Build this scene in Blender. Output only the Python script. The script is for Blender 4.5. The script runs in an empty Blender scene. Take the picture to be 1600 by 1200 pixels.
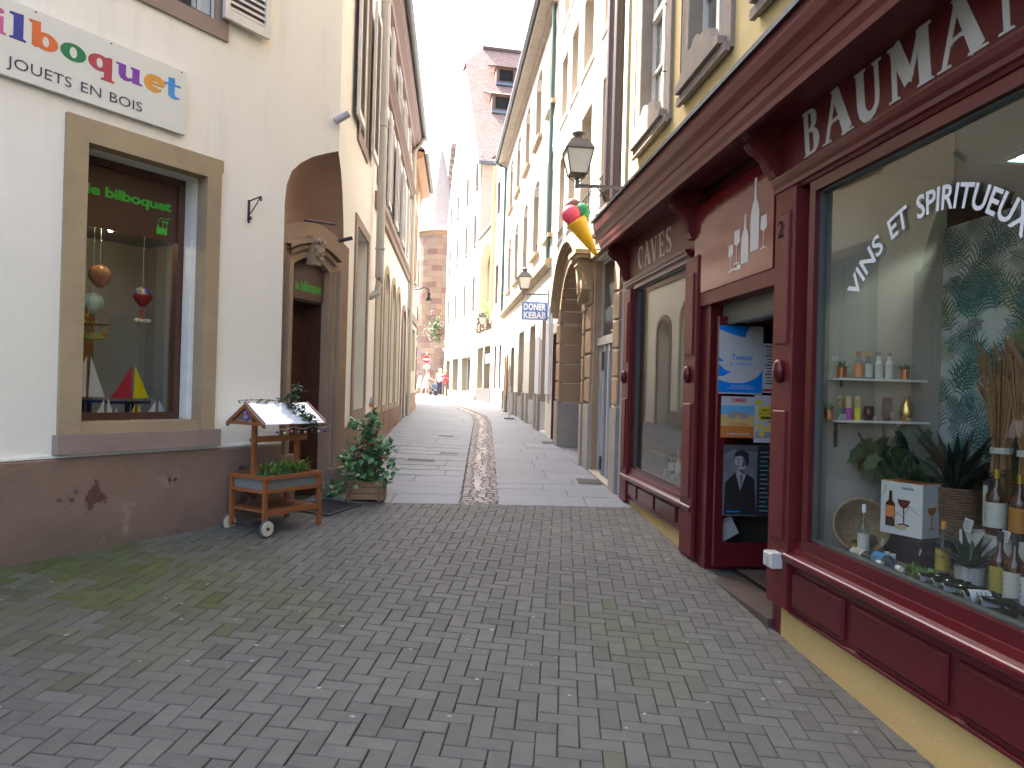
import bpy, math, random
from mathutils import Vector, Matrix
from mathutils.geometry import tessellate_polygon
PI = math.pi
rnd = random.Random(7)
scn = bpy.context.scene
COL = scn.collection

# ------------------------------------------------------------------ camera
cam_d = bpy.data.cameras.new('camera')
cam_d.sensor_width = 36.0
cam_d.lens = 36.0 * 1160.0 / 1600.0
cam_d.clip_start = 0.05
cam_d.clip_end = 500.0
cam = bpy.data.objects.new('camera', cam_d)
COL.objects.link(cam)
ROLL, PITCH = 0.027, math.atan2(4, 1160)
fwd = Vector((0, math.cos(PITCH), math.sin(PITCH)))
up0 = Vector((0, -math.sin(PITCH), math.cos(PITCH)))
r0 = Vector((1, 0, 0))
rt = r0 * math.cos(ROLL) + up0 * math.sin(ROLL)
up = up0 * math.cos(ROLL) - r0 * math.sin(ROLL)
m = Matrix((rt, up, -fwd)).transposed().to_4x4()
m.translation = Vector((0, 0, 1.5))
cam.matrix_world = m
scn.camera = cam

# ------------------------------------------------------------------ sky, sun, exposure
SUN_EL, SUN_AZ = math.radians(51), math.radians(48)      # azimuth to the left of the street axis
w = bpy.data.worlds.new('World')
scn.world = w
w.use_nodes = True
nt = w.node_tree
bg = nt.nodes['Background']
sky = nt.nodes.new('ShaderNodeTexSky')
sky.sky_type = 'NISHITA'
sky.sun_disc = False
sky.sun_elevation = SUN_EL
sky.sun_rotation = -SUN_AZ
sky.air_density = 0.9
sky.dust_density = 6.0
sky.ozone_density = 1.0
nt.links.new(sky.outputs[0], bg.inputs[0])
bg.inputs[1].default_value = 0.15
sd = bpy.data.lights.new('sun', 'SUN')
sd.energy = 3.9
sd.angle = math.radians(0.5)
sd.color = (1.0, 0.965, 0.90)
so = bpy.data.objects.new('sun', sd)
COL.objects.link(so)
sdir = Vector((-math.sin(SUN_AZ) * math.cos(SUN_EL), math.cos(SUN_AZ) * math.cos(SUN_EL), math.sin(SUN_EL)))
so.rotation_euler = sdir.to_track_quat('Z', 'Y').to_euler()
so.location = (0, 0, 30)
scn.view_settings.view_transform = 'Standard'
scn.view_settings.look = 'None'
scn.view_settings.gamma = 1.0
scn.view_settings.exposure = 2.85
scn.cycles.max_bounces = 7
scn.cycles.diffuse_bounces = 4
scn.cycles.transparent_max_bounces = 10

# ------------------------------------------------------------------ materials
MATS = {}
def mat(name, col, rough=0.8, metal=0.0, col2=None, vs=3.0, amt=0.5, bump=0.0, bs=40.0, spec=0.5,
        emit=None, tint=None, tintcol=None, coat=0.0, thr=None, detail=6.0):
    """Procedural material: base colour broken up by world-space noise, optional bump, optional point attribute tint."""
    if name in MATS: return MATS[name]
    m = bpy.data.materials.new(name); m.use_nodes = True
    nt = m.node_tree; N = nt.nodes; L = nt.links
    b = N['Principled BSDF']
    b.inputs['Roughness'].default_value = rough
    b.inputs['Metallic'].default_value = metal
    b.inputs['Specular IOR Level'].default_value = spec
    b.inputs['Coat Weight'].default_value = coat
    b.inputs['Coat Roughness'].default_value = 0.08
    geo = N.new('ShaderNodeNewGeometry')
    c4 = tuple(col) + (1,)
    if col2 is None: col2 = tuple(x * 0.8 for x in col)
    n1 = N.new('ShaderNodeTexNoise'); n1.inputs['Scale'].default_value = vs; n1.inputs['Detail'].default_value = detail
    n1.inputs['Roughness'].default_value = 0.62
    L.new(geo.outputs['Position'], n1.inputs['Vector'])
    r = N.new('ShaderNodeMapRange')
    lo, hi = thr if thr else (0.38, 0.66)
    r.inputs['From Min'].default_value = lo; r.inputs['From Max'].default_value = hi
    r.inputs['To Max'].default_value = amt
    L.new(n1.outputs['Fac'], r.inputs['Value'])
    mx = N.new('ShaderNodeMix'); mx.data_type = 'RGBA'
    mx.inputs[6].default_value = c4; mx.inputs[7].default_value = tuple(col2) + (1,)
    L.new(r.outputs[0], mx.inputs[0])
    out = mx.outputs[2]
    if tint:
        at = N.new('ShaderNodeAttribute'); at.attribute_name = tint
        if tintcol is None:
            mm = N.new('ShaderNodeMix'); mm.data_type = 'RGBA'; mm.blend_type = 'MULTIPLY'
            mm.inputs[0].default_value = 1.0
            L.new(out, mm.inputs[6]); L.new(at.outputs['Color'], mm.inputs[7]); out = mm.outputs[2]
        else:
            mm = N.new('ShaderNodeMix'); mm.data_type = 'RGBA'
            mm.inputs[7].default_value = tuple(tintcol) + (1,)
            L.new(at.outputs['Fac'], mm.inputs[0]); L.new(out, mm.inputs[6]); out = mm.outputs[2]
    L.new(out, b.inputs['Base Color'])
    if bump > 0:
        n2 = N.new('ShaderNodeTexNoise'); n2.inputs['Scale'].default_value = bs; n2.inputs['Detail'].default_value = 5
        L.new(geo.outputs['Position'], n2.inputs['Vector'])
        bp = N.new('ShaderNodeBump'); bp.inputs['Strength'].default_value = bump; bp.inputs['Distance'].default_value = 0.01
        L.new(n2.outputs['Fac'], bp.inputs['Height']); L.new(bp.outputs[0], b.inputs['Normal'])
    if emit:
        b.inputs['Emission Color'].default_value = tuple(emit[:3]) + (1,)
        b.inputs['Emission Strength'].default_value = emit[3]
    MATS[name] = m
    return m

def glass_mat(name, tintc=(0.93, 0.96, 0.94), ior=1.75, rough=0.0):
    m = bpy.data.materials.new(name); m.use_nodes = True
    nt = m.node_tree; N = nt.nodes; L = nt.links
    N.remove(N['Principled BSDF'])
    t = N.new('ShaderNodeBsdfTransparent'); t.inputs[0].default_value = tintc + (1,)
    g = N.new('ShaderNodeBsdfGlossy'); g.inputs['Roughness'].default_value = rough
    f = N.new('ShaderNodeFresnel'); f.inputs['IOR'].default_value = ior
    mx = N.new('ShaderNodeMixShader')
    ge = N.new('ShaderNodeNewGeometry'); mr = N.new('ShaderNodeMapRange')
    mr.inputs['To Min'].default_value = ior; mr.inputs['To Max'].default_value = 1 / ior
    L.new(ge.outputs['Backfacing'], mr.inputs['Value']); L.new(mr.outputs[0], f.inputs['IOR'])
    L.new(f.outputs[0], mx.inputs[0]); L.new(t.outputs[0], mx.inputs[1]); L.new(g.outputs[0], mx.inputs[2])
    L.new(mx.outputs[0], N['Material Output'].inputs[0])
    MATS[name] = m
    return m

def stained_plaster(name, col, stain, low, zlow, bump=0.35, chips=None, zr=0.5, scuff=None):
    """Wall plaster: mottled, drip streaks, another colour of paint below zlow, chipped patches."""
    m = bpy.data.materials.new(name); m.use_nodes = True
    nt = m.node_tree; N = nt.nodes; L = nt.links
    b = N['Principled BSDF']; b.inputs['Roughness'].default_value = 0.88
    b.inputs['Specular IOR Level'].default_value = 0.25
    geo = N.new('ShaderNodeNewGeometry')
    def noise(scale, vec=None, d=6):
        n = N.new('ShaderNodeTexNoise'); n.inputs['Scale'].default_value = scale; n.inputs['Detail'].default_value = d
        n.inputs['Roughness'].default_value = 0.6
        L.new(vec or geo.outputs['Position'], n.inputs['Vector']); return n.outputs['Fac']
    def rng(v, a, c, lo=0., hi=1.):
        r = N.new('ShaderNodeMapRange'); r.inputs['From Min'].default_value = a; r.inputs['From Max'].default_value = c
        r.inputs['To Min'].default_value = lo; r.inputs['To Max'].default_value = hi
        L.new(v, r.inputs['Value']); return r.outputs[0]
    def mixc(f, a, c):
        x = N.new('ShaderNodeMix'); x.data_type = 'RGBA'
        L.new(f, x.inputs[0])
        for s, v in ((6, a), (7, c)):
            if isinstance(v, tuple): x.inputs[s].default_value = v + (1,)
            else: L.new(v, x.inputs[s])
        return x.outputs[2]
    out = mixc(rng(noise(1.3), .35, .7, 0, .7), col, stain)
    mp = N.new('ShaderNodeMapping'); mp.inputs['Scale'].default_value = (5, 5, .5)
    L.new(geo.outputs['Position'], mp.inputs['Vector'])
    out = mixc(rng(noise(1.0, mp.outputs[0]), .55, .75, 0, .35), out, tuple(x * .72 for x in col))
    if low:
        sx = N.new('ShaderNodeSeparateXYZ'); L.new(geo.outputs['Position'], sx.inputs[0])
        ad = N.new('ShaderNodeMath'); ad.operation = 'ADD'
        L.new(sx.outputs['Z'], ad.inputs[0]); L.new(rng(noise(2.5), 0, 1, -.5 * zr, .5 * zr), ad.inputs[1])
        out = mixc(rng(ad.outputs[0], zlow - .12, zlow + .12, 1, 0), out, low)
    if scuff:
        out = mixc(rng(noise(scuff[1]), scuff[2], scuff[2] + .06, 0, .8), out, scuff[0])
    if chips:
        out = mixc(rng(noise(chips[1]), chips[2], chips[2] + .02), out, chips[0])
    L.new(out, b.inputs['Base Color'])
    a = N.new('ShaderNodeMath'); a.operation = 'ADD'
    L.new(noise(70), a.inputs[0]); L.new(rng(noise(6), 0, 1, 0, 1.6), a.inputs[1])
    bp = N.new('ShaderNodeBump'); bp.inputs['Strength'].default_value = bump; bp.inputs['Distance'].default_value = 0.012
    L.new(a.outputs[0], bp.inputs['Height']); L.new(bp.outputs[0], b.inputs['Normal'])
    MATS[name] = m
    return m

# ------------------------------------------------------------------ frames, mesh builder, things
class Frame:
    """A facade: u runs to the right as one faces it, v into the building, z up."""
    def __init__(s, P, d, z=0.0):
        n = math.hypot(*d); s.P = P; s.D = (d[0] / n, d[1] / n); s.V = (-s.D[1], s.D[0]); s.z = z
        s.rot = math.atan2(s.D[1], s.D[0])
    def w(s, u, v, z): return Vector((s.P[0] + s.D[0] * u + s.V[0] * v, s.P[1] + s.D[1] * u + s.V[1] * v, z + s.z))
W0 = Frame((0, 0), (1, 0))

def tess(loops):
    vs = [Vector((p[0], p[1], 0)) for l in loops for p in l]
    tr = tessellate_polygon([[Vector((p[0], p[1], 0)) for p in l] for l in loops])
    out = []
    for t in tr:
        a, b, c = (vs[i] for i in t)
        cr = (b - a).cross(c - a).z
        if abs(cr) < 1e-10: continue
        out.append(t if cr > 0 else (t[0], t[2], t[1]))
    return out

class MB:
    def __init__(s): s.v = []; s.f = []; s.m = []; s.t = []; s.cur = 0
    def quad(s, a, b, c, d, mi=None): s.poly([a, b, c, d], mi)
    def poly(s, pts, mi=None, t=None):
        i = len(s.v); s.v += [tuple(p) for p in pts]; s.f.append(tuple(range(i, i + len(pts)))); s.m.append(s.cur if mi is None else mi)
        s.t += [t] * len(pts)
    def mesh(s, vs, fs, mi=None, t=None):
        i = len(s.v); s.v += [tuple(p) for p in vs]; s.t += [t] * len(vs)
        for f in fs: s.f.append(tuple(i + k for k in f)); s.m.append(s.cur if mi is None else mi)
    def box(s, u0, u1, v0, v1, z0, z1, mi=None, t=None):
        P = [(u0, v0, z0), (u1, v0, z0), (u1, v1, z0), (u0, v1, z0), (u0, v0, z1), (u1, v0, z1), (u1, v1, z1), (u0, v1, z1)]
        s.mesh(P, [(0, 1, 5, 4), (1, 2, 6, 5), (2, 3, 7, 6), (3, 0, 4, 7), (4, 5, 6, 7), (3, 2, 1, 0)], mi, t)
        return s
    def bev(s, u0, u1, v0, v1, z0, z1, b=0.006, mi=None, t=None):
        """box whose front (v0) edges are chamfered"""
        P = [(u0, v0 + b, z0), (u1, v0 + b, z0), (u1, v0 + b, z1), (u0, v0 + b, z1),
             (u0 + b, v0, z0 + b), (u1 - b, v0, z0 + b), (u1 - b, v0, z1 - b), (u0 + b, v0, z1 - b),
             (u0, v1, z0), (u1, v1, z0), (u1, v1, z1), (u0, v1, z1)]
        s.mesh(P, [(4, 5, 6, 7), (0, 1, 5, 4), (1, 2, 6, 5), (2, 3, 7, 6), (3, 0, 4, 7), (8, 9, 1, 0), (9, 10, 2, 1), (10, 11, 3, 2), (11, 8, 0, 3)], mi, t)
    def prism(s, outer, v0, v1, holes=(), mi=None, back=True, t=None):
        """polygon in (u, z), extruded along v; holes are loops too"""
        loops = [list(outer)] + [list(h) for h in holes]
        pts = [p for l in loops for p in l]; tr = tess(loops)
        s.mesh([(p[0], v0, p[1]) for p in pts], tr, mi, t)
        if back: s.mesh([(p[0], v1, p[1]) for p in pts], [f[::-1] for f in tr], mi, t)
        for l in loops:
            n = len(l)
            for i in range(n):
                a, b = l[i], l[(i + 1) % n]
                s.poly([(a[0], v0, a[1]), (a[0], v1, a[1]), (b[0], v1, b[1]), (b[0], v0, b[1])], mi, t)
    def slab(s, outer, z0, z1, mi=None):
        """polygon in (u, v), extruded along z"""
        tr = tess([outer])
        s.mesh([(p[0], p[1], z1) for p in outer], tr, mi)
        s.mesh([(p[0], p[1], z0) for p in outer], [f[::-1] for f in tr], mi)
        n = len(outer)
        for i in range(n):
            a, b = outer[i], outer[(i + 1) % n]
            s.poly([(a[0], a[1], z0), (b[0], b[1], z0), (b[0], b[1], z1), (a[0], a[1], z1)], mi)
    def profile(s, prof, u0, u1, mi=None, caps=True):
        """closed profile of (v, z) swept along u"""
        n = len(prof)
        for i in range(n):
            a, b = prof[i], prof[(i + 1) % n]
            s.poly([(u0, a[0], a[1]), (u1, a[0], a[1]), (u1, b[0], b[1]), (u0, b[0], b[1])], mi)
        if caps:
            tr = tess([prof])
            for u in (u0, u1): s.mesh([(u, p[0], p[1]) for p in prof], tr, mi)
    def tube(s, pts, r, n=8, mi=None, caps=True, t=None):
        pts = [Vector(p) for p in pts]; k = len(pts); rr = r if isinstance(r, (list, tuple)) else [r] * k
        rings = []
        ref = Vector((0, 0, 1))
        for i, p in enumerate(pts):
            d = (pts[min(i + 1, k - 1)] - pts[max(i - 1, 0)]).normalized()
            a = d.cross(ref)
            if a.length < 0.05: a = d.cross(Vector((1, 0.13, 0)))
            a.normalize(); b = d.cross(a)
            rings.append([p + (a * math.cos(2 * PI * j / n) + b * math.sin(2 * PI * j / n)) * rr[i] for j in range(n)])
        vs = [v for rg in rings for v in rg]; fs = []
        for i in range(k - 1):
            for j in range(n):
                fs.append((i * n + j, i * n + (j + 1) % n, (i + 1) * n + (j + 1) % n, (i + 1) * n + j))
        if caps: fs += [tuple(range(n))[::-1], tuple(range((k - 1) * n, k * n))]
        s.mesh(vs, fs, mi, t)
    def lathe(s, prof, c=(0, 0, 0), n=16, mi=None, ax=None, t=None):
        """profile of (r, h) spun round the z axis (or a given axis) through c"""
        c = Vector(c); q = Vector((0, 0, 1)).rotation_difference(Vector(ax)) if ax else None
        vs = []
        for r, h in prof:
            for j in range(n):
                p = Vector((r * math.cos(2 * PI * j / n), r * math.sin(2 * PI * j / n), h))
                vs.append(c + (q @ p if q else p))
        fs = []
        for i in range(len(prof) - 1):
            for j in range(n):
                fs.append((i * n + j, i * n + (j + 1) % n, (i + 1) * n + (j + 1) % n, (i + 1) * n + j))
        if prof[0][0] > 1e-5: fs.append(tuple(range(n))[::-1])
        if prof[-1][0] > 1e-5: fs.append(tuple(range((len(prof) - 1) * n, len(prof) * n)))
        s.mesh(vs, fs, mi, t)
    def ball(s, c, r, sc=(1, 1, 1), n=12, mi=None, t=None):
        k = max(5, n // 2); prof = [(r * math.sin(PI * i / k), -r * math.cos(PI * i / k)) for i in range(k + 1)]
        i0 = len(s.v); s.lathe(prof, (0, 0, 0), n, mi, t=t)
        for i in range(i0, len(s.v)):
            x, y, z = s.v[i]; s.v[i] = (c[0] + x * sc[0], c[1] + y * sc[1], c[2] + z * sc[2])
    def ribbon(s, pts, wd, v0, v1, mi=None):
        """flat stroke in the (u, z) plane with a width per point"""
        k = len(pts); L = []; R = []
        for i, p in enumerate(pts):
            a = pts[max(i - 1, 0)]; b = pts[min(i + 1, k - 1)]
            dx, dz = b[0] - a[0], b[1] - a[1]; n = math.hypot(dx, dz) or 1
            h = (wd[i] if isinstance(wd, (list, tuple)) else wd) / 2
            L.append((p[0] - dz / n * h, p[1] + dx / n * h)); R.append((p[0] + dz / n * h, p[1] - dx / n * h))
        for i in range(k - 1):
            s.poly([(L[i][0], v0, L[i][1]), (R[i][0], v0, R[i][1]), (R[i + 1][0], v0, R[i + 1][1]), (L[i + 1][0], v0, L[i + 1][1])], mi)
        o = L + R[::-1]
        for i in range(len(o)):
            a, b = o[i], o[(i + 1) % len(o)]
            s.poly([(a[0], v0, a[1]), (a[0], v1, a[1]), (b[0], v1, b[1]), (b[0], v0, b[1])], mi)
    def leaf(s, c, d, up_, l, wd, mi=None, t=None, bend=.2):
        d = Vector(d).normalized(); u_ = Vector(up_); sd_ = d.cross(u_)
        if sd_.length < .01: sd_ = d.cross(Vector((1, 0, .3)))
        sd_.normalize(); nn = sd_.cross(d); c = Vector(c)
        P = [c, c + d * l * .45 + sd_ * wd * .5 - nn * 0, c + d * l - nn * l * bend, c + d * l * .45 - sd_ * wd * .5, c + d * l * .5 - nn * l * bend * .25 + nn * wd * .12]
        s.mesh(P, [(0, 1, 4), (1, 2, 4), (2, 3, 4), (3, 0, 4)], mi, t)
    def xf(s, M_, i0=0):
        for i in range(i0, len(s.v)): s.v[i] = tuple(M_ @ Vector(s.v[i]))
        return s

def link(name, mb, mats, parent=None, org=(0, 0, 0), smooth=False, bevel=0.0, label=None):
    me = bpy.data.meshes.new(name)
    me.from_pydata([(x - org[0], y - org[1], z - org[2]) for x, y, z in mb.v], [], mb.f)
    if not isinstance(mats, (list, tuple)): mats = [mats]
    for q in mats: me.materials.append(q)
    me.polygons.foreach_set('material_index', mb.m)
    if any(t is not None for t in mb.t):
        at = me.color_attributes.new('tint', 'FLOAT_COLOR', 'POINT')
        fl = []
        for t in mb.t: fl += (list(t) + [1]) if isinstance(t, (tuple, list)) else [1 if t is None else t] * 3 + [1]
        at.data.foreach_set('color', fl)
    if smooth: me.polygons.foreach_set('use_smooth', [True] * len(me.polygons))
    me.update()
    o = bpy.data.objects.new(name, me); COL.objects.link(o)
    if parent is not None: o.parent = parent
    if bevel:
        b = o.modifiers.new('bevel', 'BEVEL'); b.width = bevel; b.segments = 2; b.limit_method = 'ANGLE'
    if label: o['label'] = label
    return o

def tag(o, label, cat, group=None, kind=None):
    if kind: o['kind'] = kind
    if label: o['label'] = label
    if cat: o['category'] = cat
    if group: o['group'] = group
    return o

class Thing:
    """An Empty at the thing's base; parts are written in the coordinates of frame fr."""
    def __init__(s, name, label, cat, fr, org, group=None):
        s.fr = fr; s.org = org
        o = bpy.data.objects.new(name, None); COL.objects.link(o)
        o.location = fr.w(*org); o.rotation_euler = (0, 0, fr.rot); o.empty_display_size = .2
        tag(o, label, cat, group); s.o = o
    def part(s, name, mb, mats, parent=None, **k): return link(name, mb, mats, parent or s.o, s.org, **k)

def single(name, mb, mats, fr, org, label, cat, group=None, kind=None, **k):
    o = link(name, mb, mats, None, org, **k)
    o.location = fr.w(*org); o.rotation_euler = (0, 0, fr.rot)
    return tag(o, label, cat, group, kind)

def dup(root, loc, rotz=None, label=None, group=None):
    def cp(o, par):
        c = o.copy(); COL.objects.link(c); c.parent = par
        for ch in [x for x in o.children]: cp(ch, c)
        return c
    r = cp(root, None); r.location = loc
    if rotz is not None: r.rotation_euler = (0, 0, rotz)
    if label: r['label'] = label
    if group: r['group'] = group
    return r

def rect(u0, u1, z0, z1): return [(u0, z0), (u1, z0), (u1, z1), (u0, z1)]
def arch(u0, u1, z0, zs, zt, n=10):
    c = (u0 + u1) / 2; a = (u1 - u0) / 2
    return [(u0, z0), (u1, z0)] + [(c + a * math.cos(PI * i / n), zs + (zt - zs) * math.sin(PI * i / n)) for i in range(n + 1)]

# lettering --------------------------------------------------------
_tc = {}
def tmesh(s, off=0.0, sp=1.0):
    k = (s, off, sp)
    if k in _tc: return _tc[k]
    c = bpy.data.curves.new('t', 'FONT'); c.body = s; c.offset = off; c.space_character = sp; c.resolution_u = 3
    o = bpy.data.objects.new('t', c); COL.objects.link(o)
    dg = bpy.context.evaluated_depsgraph_get(); dg.update()
    me = o.evaluated_get(dg).to_mesh()
    vs = [(v.co.x, v.co.y) for v in me.vertices]; fs = [tuple(p.vertices) for p in me.polygons]
    o.evaluated_get(dg).to_mesh_clear()
    bpy.data.objects.remove(o); bpy.data.curves.remove(c)
    x0 = min(v[0] for v in vs); x1 = max(v[0] for v in vs)
    vs = [((v[0] - x0) / (x1 - x0), v[1]) for v in vs]
    _tc[k] = (vs, fs, x1 - x0)
    return _tc[k]
def text(mb, s, u0, u1, z0, h, v, mi=None, off=0.0, sp=1.0, fn=None, ref=.73):
    """flat letters: u0..u1 wide, baseline z0, capital height h, lying at depth v (or mapped by fn)"""
    vs, fs, _ = tmesh(s, off, sp)
    P = [(u0 + x * (u1 - u0), z0 + y * h / ref) for x, y in vs]
    mb.mesh([fn(x, y) if fn else (x, v, y) for x, y in P], fs, mi)

# ------------------------------------------------------------------ colours
def shop_interior(): pass
CREAM = stained_plaster('cream_render', (.80, .755, .70), (.76, .71, .64), (.76, .725, .635), 2.2, chips=None, zr=1.4)
PLINTH = stained_plaster('brown_plinth_paint', (.255, .165, .118), (.175, .115, .085), (.17, .12, .09), .44, bump=.6, chips=((.115, .055, .045), 2.6, .615), zr=.55, scuff=((.30, .225, .175), 3.7, .645))
CREAM2 = stained_plaster('pale_cream_render', (.77, .735, .66), (.72, .68, .60), None, 0)
YELLOW = stained_plaster('yellow_render', (.62, .50, .25), (.56, .44, .21), None, 0)
YPLINTH = stained_plaster('yellow_plinth', (.49, .35, .135), (.41, .29, .125), None, 0, chips=((.33, .29, .25), 2.2, .68))
WHITE = stained_plaster('white_render', (.74, .72, .68), (.66, .64, .60), None, 0)
BEIGE = stained_plaster('beige_render', (.62, .55, .43), (.56, .49, .37), None, 0)
STONE = mat('grey_sandstone', (.36, .275, .165), .85, col2=(.28, .20, .13), vs=2.5, amt=.8, bump=.25, bs=60)
STONEP = mat('pink_sandstone', (.29, .215, .175), .85, col2=(.23, .165, .135), vs=2.2, amt=.8, bump=.3, bs=60)
STONEY = mat('ochre_sandstone', (.36, .25, .15), .85, col2=(.28, .185, .12), vs=2.0, amt=.9, bump=.25, bs=50)
STONEG = mat('pale_granite_plinth', (.34, .31, .26), .8, col2=(.28, .25, .22), vs=3, amt=.8, bump=.2, bs=80)
BROWNV = mat('brown_painted_vault', (.29, .175, .125), .6, col2=(.22, .13, .095), vs=2, amt=.7, bump=.15, bs=30)
REDP = mat('burgundy_gloss_paint', (.085, .006, .010), .30, col2=(.065, .005, .008), vs=5, amt=.7, bump=.10, bs=25, coat=.12, spec=.35)
REDD = mat('burgundy_weathered_paint', (.115, .014, .014), .42, col2=(.085, .011, .012), vs=6, amt=.8, bump=.08, bs=25, spec=.3)
REDSH = mat('red_sheet_metal', (.16, .008, .012), .16, col2=(.13, .007, .010), vs=1.5, amt=.6, bump=.30, bs=3.5, coat=.25)
WHP = mat('white_paint', (.72, .71, .67), .5, col2=(.62, .61, .57), vs=8, amt=.6)
SHUT = mat('shutter_paint', (.66, .62, .58), .55, col2=(.56, .52, .49), vs=6, amt=.7)
SHUTG = mat('grey_shutter_paint', (.50, .48, .49), .55, col2=(.42, .40, .41), vs=6, amt=.7)
BRW = mat('dark_brown_wood', (.085, .035, .022), .4, col2=(.06, .024, .016), vs=9, amt=.8)
TEAK = mat('orange_teak', (.30, .105, .035), .5, col2=(.20, .065, .022), vs=14, amt=.8, bump=.1, bs=60)
PALEW = mat('pale_planter_wood', (.33, .19, .10), .7, col2=(.24, .13, .07), vs=12, amt=.8, bump=.15, bs=50)
IRON = mat('black_iron', (.022, .022, .026), .5, col2=(.035, .03, .028), vs=20, amt=.6)
BRNPIPE = mat('brown_pipe_paint', (.075, .05, .048), .45, col2=(.06, .04, .038), vs=6, amt=.6)
GRNPIPE = mat('green_pipe_paint', (.05, .10, .085), .5)
GRYPIPE = mat('cream_pipe_paint', (.38, .35, .32), .5)
ZINC = mat('dark_zinc', (.10, .11, .125), .4, metal=.4, col2=(.08, .09, .10), vs=4, amt=.6)
DARK = mat('dark_interior', (.018, .017, .016), .9)
PANE = mat('dark_window_pane', (.035, .042, .046), .04, col2=(.05, .055, .055), vs=1.2, amt=.8, spec=.9)
PANEF = mat('far_window_pane', (.045, .036, .042), .4, col2=(.07, .058, .06), vs=1.2, amt=.8, spec=.08)
PANEC = mat('curtained_pane', (.22, .22, .21), .06, col2=(.10, .11, .115), vs=1.6, amt=.9, spec=.8)
GLASS = glass_mat('clear_glass', ior=2.0)
SGLASS = glass_mat('shop_glass', ior=1.85)
CORN = mat('brown_cornice_paint', (.16, .10, .085), .6, col2=(.12, .07, .06), vs=5, amt=.7)
CORNP = mat('mauve_cornice_paint', (.22, .155, .15), .6, col2=(.18, .125, .12), vs=5, amt=.7)
CORNO = mat('orange_soffit_paint', (.36, .20, .11), .6, col2=(.28, .15, .09), vs=5, amt=.7)
SOFF = mat('beige_soffit_boards', (.30, .26, .20), .7, col2=(.22, .19, .15), vs=6, amt=.8)

def tile_mat():
    m = bpy.data.materials.new('plain_clay_tiles'); m.use_nodes = True
    nt = m.node_tree; N = nt.nodes; L = nt.links; b = N['Principled BSDF']; b.inputs['Roughness'].default_value = .85
    tc = N.new('ShaderNodeTexCoord'); br = N.new('ShaderNodeTexBrick')
    L.new(tc.outputs['UV'], br.inputs['Vector'])
    br.inputs['Color1'].default_value = (.40, .26, .205, 1); br.inputs['Color2'].default_value = (.31, .20, .16, 1)
    br.inputs['Mortar'].default_value = (.16, .10, .085, 1); br.inputs['Scale'].default_value = 1
    br.inputs['Mortar Size'].default_value = .012; br.inputs['Brick Width'].default_value = .2; br.inputs['Row Height'].default_value = .16
    L.new(br.outputs['Color'], b.inputs['Base Color'])
    bp = N.new('ShaderNodeBump'); bp.inputs['Strength'].default_value = .6; bp.inputs['Distance'].default_value = .03
    L.new(br.outputs['Fac'], bp.inputs['Height']); bp.invert = True; L.new(bp.outputs[0], b.inputs['Normal'])
    MATS['plain_clay_tiles'] = m; return m
TILE = tile_mat()

# ------------------------------------------------------------------ ground heights
def interp(y, T):
    if y <= T[0][0]: return T[0][1]
    for (a, p), (b, q) in zip(T, T[1:]):
        if y <= b:
            return p + (q - p) * (y - a) / (b - a)
    return T[-1][1]
ZR = [(-6, -.2), (0, -.13), (3.1, -.045), (4.5, .02), (8.4, .25), (12.8, .47), (16, .58), (20.5, .68), (25, .74), (28, .78), (34, .80), (60, .80)]
CS = [(0, .045), (7.3, .045), (12, .032), (18, .03), (30, 0)]
def gz(x, y):
    x = max(-5.5, min(3.2, x))
    return interp(y, ZR) + interp(y, CS) * (2.07 - .095 * y - x)
def yb(x): return 7.70 + .245 * x            # edge between herringbone pavers and slabs
def gut(y): return interp(y, [(7, -.28), (12.1, -.47), (17.3, -.66), (20, -.87), (24, -1.6), (27, -2.3), (32, -3.4)])
def xl(y): return -1.80 - .075 * (y - 7.3) if y < 17.5 else -2.50 - .06 * (y - 17.5)
def xr(y): return 2.12 - .096 * y

# base sheet
xs = [-70, -40, -20, -12] + [-8 + .5 * i for i in range(33)] + [12, 20, 40, 70]
ys = [-40, -20, -10] + [-6 + .5 * i for i in range(96)] + [43, 46, 50, 56, 65, 80, 110, 160]
mb = MB(); nx = len(xs)
mb.mesh([(x, y, gz(x, y) - .014) for y in ys for x in xs],
        [(j * nx + i, j * nx + i + 1, (j + 1) * nx + i + 1, (j + 1) * nx + i) for j in range(len(ys) - 1) for i in range(nx - 1)])
JOINT = mat('mossy_joint_sand', (.040, .042, .034), .95, col2=(.045, .06, .02), vs=1.3, amt=.9, bump=.4, bs=90)
single('ground', mb, JOINT, W0, (0, 0, 0), None, None, kind='structure')

# far street surface (asphalt past the slabs)
ASPH = mat('far_street_paving', (.24, .235, .23), .85, col2=(.19, .185, .18), vs=2, amt=.7, bump=.2, bs=40)
mb = MB(); ysf = [33 + i for i in range(40)]; xsf = [-14 + i * 1.0 for i in range(19)]; n_ = len(xsf)
mb.mesh([(x, y, gz(x, y) - .002) for y in ysf for x in xsf],
        [(j * n_ + i, j * n_ + i + 1, (j + 1) * n_ + i + 1, (j + 1) * n_ + i) for j in range(len(ysf) - 1) for i in range(n_ - 1)])
single('street', mb, ASPH, W0, (0, 0, 0), None, None, kind='structure')

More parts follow.
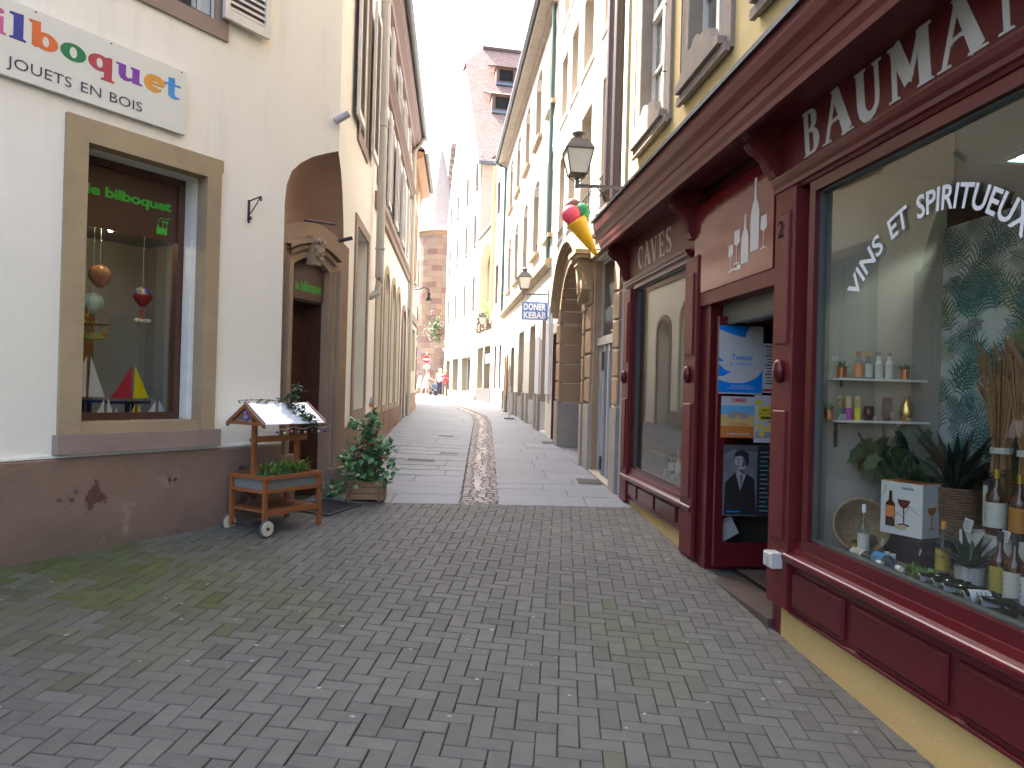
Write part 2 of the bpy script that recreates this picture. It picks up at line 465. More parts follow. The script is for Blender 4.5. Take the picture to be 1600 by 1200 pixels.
# herringbone pavers ------------------------------------------------
def hashn(x, y):
    v = math.sin(x * 12.9898 + y * 78.233) * 43758.5453
    return v - math.floor(v)
def snoise(x, y):
    i, j = math.floor(x), math.floor(y); f, g = x - i, y - j; f = f * f * (3 - 2 * f); g = g * g * (3 - 2 * g)
    a = hashn(i, j) * (1 - f) + hashn(i + 1, j) * f; b = hashn(i, j + 1) * (1 - f) + hashn(i + 1, j + 1) * f
    return a * (1 - g) + b * g
mb = MB()
TH = math.radians(-4.0); ct, st = math.cos(TH), math.sin(TH); S = .0925
def paver(i, j, wi, hj):
    cx, cy = (i + wi / 2) * S, (j + hj / 2) * S
    X, Y = .2 + cx * ct - cy * st, 4 + cx * st + cy * ct
    if X < -5.2 or X > 2.35 or Y < -2 or Y > yb(X) + .12: return
    if X < -3.26 + .62 * (Y - 4.77) - .35 and Y > 1: return
    if Y > 7.0 and X < -2.0: return
    if X > xr(Y) + .25 and Y > .5: return
    g_ = .0014 + .0012 * rnd.random(); c = .0035
    dz = rnd.uniform(-.0012, .0012); tx = rnd.uniform(-.004, .004); ty = rnd.uniform(-.004, .004)
    jx, jy, ja = rnd.uniform(-.0012, .0012), rnd.uniform(-.0012, .0012), rnd.uniform(-.006, .006)
    hw, hh = wi * S / 2 - g_, hj * S / 2 - g_
    P = []
    for (a, b, q) in ((hw, hh, 1), (hw - c, hh - c, 0)):
        for sx_, sy_ in ((-1, -1), (1, -1), (1, 1), (-1, 1)):
            lx, ly = sx_ * a, sy_ * b
            lx, ly = lx - ly * ja, ly + lx * ja
            x_, y_ = cx + lx + jx, cy + ly + jy
            wx, wy = .2 + x_ * ct - y_ * st, 4 + x_ * st + y_ * ct
            if not q and wy > yb(wx): wy = min(wy, yb(wx))
            P.append((wx, wy, gz(wx, wy) + dz + lx * tx + ly * ty - (.004 if q else 0)))
    # moss likes the wall on the left and a strip on the right
    mz = max(0, 1 - abs(Y - 4.7 + .25 * (X + 2.4)) / 1.9) * max(0, min(1, (-X - .2) / 2.2)) * 1.15 + .8 * max(0, 1 - math.hypot(X - .75, (Y - 4.4) * .55) / .75)
    ns = snoise(X * 3 + 5, Y * 3) * .6 + snoise(X * 9, Y * 9 + 3) * .4
    g = min(1, max(0, mz * (.35 + ns) - .22) * 1.8) * rnd.uniform(.45, 1) + (.35 if rnd.random() < .02 else 0)
    b = rnd.uniform(.84, 1.12) * (.78 if rnd.random() < .03 else 1) * (.92 + .16 * snoise(X * .9, Y * .9))
    base = (b * 1.0, b * .985, b * 1.0)
    t = tuple(base[k] * (1 - g) + (.60, .76, .14)[k] * b * g for k in range(3))
    mb.mesh(P, [(4, 5, 6, 7), (0, 1, 5, 4), (1, 2, 6, 5), (2, 3, 7, 6), (3, 0, 4, 7)], t=t)
R_ = 84
for i in range(-R_, R_):
    for j in range(-R_, R_):
        k = (i - j) % 4
        if k == 0: paver(i, j, 2, 1)
        elif k == 3: paver(i, j, 1, 2)
PAVE = mat('concrete_paver', (.104, .102, .089), .72, col2=(.085, .082, .073), vs=14, amt=.8, bump=.35, bs=220, tint='tint')
single('herringbone_paving', mb, PAVE, W0, (0, 0, 0), None, None, kind='structure')
# pale specks of old chewing gum on the pavers
mb = MB()
for q in range(150):
    x = rnd.uniform(-3.2, 1.8); y = rnd.uniform(2.3, 7.4)
    if x < -3.26 + .62 * (y - 4.77) + .2 or x > xr(y) - .1: continue
    r = rnd.uniform(.005, .014); n = 7
    mb.poly([(x + r * rnd.uniform(.7, 1.3) * math.cos(2 * PI * k / n), y + r * rnd.uniform(.7, 1.2) * math.sin(2 * PI * k / n), gz(x, y) + .0022) for k in range(n)])
single('gum_spots', mb, mat('old_gum', (.32, .31, .30), .8), W0, (0, 0, 0), 'pale specks of old chewing gum trodden into the herringbone pavers', 'gum', kind='stuff')

# stone slabs ---------------------------------------------------------
mb = MB()
def slab(x0, x1, y0, y1, tilt=0):
    g_ = .0014; c = .003; b = rnd.uniform(.90, 1.07) * (.94 + .12 * snoise(x0 * .8, y0 * .5)); dz = rnd.uniform(-.001, .001)
    sk = .245 if y0 < 9 else .245 * max(0, 1 - (y0 - 9) / 3)
    def Y(x, y): return max(y + sk * (x + .3) * 1.0, yb(x)) if y < 9.5 else y + sk * (x + .3)
    P = []
    for a, q in ((g_, 1), (g_ + c, 0)):
        for xx, yy, ax, ay in ((x0, y0, 1, 1), (x1, y0, -1, 1), (x1, y1, -1, -1), (x0, y1, 1, -1)):
            x = xx + a * ax; y = Y(x, yy) + a * ay
            P.append((x, y, gz(x, y) + dz - (.005 if q else 0)))
    mb.mesh(P, [(4, 5, 6, 7), (0, 1, 5, 4), (1, 2, 6, 5), (2, 3, 7, 6), (3, 0, 4, 7)], t=(b, b, b * 1.01))
y = 7.64
while y < 34:
    d = rnd.choice([.36, .42, .30, .5]); ym = y + d / 2; gc = gut(ym); hw = .20
    for a, b in ((xl(ym) - .15 if ym < 19 else -4.5 - (ym - 19) * .12, gc - hw), (gc + hw, xr(ym) + .75 if ym < 26 else .6)):
        x = a
        while x < b - .02:
            l = min(rnd.choice([.45, .55, .65, .8, .95]), b - x)
            if b - x - l < .22: l = b - x
            if l > .02: slab(x, x + l, y, y + d)
            x += l
    y += d
SLAB = mat('grey_stone_slab', (.166, .180, .205), .6, col2=(.14, .15, .17), vs=5, amt=.8, bump=.2, bs=130, tint='tint', spec=.5)
single('slab_paving', mb, SLAB, W0, (0, 0, 0), None, None, kind='structure')

# cobbled gutter along the middle ---------------------------------------
mb = MB(); y = 7.62
while y < 31:
    d = rnd.uniform(.07, .11); gc = gut(y + d / 2); x = gc - .195 + rnd.uniform(-.01, .01)
    sk = .245 if y < 8.2 else .245 * max(0, 1 - (y - 8.2) / 1.2)
    while x < gc + .175:
        l = rnd.uniform(.07, .13); off = (x + l / 2 - gc) / .2
        zc = -.006 * (1 - min(1, off * off)) + rnd.uniform(-.003, .002)
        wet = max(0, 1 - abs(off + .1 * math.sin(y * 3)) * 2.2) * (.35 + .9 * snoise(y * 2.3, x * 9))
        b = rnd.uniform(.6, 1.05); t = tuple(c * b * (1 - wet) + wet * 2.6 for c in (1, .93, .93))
        P = []
        for a, q in ((.004, 1), (.014, 0)):
            for xx, yy, ax, ay in ((x, y, 1, 1), (x + l, y, -1, 1), (x + l, y + d, -1, -1), (x, y + d, 1, -1)):
                X = xx + a * ax + rnd.uniform(-.002, .002); Y = yy + a * ay + sk * (xx + .3)
                P.append((X, Y, gz(X, Y) + zc - (.010 if q else 0)))
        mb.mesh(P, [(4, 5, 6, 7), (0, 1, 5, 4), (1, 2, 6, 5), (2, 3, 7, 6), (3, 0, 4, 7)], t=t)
        x += l
    y += d
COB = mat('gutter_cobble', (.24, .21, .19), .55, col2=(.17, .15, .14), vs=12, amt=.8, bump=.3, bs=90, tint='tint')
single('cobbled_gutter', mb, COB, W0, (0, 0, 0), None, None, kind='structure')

# drains and grates in the slabs ------------------------------------------
def grate(x, y, a, b, label, bars=True, dark=False, name='drain_grate', group=None, rot=0):
    f = Frame((x, y), (math.cos(rot), math.sin(rot)), gz(x, y) + .002)
    sl = (gz(x, y + .3) - gz(x, y - .3)) / .6; sx = (gz(x + .3, y) - gz(x - .3, y)) / .6
    t = Thing(name, label, 'drain cover', f, (0, 0, 0), group)
    t.o.rotation_euler = (math.atan(sl), -math.atan(sx), rot)
    m_ = MB(); m_.prism(rect(-a / 2, a / 2, -b / 2, b / 2), 0, .004, holes=[rect(-a / 2 + .015, a / 2 - .015, -b / 2 + .015, b / 2 - .015)])
    for i, p in enumerate(m_.v): m_.v[i] = (p[0], p[2], p[1])
    t.part('frame', m_, STONEG if not dark else IRON)
    m_ = MB(); m_.box(-a / 2 + .015, a / 2 - .015, -b / 2 + .015, b / 2 - .015, 0, .0015, 0)
    if bars:
        n = int(a / .03)
        for i in range(n): m_.box(-a / 2 + .02 + i * (a - .04) / n, -a / 2 + .02 + (i + .55) * (a - .04) / n, -b / 2 + .02, b / 2 - .02, .0015, .006, 1)
    t.part('bars', m_, [mat('drain_dark', (.02, .02, .02), .9), mat('cast_iron', (.075, .07, .065), .6)])
grate(-1.25, 10.4, .42, .22, 'wide slotted drain cover set in the slabs left of the gutter')
grate(-.92, 11.25, .30, .11, 'narrow slotted drain strip beside the cobbled gutter')
grate(-1.18, 13.6, .30, .13, 'small slotted drain cover farther up the lane')
grate(1.02, 9.5, .30, .38, 'dark square grating before the grey doorway', bars=True, dark=True)
grate(.70, 13.5, .26, .36, 'dark square grating by the foot of the stone portal', bars=True, dark=True)

# ------------------------------------------------------------------ facade helpers
def wall(T, u0, u1, z0, z1, holes, t=.35, m_=None, outline=None, name='wall'):
    mb = MB(); mb.prism(outline or rect(u0, u1, z0, z1), 0, t, holes=holes)
    return T.part(name, mb, m_)
def frame_ring(mb, u0, u1, z0, z1, wd, v0, v1, mi=None, pts=None):
    mb.prism(pts or rect(u0, u1, z0, z1), v0, v1, holes=[rect(u0 + wd, u1 - wd, z0 + wd, z1 - wd)], mi=mi)
def window(T, u0, u1, z0, z1, v=.2, style='casement', fm=None, pane=None, top=None, name='window', label=None, parent=None):
    mb = MB(); wd = .055
    frame_ring(mb, u0, u1, z0, z1, wd, v, v + .05)
    c = (u0 + u1) / 2
    if style != 'plain': mb.box(c - .035, c + .035, v - .012, v + .045, z0 + wd + .002, z1 - wd - .002)
    if style == 'cross':
        zt = z0 + (z1 - z0) * .68; mb.box(u0 + wd + .002, u1 - wd - .002, v - .02, v + .042, zt - .03, zt + .03)
    if style in ('casement', 'cross'):
        for zz in ([.33, .66] if style == 'casement' else [.36]):
            z_ = z0 + (z1 - z0) * zz; mb.box(u0 + wd + .003, u1 - wd - .003, v + .004, v + .03, z_ - .012, z_ + .012)
    w_ = T.part(name, mb, fm or WHP, parent, label=label)
    mb = MB(); mb.quad((u0 + .03, v + .035, z0 + .03), (u1 - .03, v + .035, z0 + .03), (u1 - .03, v + .035, z1 - .03), (u0 + .03, v + .035, z1 - .03))
    T.part('pane', mb, pane or PANE, w_)
    return w_
def surround(T, parent, u0, u1, z0, z1, wd=.13, m_=None, proud=.02, sill=True, inner=None, v1=.0):
    mb = MB(); out = rect(u0 - wd, u1 + wd, z0 - (wd if sill else 0), z1 + wd)
    mb.prism(out, -proud, v1 - .001, holes=[inner or rect(u0, u1, z0, z1)] )
    return T.part('surround', mb, m_ or STONE, parent)
def sill(T, parent, u0, u1, z, m_=None, dep=.09, h=.07):
    mb = MB(); mb.box(u0, u1, -dep, .1, z - h, z)
    return T.part('sill', mb, m_ or STONE, parent)
SLATB = mat('slat_gap_shade', (.26, .23, .23), .7)  # darker backing paints the shade seen between the slats
def shutter(T, u0, u1, z0, z1, m_=None, v=-.03, t=.035, tilt=0., name='shutter', parent=None):
    mb = MB(); wd = .05
    mb.prism(rect(u0, u1, z0, z1), v - t, v, holes=[rect(u0 + wd, u1 - wd, z0 + .08, z1 - .08)])
    n = int((z1 - z0 - .16) / .052)
    for i in range(n):
        z = z0 + .08 + (i + .5) * (z1 - z0 - .16) / n
        mb.poly([(u0 + wd, v - t + .002, z - .020), (u1 - wd, v - t + .002, z - .020), (u1 - wd, v - .010, z + .016), (u0 + wd, v - .010, z + .016)])
    mb.box(u0 + wd + .001, u1 - wd - .001, v - .003, v - .001, z0 + .08, z1 - .08, 1)
    if tilt:
        c, s_ = math.cos(tilt), math.sin(tilt); piv = u0 if tilt < 0 else u1
        mb.v = [(piv + (p[0] - piv) * c + (p[1] - v) * s_ * (1), v - (p[0] - piv) * s_ + (p[1] - v) * c, p[2]) for p in mb.v]
    return T.part(name, mb, [m_ or SHUT, SLATB], parent)
def iron_rail(T, parent, u0, u1, z0, h=.35, v=-.03, name='railing'):
    mb = MB(); mb.box(u0, u1, v - .008, v + .008, z0 + h, z0 + h + .02); mb.box(u0, u1, v - .006, v + .006, z0 + .02, z0 + .035)
    n = max(3, int((u1 - u0) / .12))
    for i in range(n):
        u = u0 + (i + .5) * (u1 - u0) / n; r = (u1 - u0) / n * .42
        pts = [(u + r * math.cos(a) * (1 - .055 * k), v, z0 + h * .5 + r * 1.2 * math.sin(a) * (1 - .055 * k)) for k, a in enumerate([q * .55 for q in range(15)])]
        mb.tube(pts, .006, 4)
        mb.tube([(u + r, v, z0), (u + r, v, z0 + h)], .006, 4)
    return T.part(name, mb, IRON, parent)
def gutter(T, u0, u1, v, z, r=.07, m_=None, parent=None):
    mb = MB(); n = 8
    prof = [(v + r * math.cos(PI + PI * i / n), z + r * math.sin(PI + PI * i / n)) for i in range(n + 1)]
    prof += [(v + r - .008, z)] + [(v + (r - .008) * math.cos(2 * PI - PI * i / n), z + (r - .008) * math.sin(2 * PI - PI * i / n)) for i in range(n + 1)]
    mb.profile(prof[:n + 1] + [(v + (r - .01) * math.cos(2 * PI - PI * i / n), z + .003 + (r - .01) * math.sin(2 * PI - PI * i / n)) for i in range(n + 1)], u0, u1)
    return T.part('gutter', mb, m_ or ZINC, parent)
def downpipe(T, u, v, z0, z1, r, m_, name='downpipe', kink=0.0):
    mb = MB(); mb.tube([(u, v, z0), (u + kink, v, z1)], r, 10)
    z = z0 + .4
    while z < z1:
        mb.lathe([(r + .002, -.015), (r + .012, -.01), (r + .012, .01), (r + .002, .015)], (u + kink * (z - z0) / (z1 - z0), v, z), 10); z += 1.7
    return T.part(name, mb, m_)
def shell(T, foot, z0, z1, m_, name='rear_wall', skip=0):
    """back walls of a building: foot is a list of (u, v); the first `skip` edges are the facades built apart"""
    mb = MB(); n = len(foot)
    for i in range(skip, n):
        a, b = foot[i], foot[(i + 1) % n]
        mb.poly([(a[0], a[1], z0), (b[0], b[1], z0), (b[0], b[1], z1), (a[0], a[1], z1)])
    return T.part(name, mb, m_)

# ================================================================== LEFT CORNER BUILDING
FL1 = Frame((-3.26, 4.77), (.62, 1)); FL2 = Frame((-1.763, 7.32), (-.078, 1))
ZT = 11.2
BN = Thing('corner_building', 'cream corner building with arched brown door niche and toy shop window', 'building', FL1, (2.5, .5, .25))
left_curve = [(2.245, .15), (2.23, 3.1), (2.245, 3.26), (2.30, 3.40), (2.40, 3.50), (2.55, 3.60), (2.72, 3.68), (2.875, 3.745)]
hole1 = rect(.462, 1.433, 1.086, 3.135)
holes = [hole1, rect(.42, 1.45, 4.40, 6.0), rect(-2.6, -1.5, 4.4, 6.0), rect(.42, 1.45, 7.6, 9.2), rect(-2.6, -1.5, 7.6, 9.2), rect(-2.8, -1.6, .9, 3.1)]
out = [(-7, -.4)] + [(2.245, -.4)] + left_curve[1:] + [(2.875, ZT), (-7, ZT)]
mb = MB(); mb.prism(out, 0, .3, holes=holes); BN.part('wall', mb, CREAM)
# second face of the same house, round the corner
BN2 = Thing.__new__(Thing); BN2.fr = FL2; BN2.org = (0, 0, 0)
def side_part(name, mb, mats, parent=None, **k):
    """parts drawn in FL2 coordinates but hung on the corner building"""
    o = BN.o; mb2 = MB(); mb2.f = mb.f; mb2.m = mb.m; mb2.t = mb.t
    Minv = (Matrix.Translation(FL1.w(*BN.org)) @ Matrix.Rotation(FL1.rot, 4, 'Z')).inverted()
    mb2.v = [tuple(Minv @ FL2.w(*p)) for p in mb.v]
    return link(name, mb2, mats, parent or o, (0, 0, 0), **k)
BN2.part = side_part; BN2.o = BN.o
right_curve = [(.46, .15), (.50, 2.5), (.46, 2.85), (.38, 3.15), (.26, 3.42), (.12, 3.62), (-.06, 3.745)]
U_N = 3.15
winA = rect(1.40, 2.45, 1.14, 3.34)
holesA = [winA, rect(1.32, 2.02, 4.42, 6.35), rect(1.32, 2.02, 7.5, 9.3)]
out = [(.46, -.2)] + [(U_N, -.2), (U_N, ZT), (-.06, ZT)] + right_curve[::-1][:-1]
mb = MB(); mb.prism(out, .0, .3, holes=holesA); BN2.part('wall', mb, CREAM)
# plinths (proud painted base)
mb = MB(); mb.profile([(-.035, -.3), (-.035, .915), (-.025, .93), (.0, .935), (.0, -.3)], -7, 2.24); BN.part('plinth', mb, PLINTH)
mb = MB(); mb.profile([(-.03, 0), (-.03, 1.005), (.0, 1.02), (.0, 0)], .50, U_N); BN2.part('plinth', mb, PLINTH)
# shop window: stone surround, sill, brown frame, glass
mb = MB(); mb.prism([(.325, 1.09), (.475, 1.09), (.475, 3.12), (1.42, 3.12), (1.42, 1.09), (1.545, 1.09), (1.55, 3.19), (1.565, 3.19), (1.565, 3.285), (.325, 3.285)], -.03, .10)
sw = BN.part('shop_window', mb, STONE, label='display window in a grey stone surround')
mb = MB(); mb.box(.30, 1.575, -.075, .24, .955, 1.088); BN.part('sill', mb, STONEP, sw)
mb = MB(); mb.box(.476, 1.419, -.015, .256, 1.089, 1.162); BN.part('inner_sill', mb, STONE, sw)
mb = MB(); n_ = 120
up_ = [(-7 + 9.24 * k / n_, .945 + rnd.uniform(0, .014)) for k in range(n_ + 1)]
mb.prism([(-7, .932), (2.24, .932)] + up_[::-1], -.030, -.001); BN.part('paint_edge', mb, CREAM)
mb = MB(); mb.box(.463, .472, .102, .3, 1.165, 3.134); mb.box(1.422, 1.432, .102, .3, 1.165, 3.134); mb.box(.474, 1.42, .102, .3, 3.118, 3.134)
mb.box(1.412, 1.421, .15, .25, 1.165, 2.62); BN.part('white_reveal', mb, WHP, sw)
mb = MB(); frame_ring(mb, .47, 1.42, 1.165, 3.118, .055, .26, .32); BN.part('frame', mb, BRW, sw)
mb = MB(); mb.quad((.5, .30, 1.2), (1.39, .30, 1.2), (1.39, .30, 3.09), (.5, .30, 3.09)); BN.part('glass', mb, SGLASS, sw)
# brown film across the top of the glass with green writing
mb = MB(); mb.box(.527, 1.363, .285, .289, 2.60, 3.06)
BN.part('window_film', mb, mat('brown_film', (.075, .032, .022), .35, col2=(.06, .028, .02), vs=2), sw)
GRN = mat('green_vinyl', (.05, .42, .035), .5)
mb = MB(); text(mb, 'le bilboquet', .635, 1.315, 2.845, .078, .282, off=.032, sp=.95)
u0, z0 = 1.21, 2.66   # little train
mb.box(u0 - .02, u0 + .07, .282, .2825, z0, z0 + .04); mb.box(u0 + .03, u0 + .036, .282, .2825, z0 + .04, z0 + .085)
mb.box(u0 + .064, u0 + .07, .282, .2825, z0 + .04, z0 + .085); mb.box(u0 + .02, u0 + .08, .282, .2825, z0 + .085, z0 + .097)
mb.box(u0 - .014, u0 - .004, .282, .2825, z0 + .04, z0 + .066)
for q in (-.008, .02, .055): mb.prism([(u0 + q + .014 * math.cos(2 * PI * k / 10), z0 - .004 + .014 * math.sin(2 * PI * k / 10)) for k in range(10)], .2815, .2818)
mb.ribbon([(u0 - .01, z0 + .075), (u0 + .005, z0 + .11), (u0 + .03, z0 + .118), (u0 + .06, z0 + .112), (u0 + .1, z0 + .125)], .005, .282, .2825)
BN.part('lettering', mb, GRN, sw)
# display box behind the glass
VW = mat('display_wall_grey', (.34, .34, .32), .8, col2=(.28, .28, .26), vs=2)
mb = MB(); mb.box(.3, 1.75, .34, 1.3, 1.10, 1.14); mb.box(.30, .31, .34, 1.3, 1.14, 3.1); mb.box(1.75, 1.76, .34, 1.3, 1.14, 3.1)
mb.box(.3, 1.76, 1.3, 1.32, 1.14, 3.1); mb.box(.3, 1.76, .34, 1.3, 2.70, 2.72)
BN.part('display_box', mb, VW, sw)
mb = MB(); mb.box(.95, 1.22, 1.2, 1.26, 1.14, 2.2); mb.box(1.5, 1.56, .5, .56, 1.14, 2.6)
BN.part('display_post', mb, [mat('ochre_wood', (.26, .13, .05), .6)], sw)
mb = MB(); mb.box(.4, .93, 1.18, 1.25, 1.14, 2.35); BN.part('dark_backing', mb, mat('dark_red_cloth', (.05, .012, .016), .9), sw)
mb = MB(); mb.lathe([(.0, 0), (.03, 0), (.035, .03), (.0, .03)], (.97, .55, 2.665), 12); mb.ball((.97, .55, 2.662), .022, n=10)
BN.part('spot_lamp', mb, mat('warm_spot', (.8, .7, .5), .5, emit=(1, .8, .45, 14)), sw)
# first-floor windows
def up_window(T, u0, u1, z0, z1, wd, m_, **k):
    w_ = window(T, u0, u1, z0, z1, .18, 'casement', **k)
    surround(T, w_, u0, u1, z0, z1, wd, m_, .025)
    return w_
for (a, b, c, d) in ((.42, 1.45, 4.40, 6.0), (-2.6, -1.5, 4.4, 6.0), (.42, 1.45, 7.6, 9.2), (-2.6, -1.5, 7.6, 9.2)):
    w_ = up_window(BN, a, b, c, d, .13, STONEP)
    iron_rail(BN, w_, a, b, c, .38, .03)
    shutter(BN, b + .045, b + .50, c + .03, d + .05, SHUT, -.05); shutter(BN, a - .60, a - .07, c + .05, d + .05, SHUT, -.03)
window(BN, -2.8, -1.6, .9, 3.1, .2, 'plain', BRW)
# window beside the door, on the lane side
w_ = window(BN2, 1.40, 2.45, 1.14, 3.34, .22, 'plain', fm=mat('grey_wood', (.42, .41, .38), .6), pane=mat('frosted_pane', (.40, .42, .41), .3))
mb = MB(); mb.prism([(1.24, 1.02), (2.60, 1.02), (2.60, 3.46), (1.24, 3.46)], -.02, -.001, holes=[rect(1.40, 2.45, 1.17, 3.34)])
BN2.part('surround', mb, STONEP, w_)
mb = MB(); mb.box(1.62, 1.66, .19, .215, 1.2, 2.75); mb.box(1.45, 2.4, .19, .215, 2.72, 2.76); BN2.part('frame', mb, mat('grey_wood2', (.5, .49, .46), .6), w_)
for (c, d) in ((4.42, 6.35), (7.5, 9.3)):
    w_ = up_window(BN2, 1.32, 2.02, c, d, .13, STONEP)
    iron_rail(BN2, w_, 1.32, 2.02, c, .35, .03)
    shutter(BN2, .75, 1.24, c, d, SHUT, -.05, tilt=.0); shutter(BN2, 2.10, 2.68, c, d, SHUT, -.06)
downpipe(BN2, 2.92, -.12, 2.95, ZT, .058, GRYPIPE)
mb = MB(); mb.tube([(2.92, -.12, 3.0), (2.92, -.12, 2.86), (2.89, -.10, 2.74), (2.84, -.02, 2.68), (2.82, .06, 2.66)], .05, 10); BN2.part('pipe_elbow', mb, GRYPIPE)
# corner niche: vault between the two edges
mb = MB()
LA = [FL1.w(u, .001, z) for u, z in left_curve[1:]]
RC = [(.485, 2.9), (.46, 2.98)] + right_curve[3:]
RB = [FL2.w(u, .001, z) for u, z in [(.50, 2.75), (.47, 2.88), (.44, 3.0), (.38, 3.15), (.26, 3.42), (.12, 3.62), (-.06, 3.745)]]
n = len(LA) - 1; k = 8; rows = []
for i in range(n + 1):
    a, b = LA[i], RB[i]; row = []
    for j in range(k + 1):
        s_ = j / k; p = a.lerp(b, s_)
        depth = .42 * math.sin(PI * s_) * min(1, (1 - i / n) * 1.6) * 1.0
        p = p + Vector((-.94, .34, 0)) * depth * .55
        row.append(p)
    rows.append(row)
base = [Vector((p.x, p.y, 2.75)) for p in rows[0]]
rows = [base] + rows
Minv = (Matrix.Translation(FL1.w(*BN.org)) @ Matrix.Rotation(FL1.rot, 4, 'Z')).inverted()
vs = [tuple(Minv @ p) for r in rows for p in r]
mb.mesh(vs, [(i * (k + 1) + j, i * (k + 1) + j + 1, (i + 1) * (k + 1) + j + 1, (i + 1) * (k + 1) + j) for i in range(len(rows) - 1) for j in range(k)])
link('vault', mb, BROWNV, BN.o, (0, 0, 0), smooth=True)
# lining of the cut wall edges on both sides of the niche
for nm_, fr_, cur, sg_ in (('L', FL1, [(2.245, .2)] + left_curve[1:], 1), ('R', FL2, [(.46, .2)] + right_curve[1:], -1)):
    mb = MB()
    for (a0, z0_), (a1, z1_) in zip(cur, cur[1:]):
        P4 = [fr_.w(a0 + .005 * sg_, .002, z0_), fr_.w(a0 + .005 * sg_, .31, z0_), fr_.w(a1 + .005 * sg_, .31, z1_), fr_.w(a1 + .005 * sg_, .002, z1_)]
        mb.poly([tuple(Minv @ q) for q in P4], 0 if z1_ > 2.6 and z0_ > .3 else 1)
    link('niche_edge', mb, [BROWNV, STONEP], BN.o, (0, 0, 0))
# door frame across the chamfer
FD = Frame((-2.075, 6.72), (.36, 1.0))
class Sub:
    """parts in another frame hung on a thing"""
    def __init__(s, T, fr): s.T = T; s.fr = fr; s.o = T.o
    def part(s, name, mb, mats, parent=None, **k):
        T = s.T; Mi = (Matrix.Translation(T.fr.w(*T.org)) @ Matrix.Rotation(T.fr.rot, 4, 'Z')).inverted()
        mb.v = [tuple(Mi @ s.fr.w(*p)) for p in mb.v]
        return link(name, mb, mats, parent or T.o, (0, 0, 0), **k)
SD = Sub(BN, FD)
du0, du1 = .20, .79       # door opening in FD coordinates
UW = 1.13
def seg(u0, u1, zs, rise, n=10): return [(u1 - (u1 - u0) * i / n, zs + rise * math.sin(PI * i / n)) for i in range(n + 1)]
outer = [(-.02, .2), (UW, .2), (UW, 2.88)] + seg(-.0, UW, 2.90, .14)[0:] + [(-.02, 2.88)]
inner = [(du0, .22), (du1, .22)] + seg(du0, du1, 2.60, .10)
mb = MB(); mb.prism(outer, .06, .20, holes=[inner]); DST = mat('ochre_door_stone', (.34, .24, .155), .85, col2=(.27, .18, .13), vs=1.8, amt=.9, bump=.25, bs=50)
sd_ = SD.part('door_surround', mb, DST)
for k_, (g_, pr) in enumerate(((.05, .03), (.10, .0))):
    o_ = [(du0 - g_ - .045, .55), (du0 - g_, .55)]
    mb = MB()
    for s0, s1 in ((du0 - g_ - .035, du0 - g_), (du1 + g_, du1 + g_ + .035)): mb.box(s0, s1, pr, .06, .45, 2.60 + g_ * .3)
    for p, q in zip(seg(du0 - g_ - .03, du1 + g_ + .03, 2.62 + g_, .11), seg(du0 - g_ - .03, du1 + g_ + .03, 2.62 + g_, .11)[1:]):
        mb.poly([(p[0], pr, p[1]), (q[0], pr, q[1]), (q[0], pr, q[1] + .04), (p[0], pr, p[1] + .04)])
        mb.poly([(p[0], pr, p[1]), (q[0], pr, q[1]), (q[0], .06, q[1]), (p[0], .06, p[1])])
        mb.poly([(p[0], pr, p[1] + .04), (q[0], pr, q[1] + .04), (q[0], .06, q[1] + .04), (p[0], .06, p[1] + .04)])
    SD.part('moulding', mb, DST, sd_)
for a_, b_, c_ in ((-.02, du0 - .005, .82), (du1 + .005, UW, .62)):
    mb = MB(); mb.box(a_, b_, -.02, .06, .2, c_); SD.part('base_block', mb, STONEP, sd_)
# keystone with a carved face
mb = MB(); c = (du0 + du1) / 2 - .02
mb.prism([(c - .055, 2.62), (c + .055, 2.62), (c + .085, 2.90), (c - .085, 2.90)], -.01, .08)
mb.ball((c, -.025, 2.76), .062, (.9, .75, 1.3), 14); mb.ball((c, -.072, 2.755), .016, (.8, 1, 1.7), 8)
for s_ in (-1, 1):
    mb.ball((c + s_ * .024, -.066, 2.79), .013, (1.2, .7, .6), 8); mb.ball((c + s_ * .058, -.025, 2.78), .022, (.8, .8, 1.6), 8)
    mb.ball((c + s_ * .03, -.055, 2.735), .02, (1, .7, .8), 8)
    mb.tube([(c + s_ * .02, -.06, 2.81), (c + s_ * .05, -.05, 2.85), (c + s_ * .075, -.03, 2.83)], .014, 6)
mb.ball((c, -.066, 2.715), .022, (1.1, .6, .4), 8); mb.ball((c, -.05, 2.675), .028, (1, .8, 1), 8)
for q in range(7): mb.ball((c + .055 * math.cos(PI * q / 6), -.03, 2.83 + .03 * math.sin(PI * q / 6)), .022, (1, .9, 1), 8)
SD.part('carved_keystone', mb, DST, sd_, smooth=True)
# transom board with writing, door in the recess
mb = MB(); mb.box(du0 - .01, du1 + .01, .13, .15, 2.29, 2.70); tr = SD.part('transom_board', mb, mat('brown_board', (.11, .062, .052), .5, col2=(.09, .05, .043), vs=3))
mb = MB(); text(mb, 'le bilboquet', du0 + .125, du1 - .04, 2.375, .10, .128, off=.02, sp=.95); SD.part('lettering', mb, GRN, tr)
mb = MB(); DV = .38
mb.box(du0 - .02, du0 + .003, .151, DV, .2, 2.288); mb.box(du1 - .003, du1 + .02, .151, DV, .2, 2.288); mb.box(du0, du1, .15, DV, 2.27, 2.29); mb.box(du0, du1, -.1, DV, .2, .33)
SD.part('door_reveal', mb, BRW)
mb = MB(); frame_ring(mb, du0, du1, .33, 2.27, .05, DV - .05, DV); mb.box(du0 + .05, du1 - .05, DV - .02, DV + .01, .38, .95)
mb.box(du0 + .30, du0 + .36, DV - .04, DV + .012, .95, 2.22); mb.box(du0 + .36, du1 - .05, DV - .03, DV + .01, .95, 2.22)
dr = SD.part('door', mb, BRW)
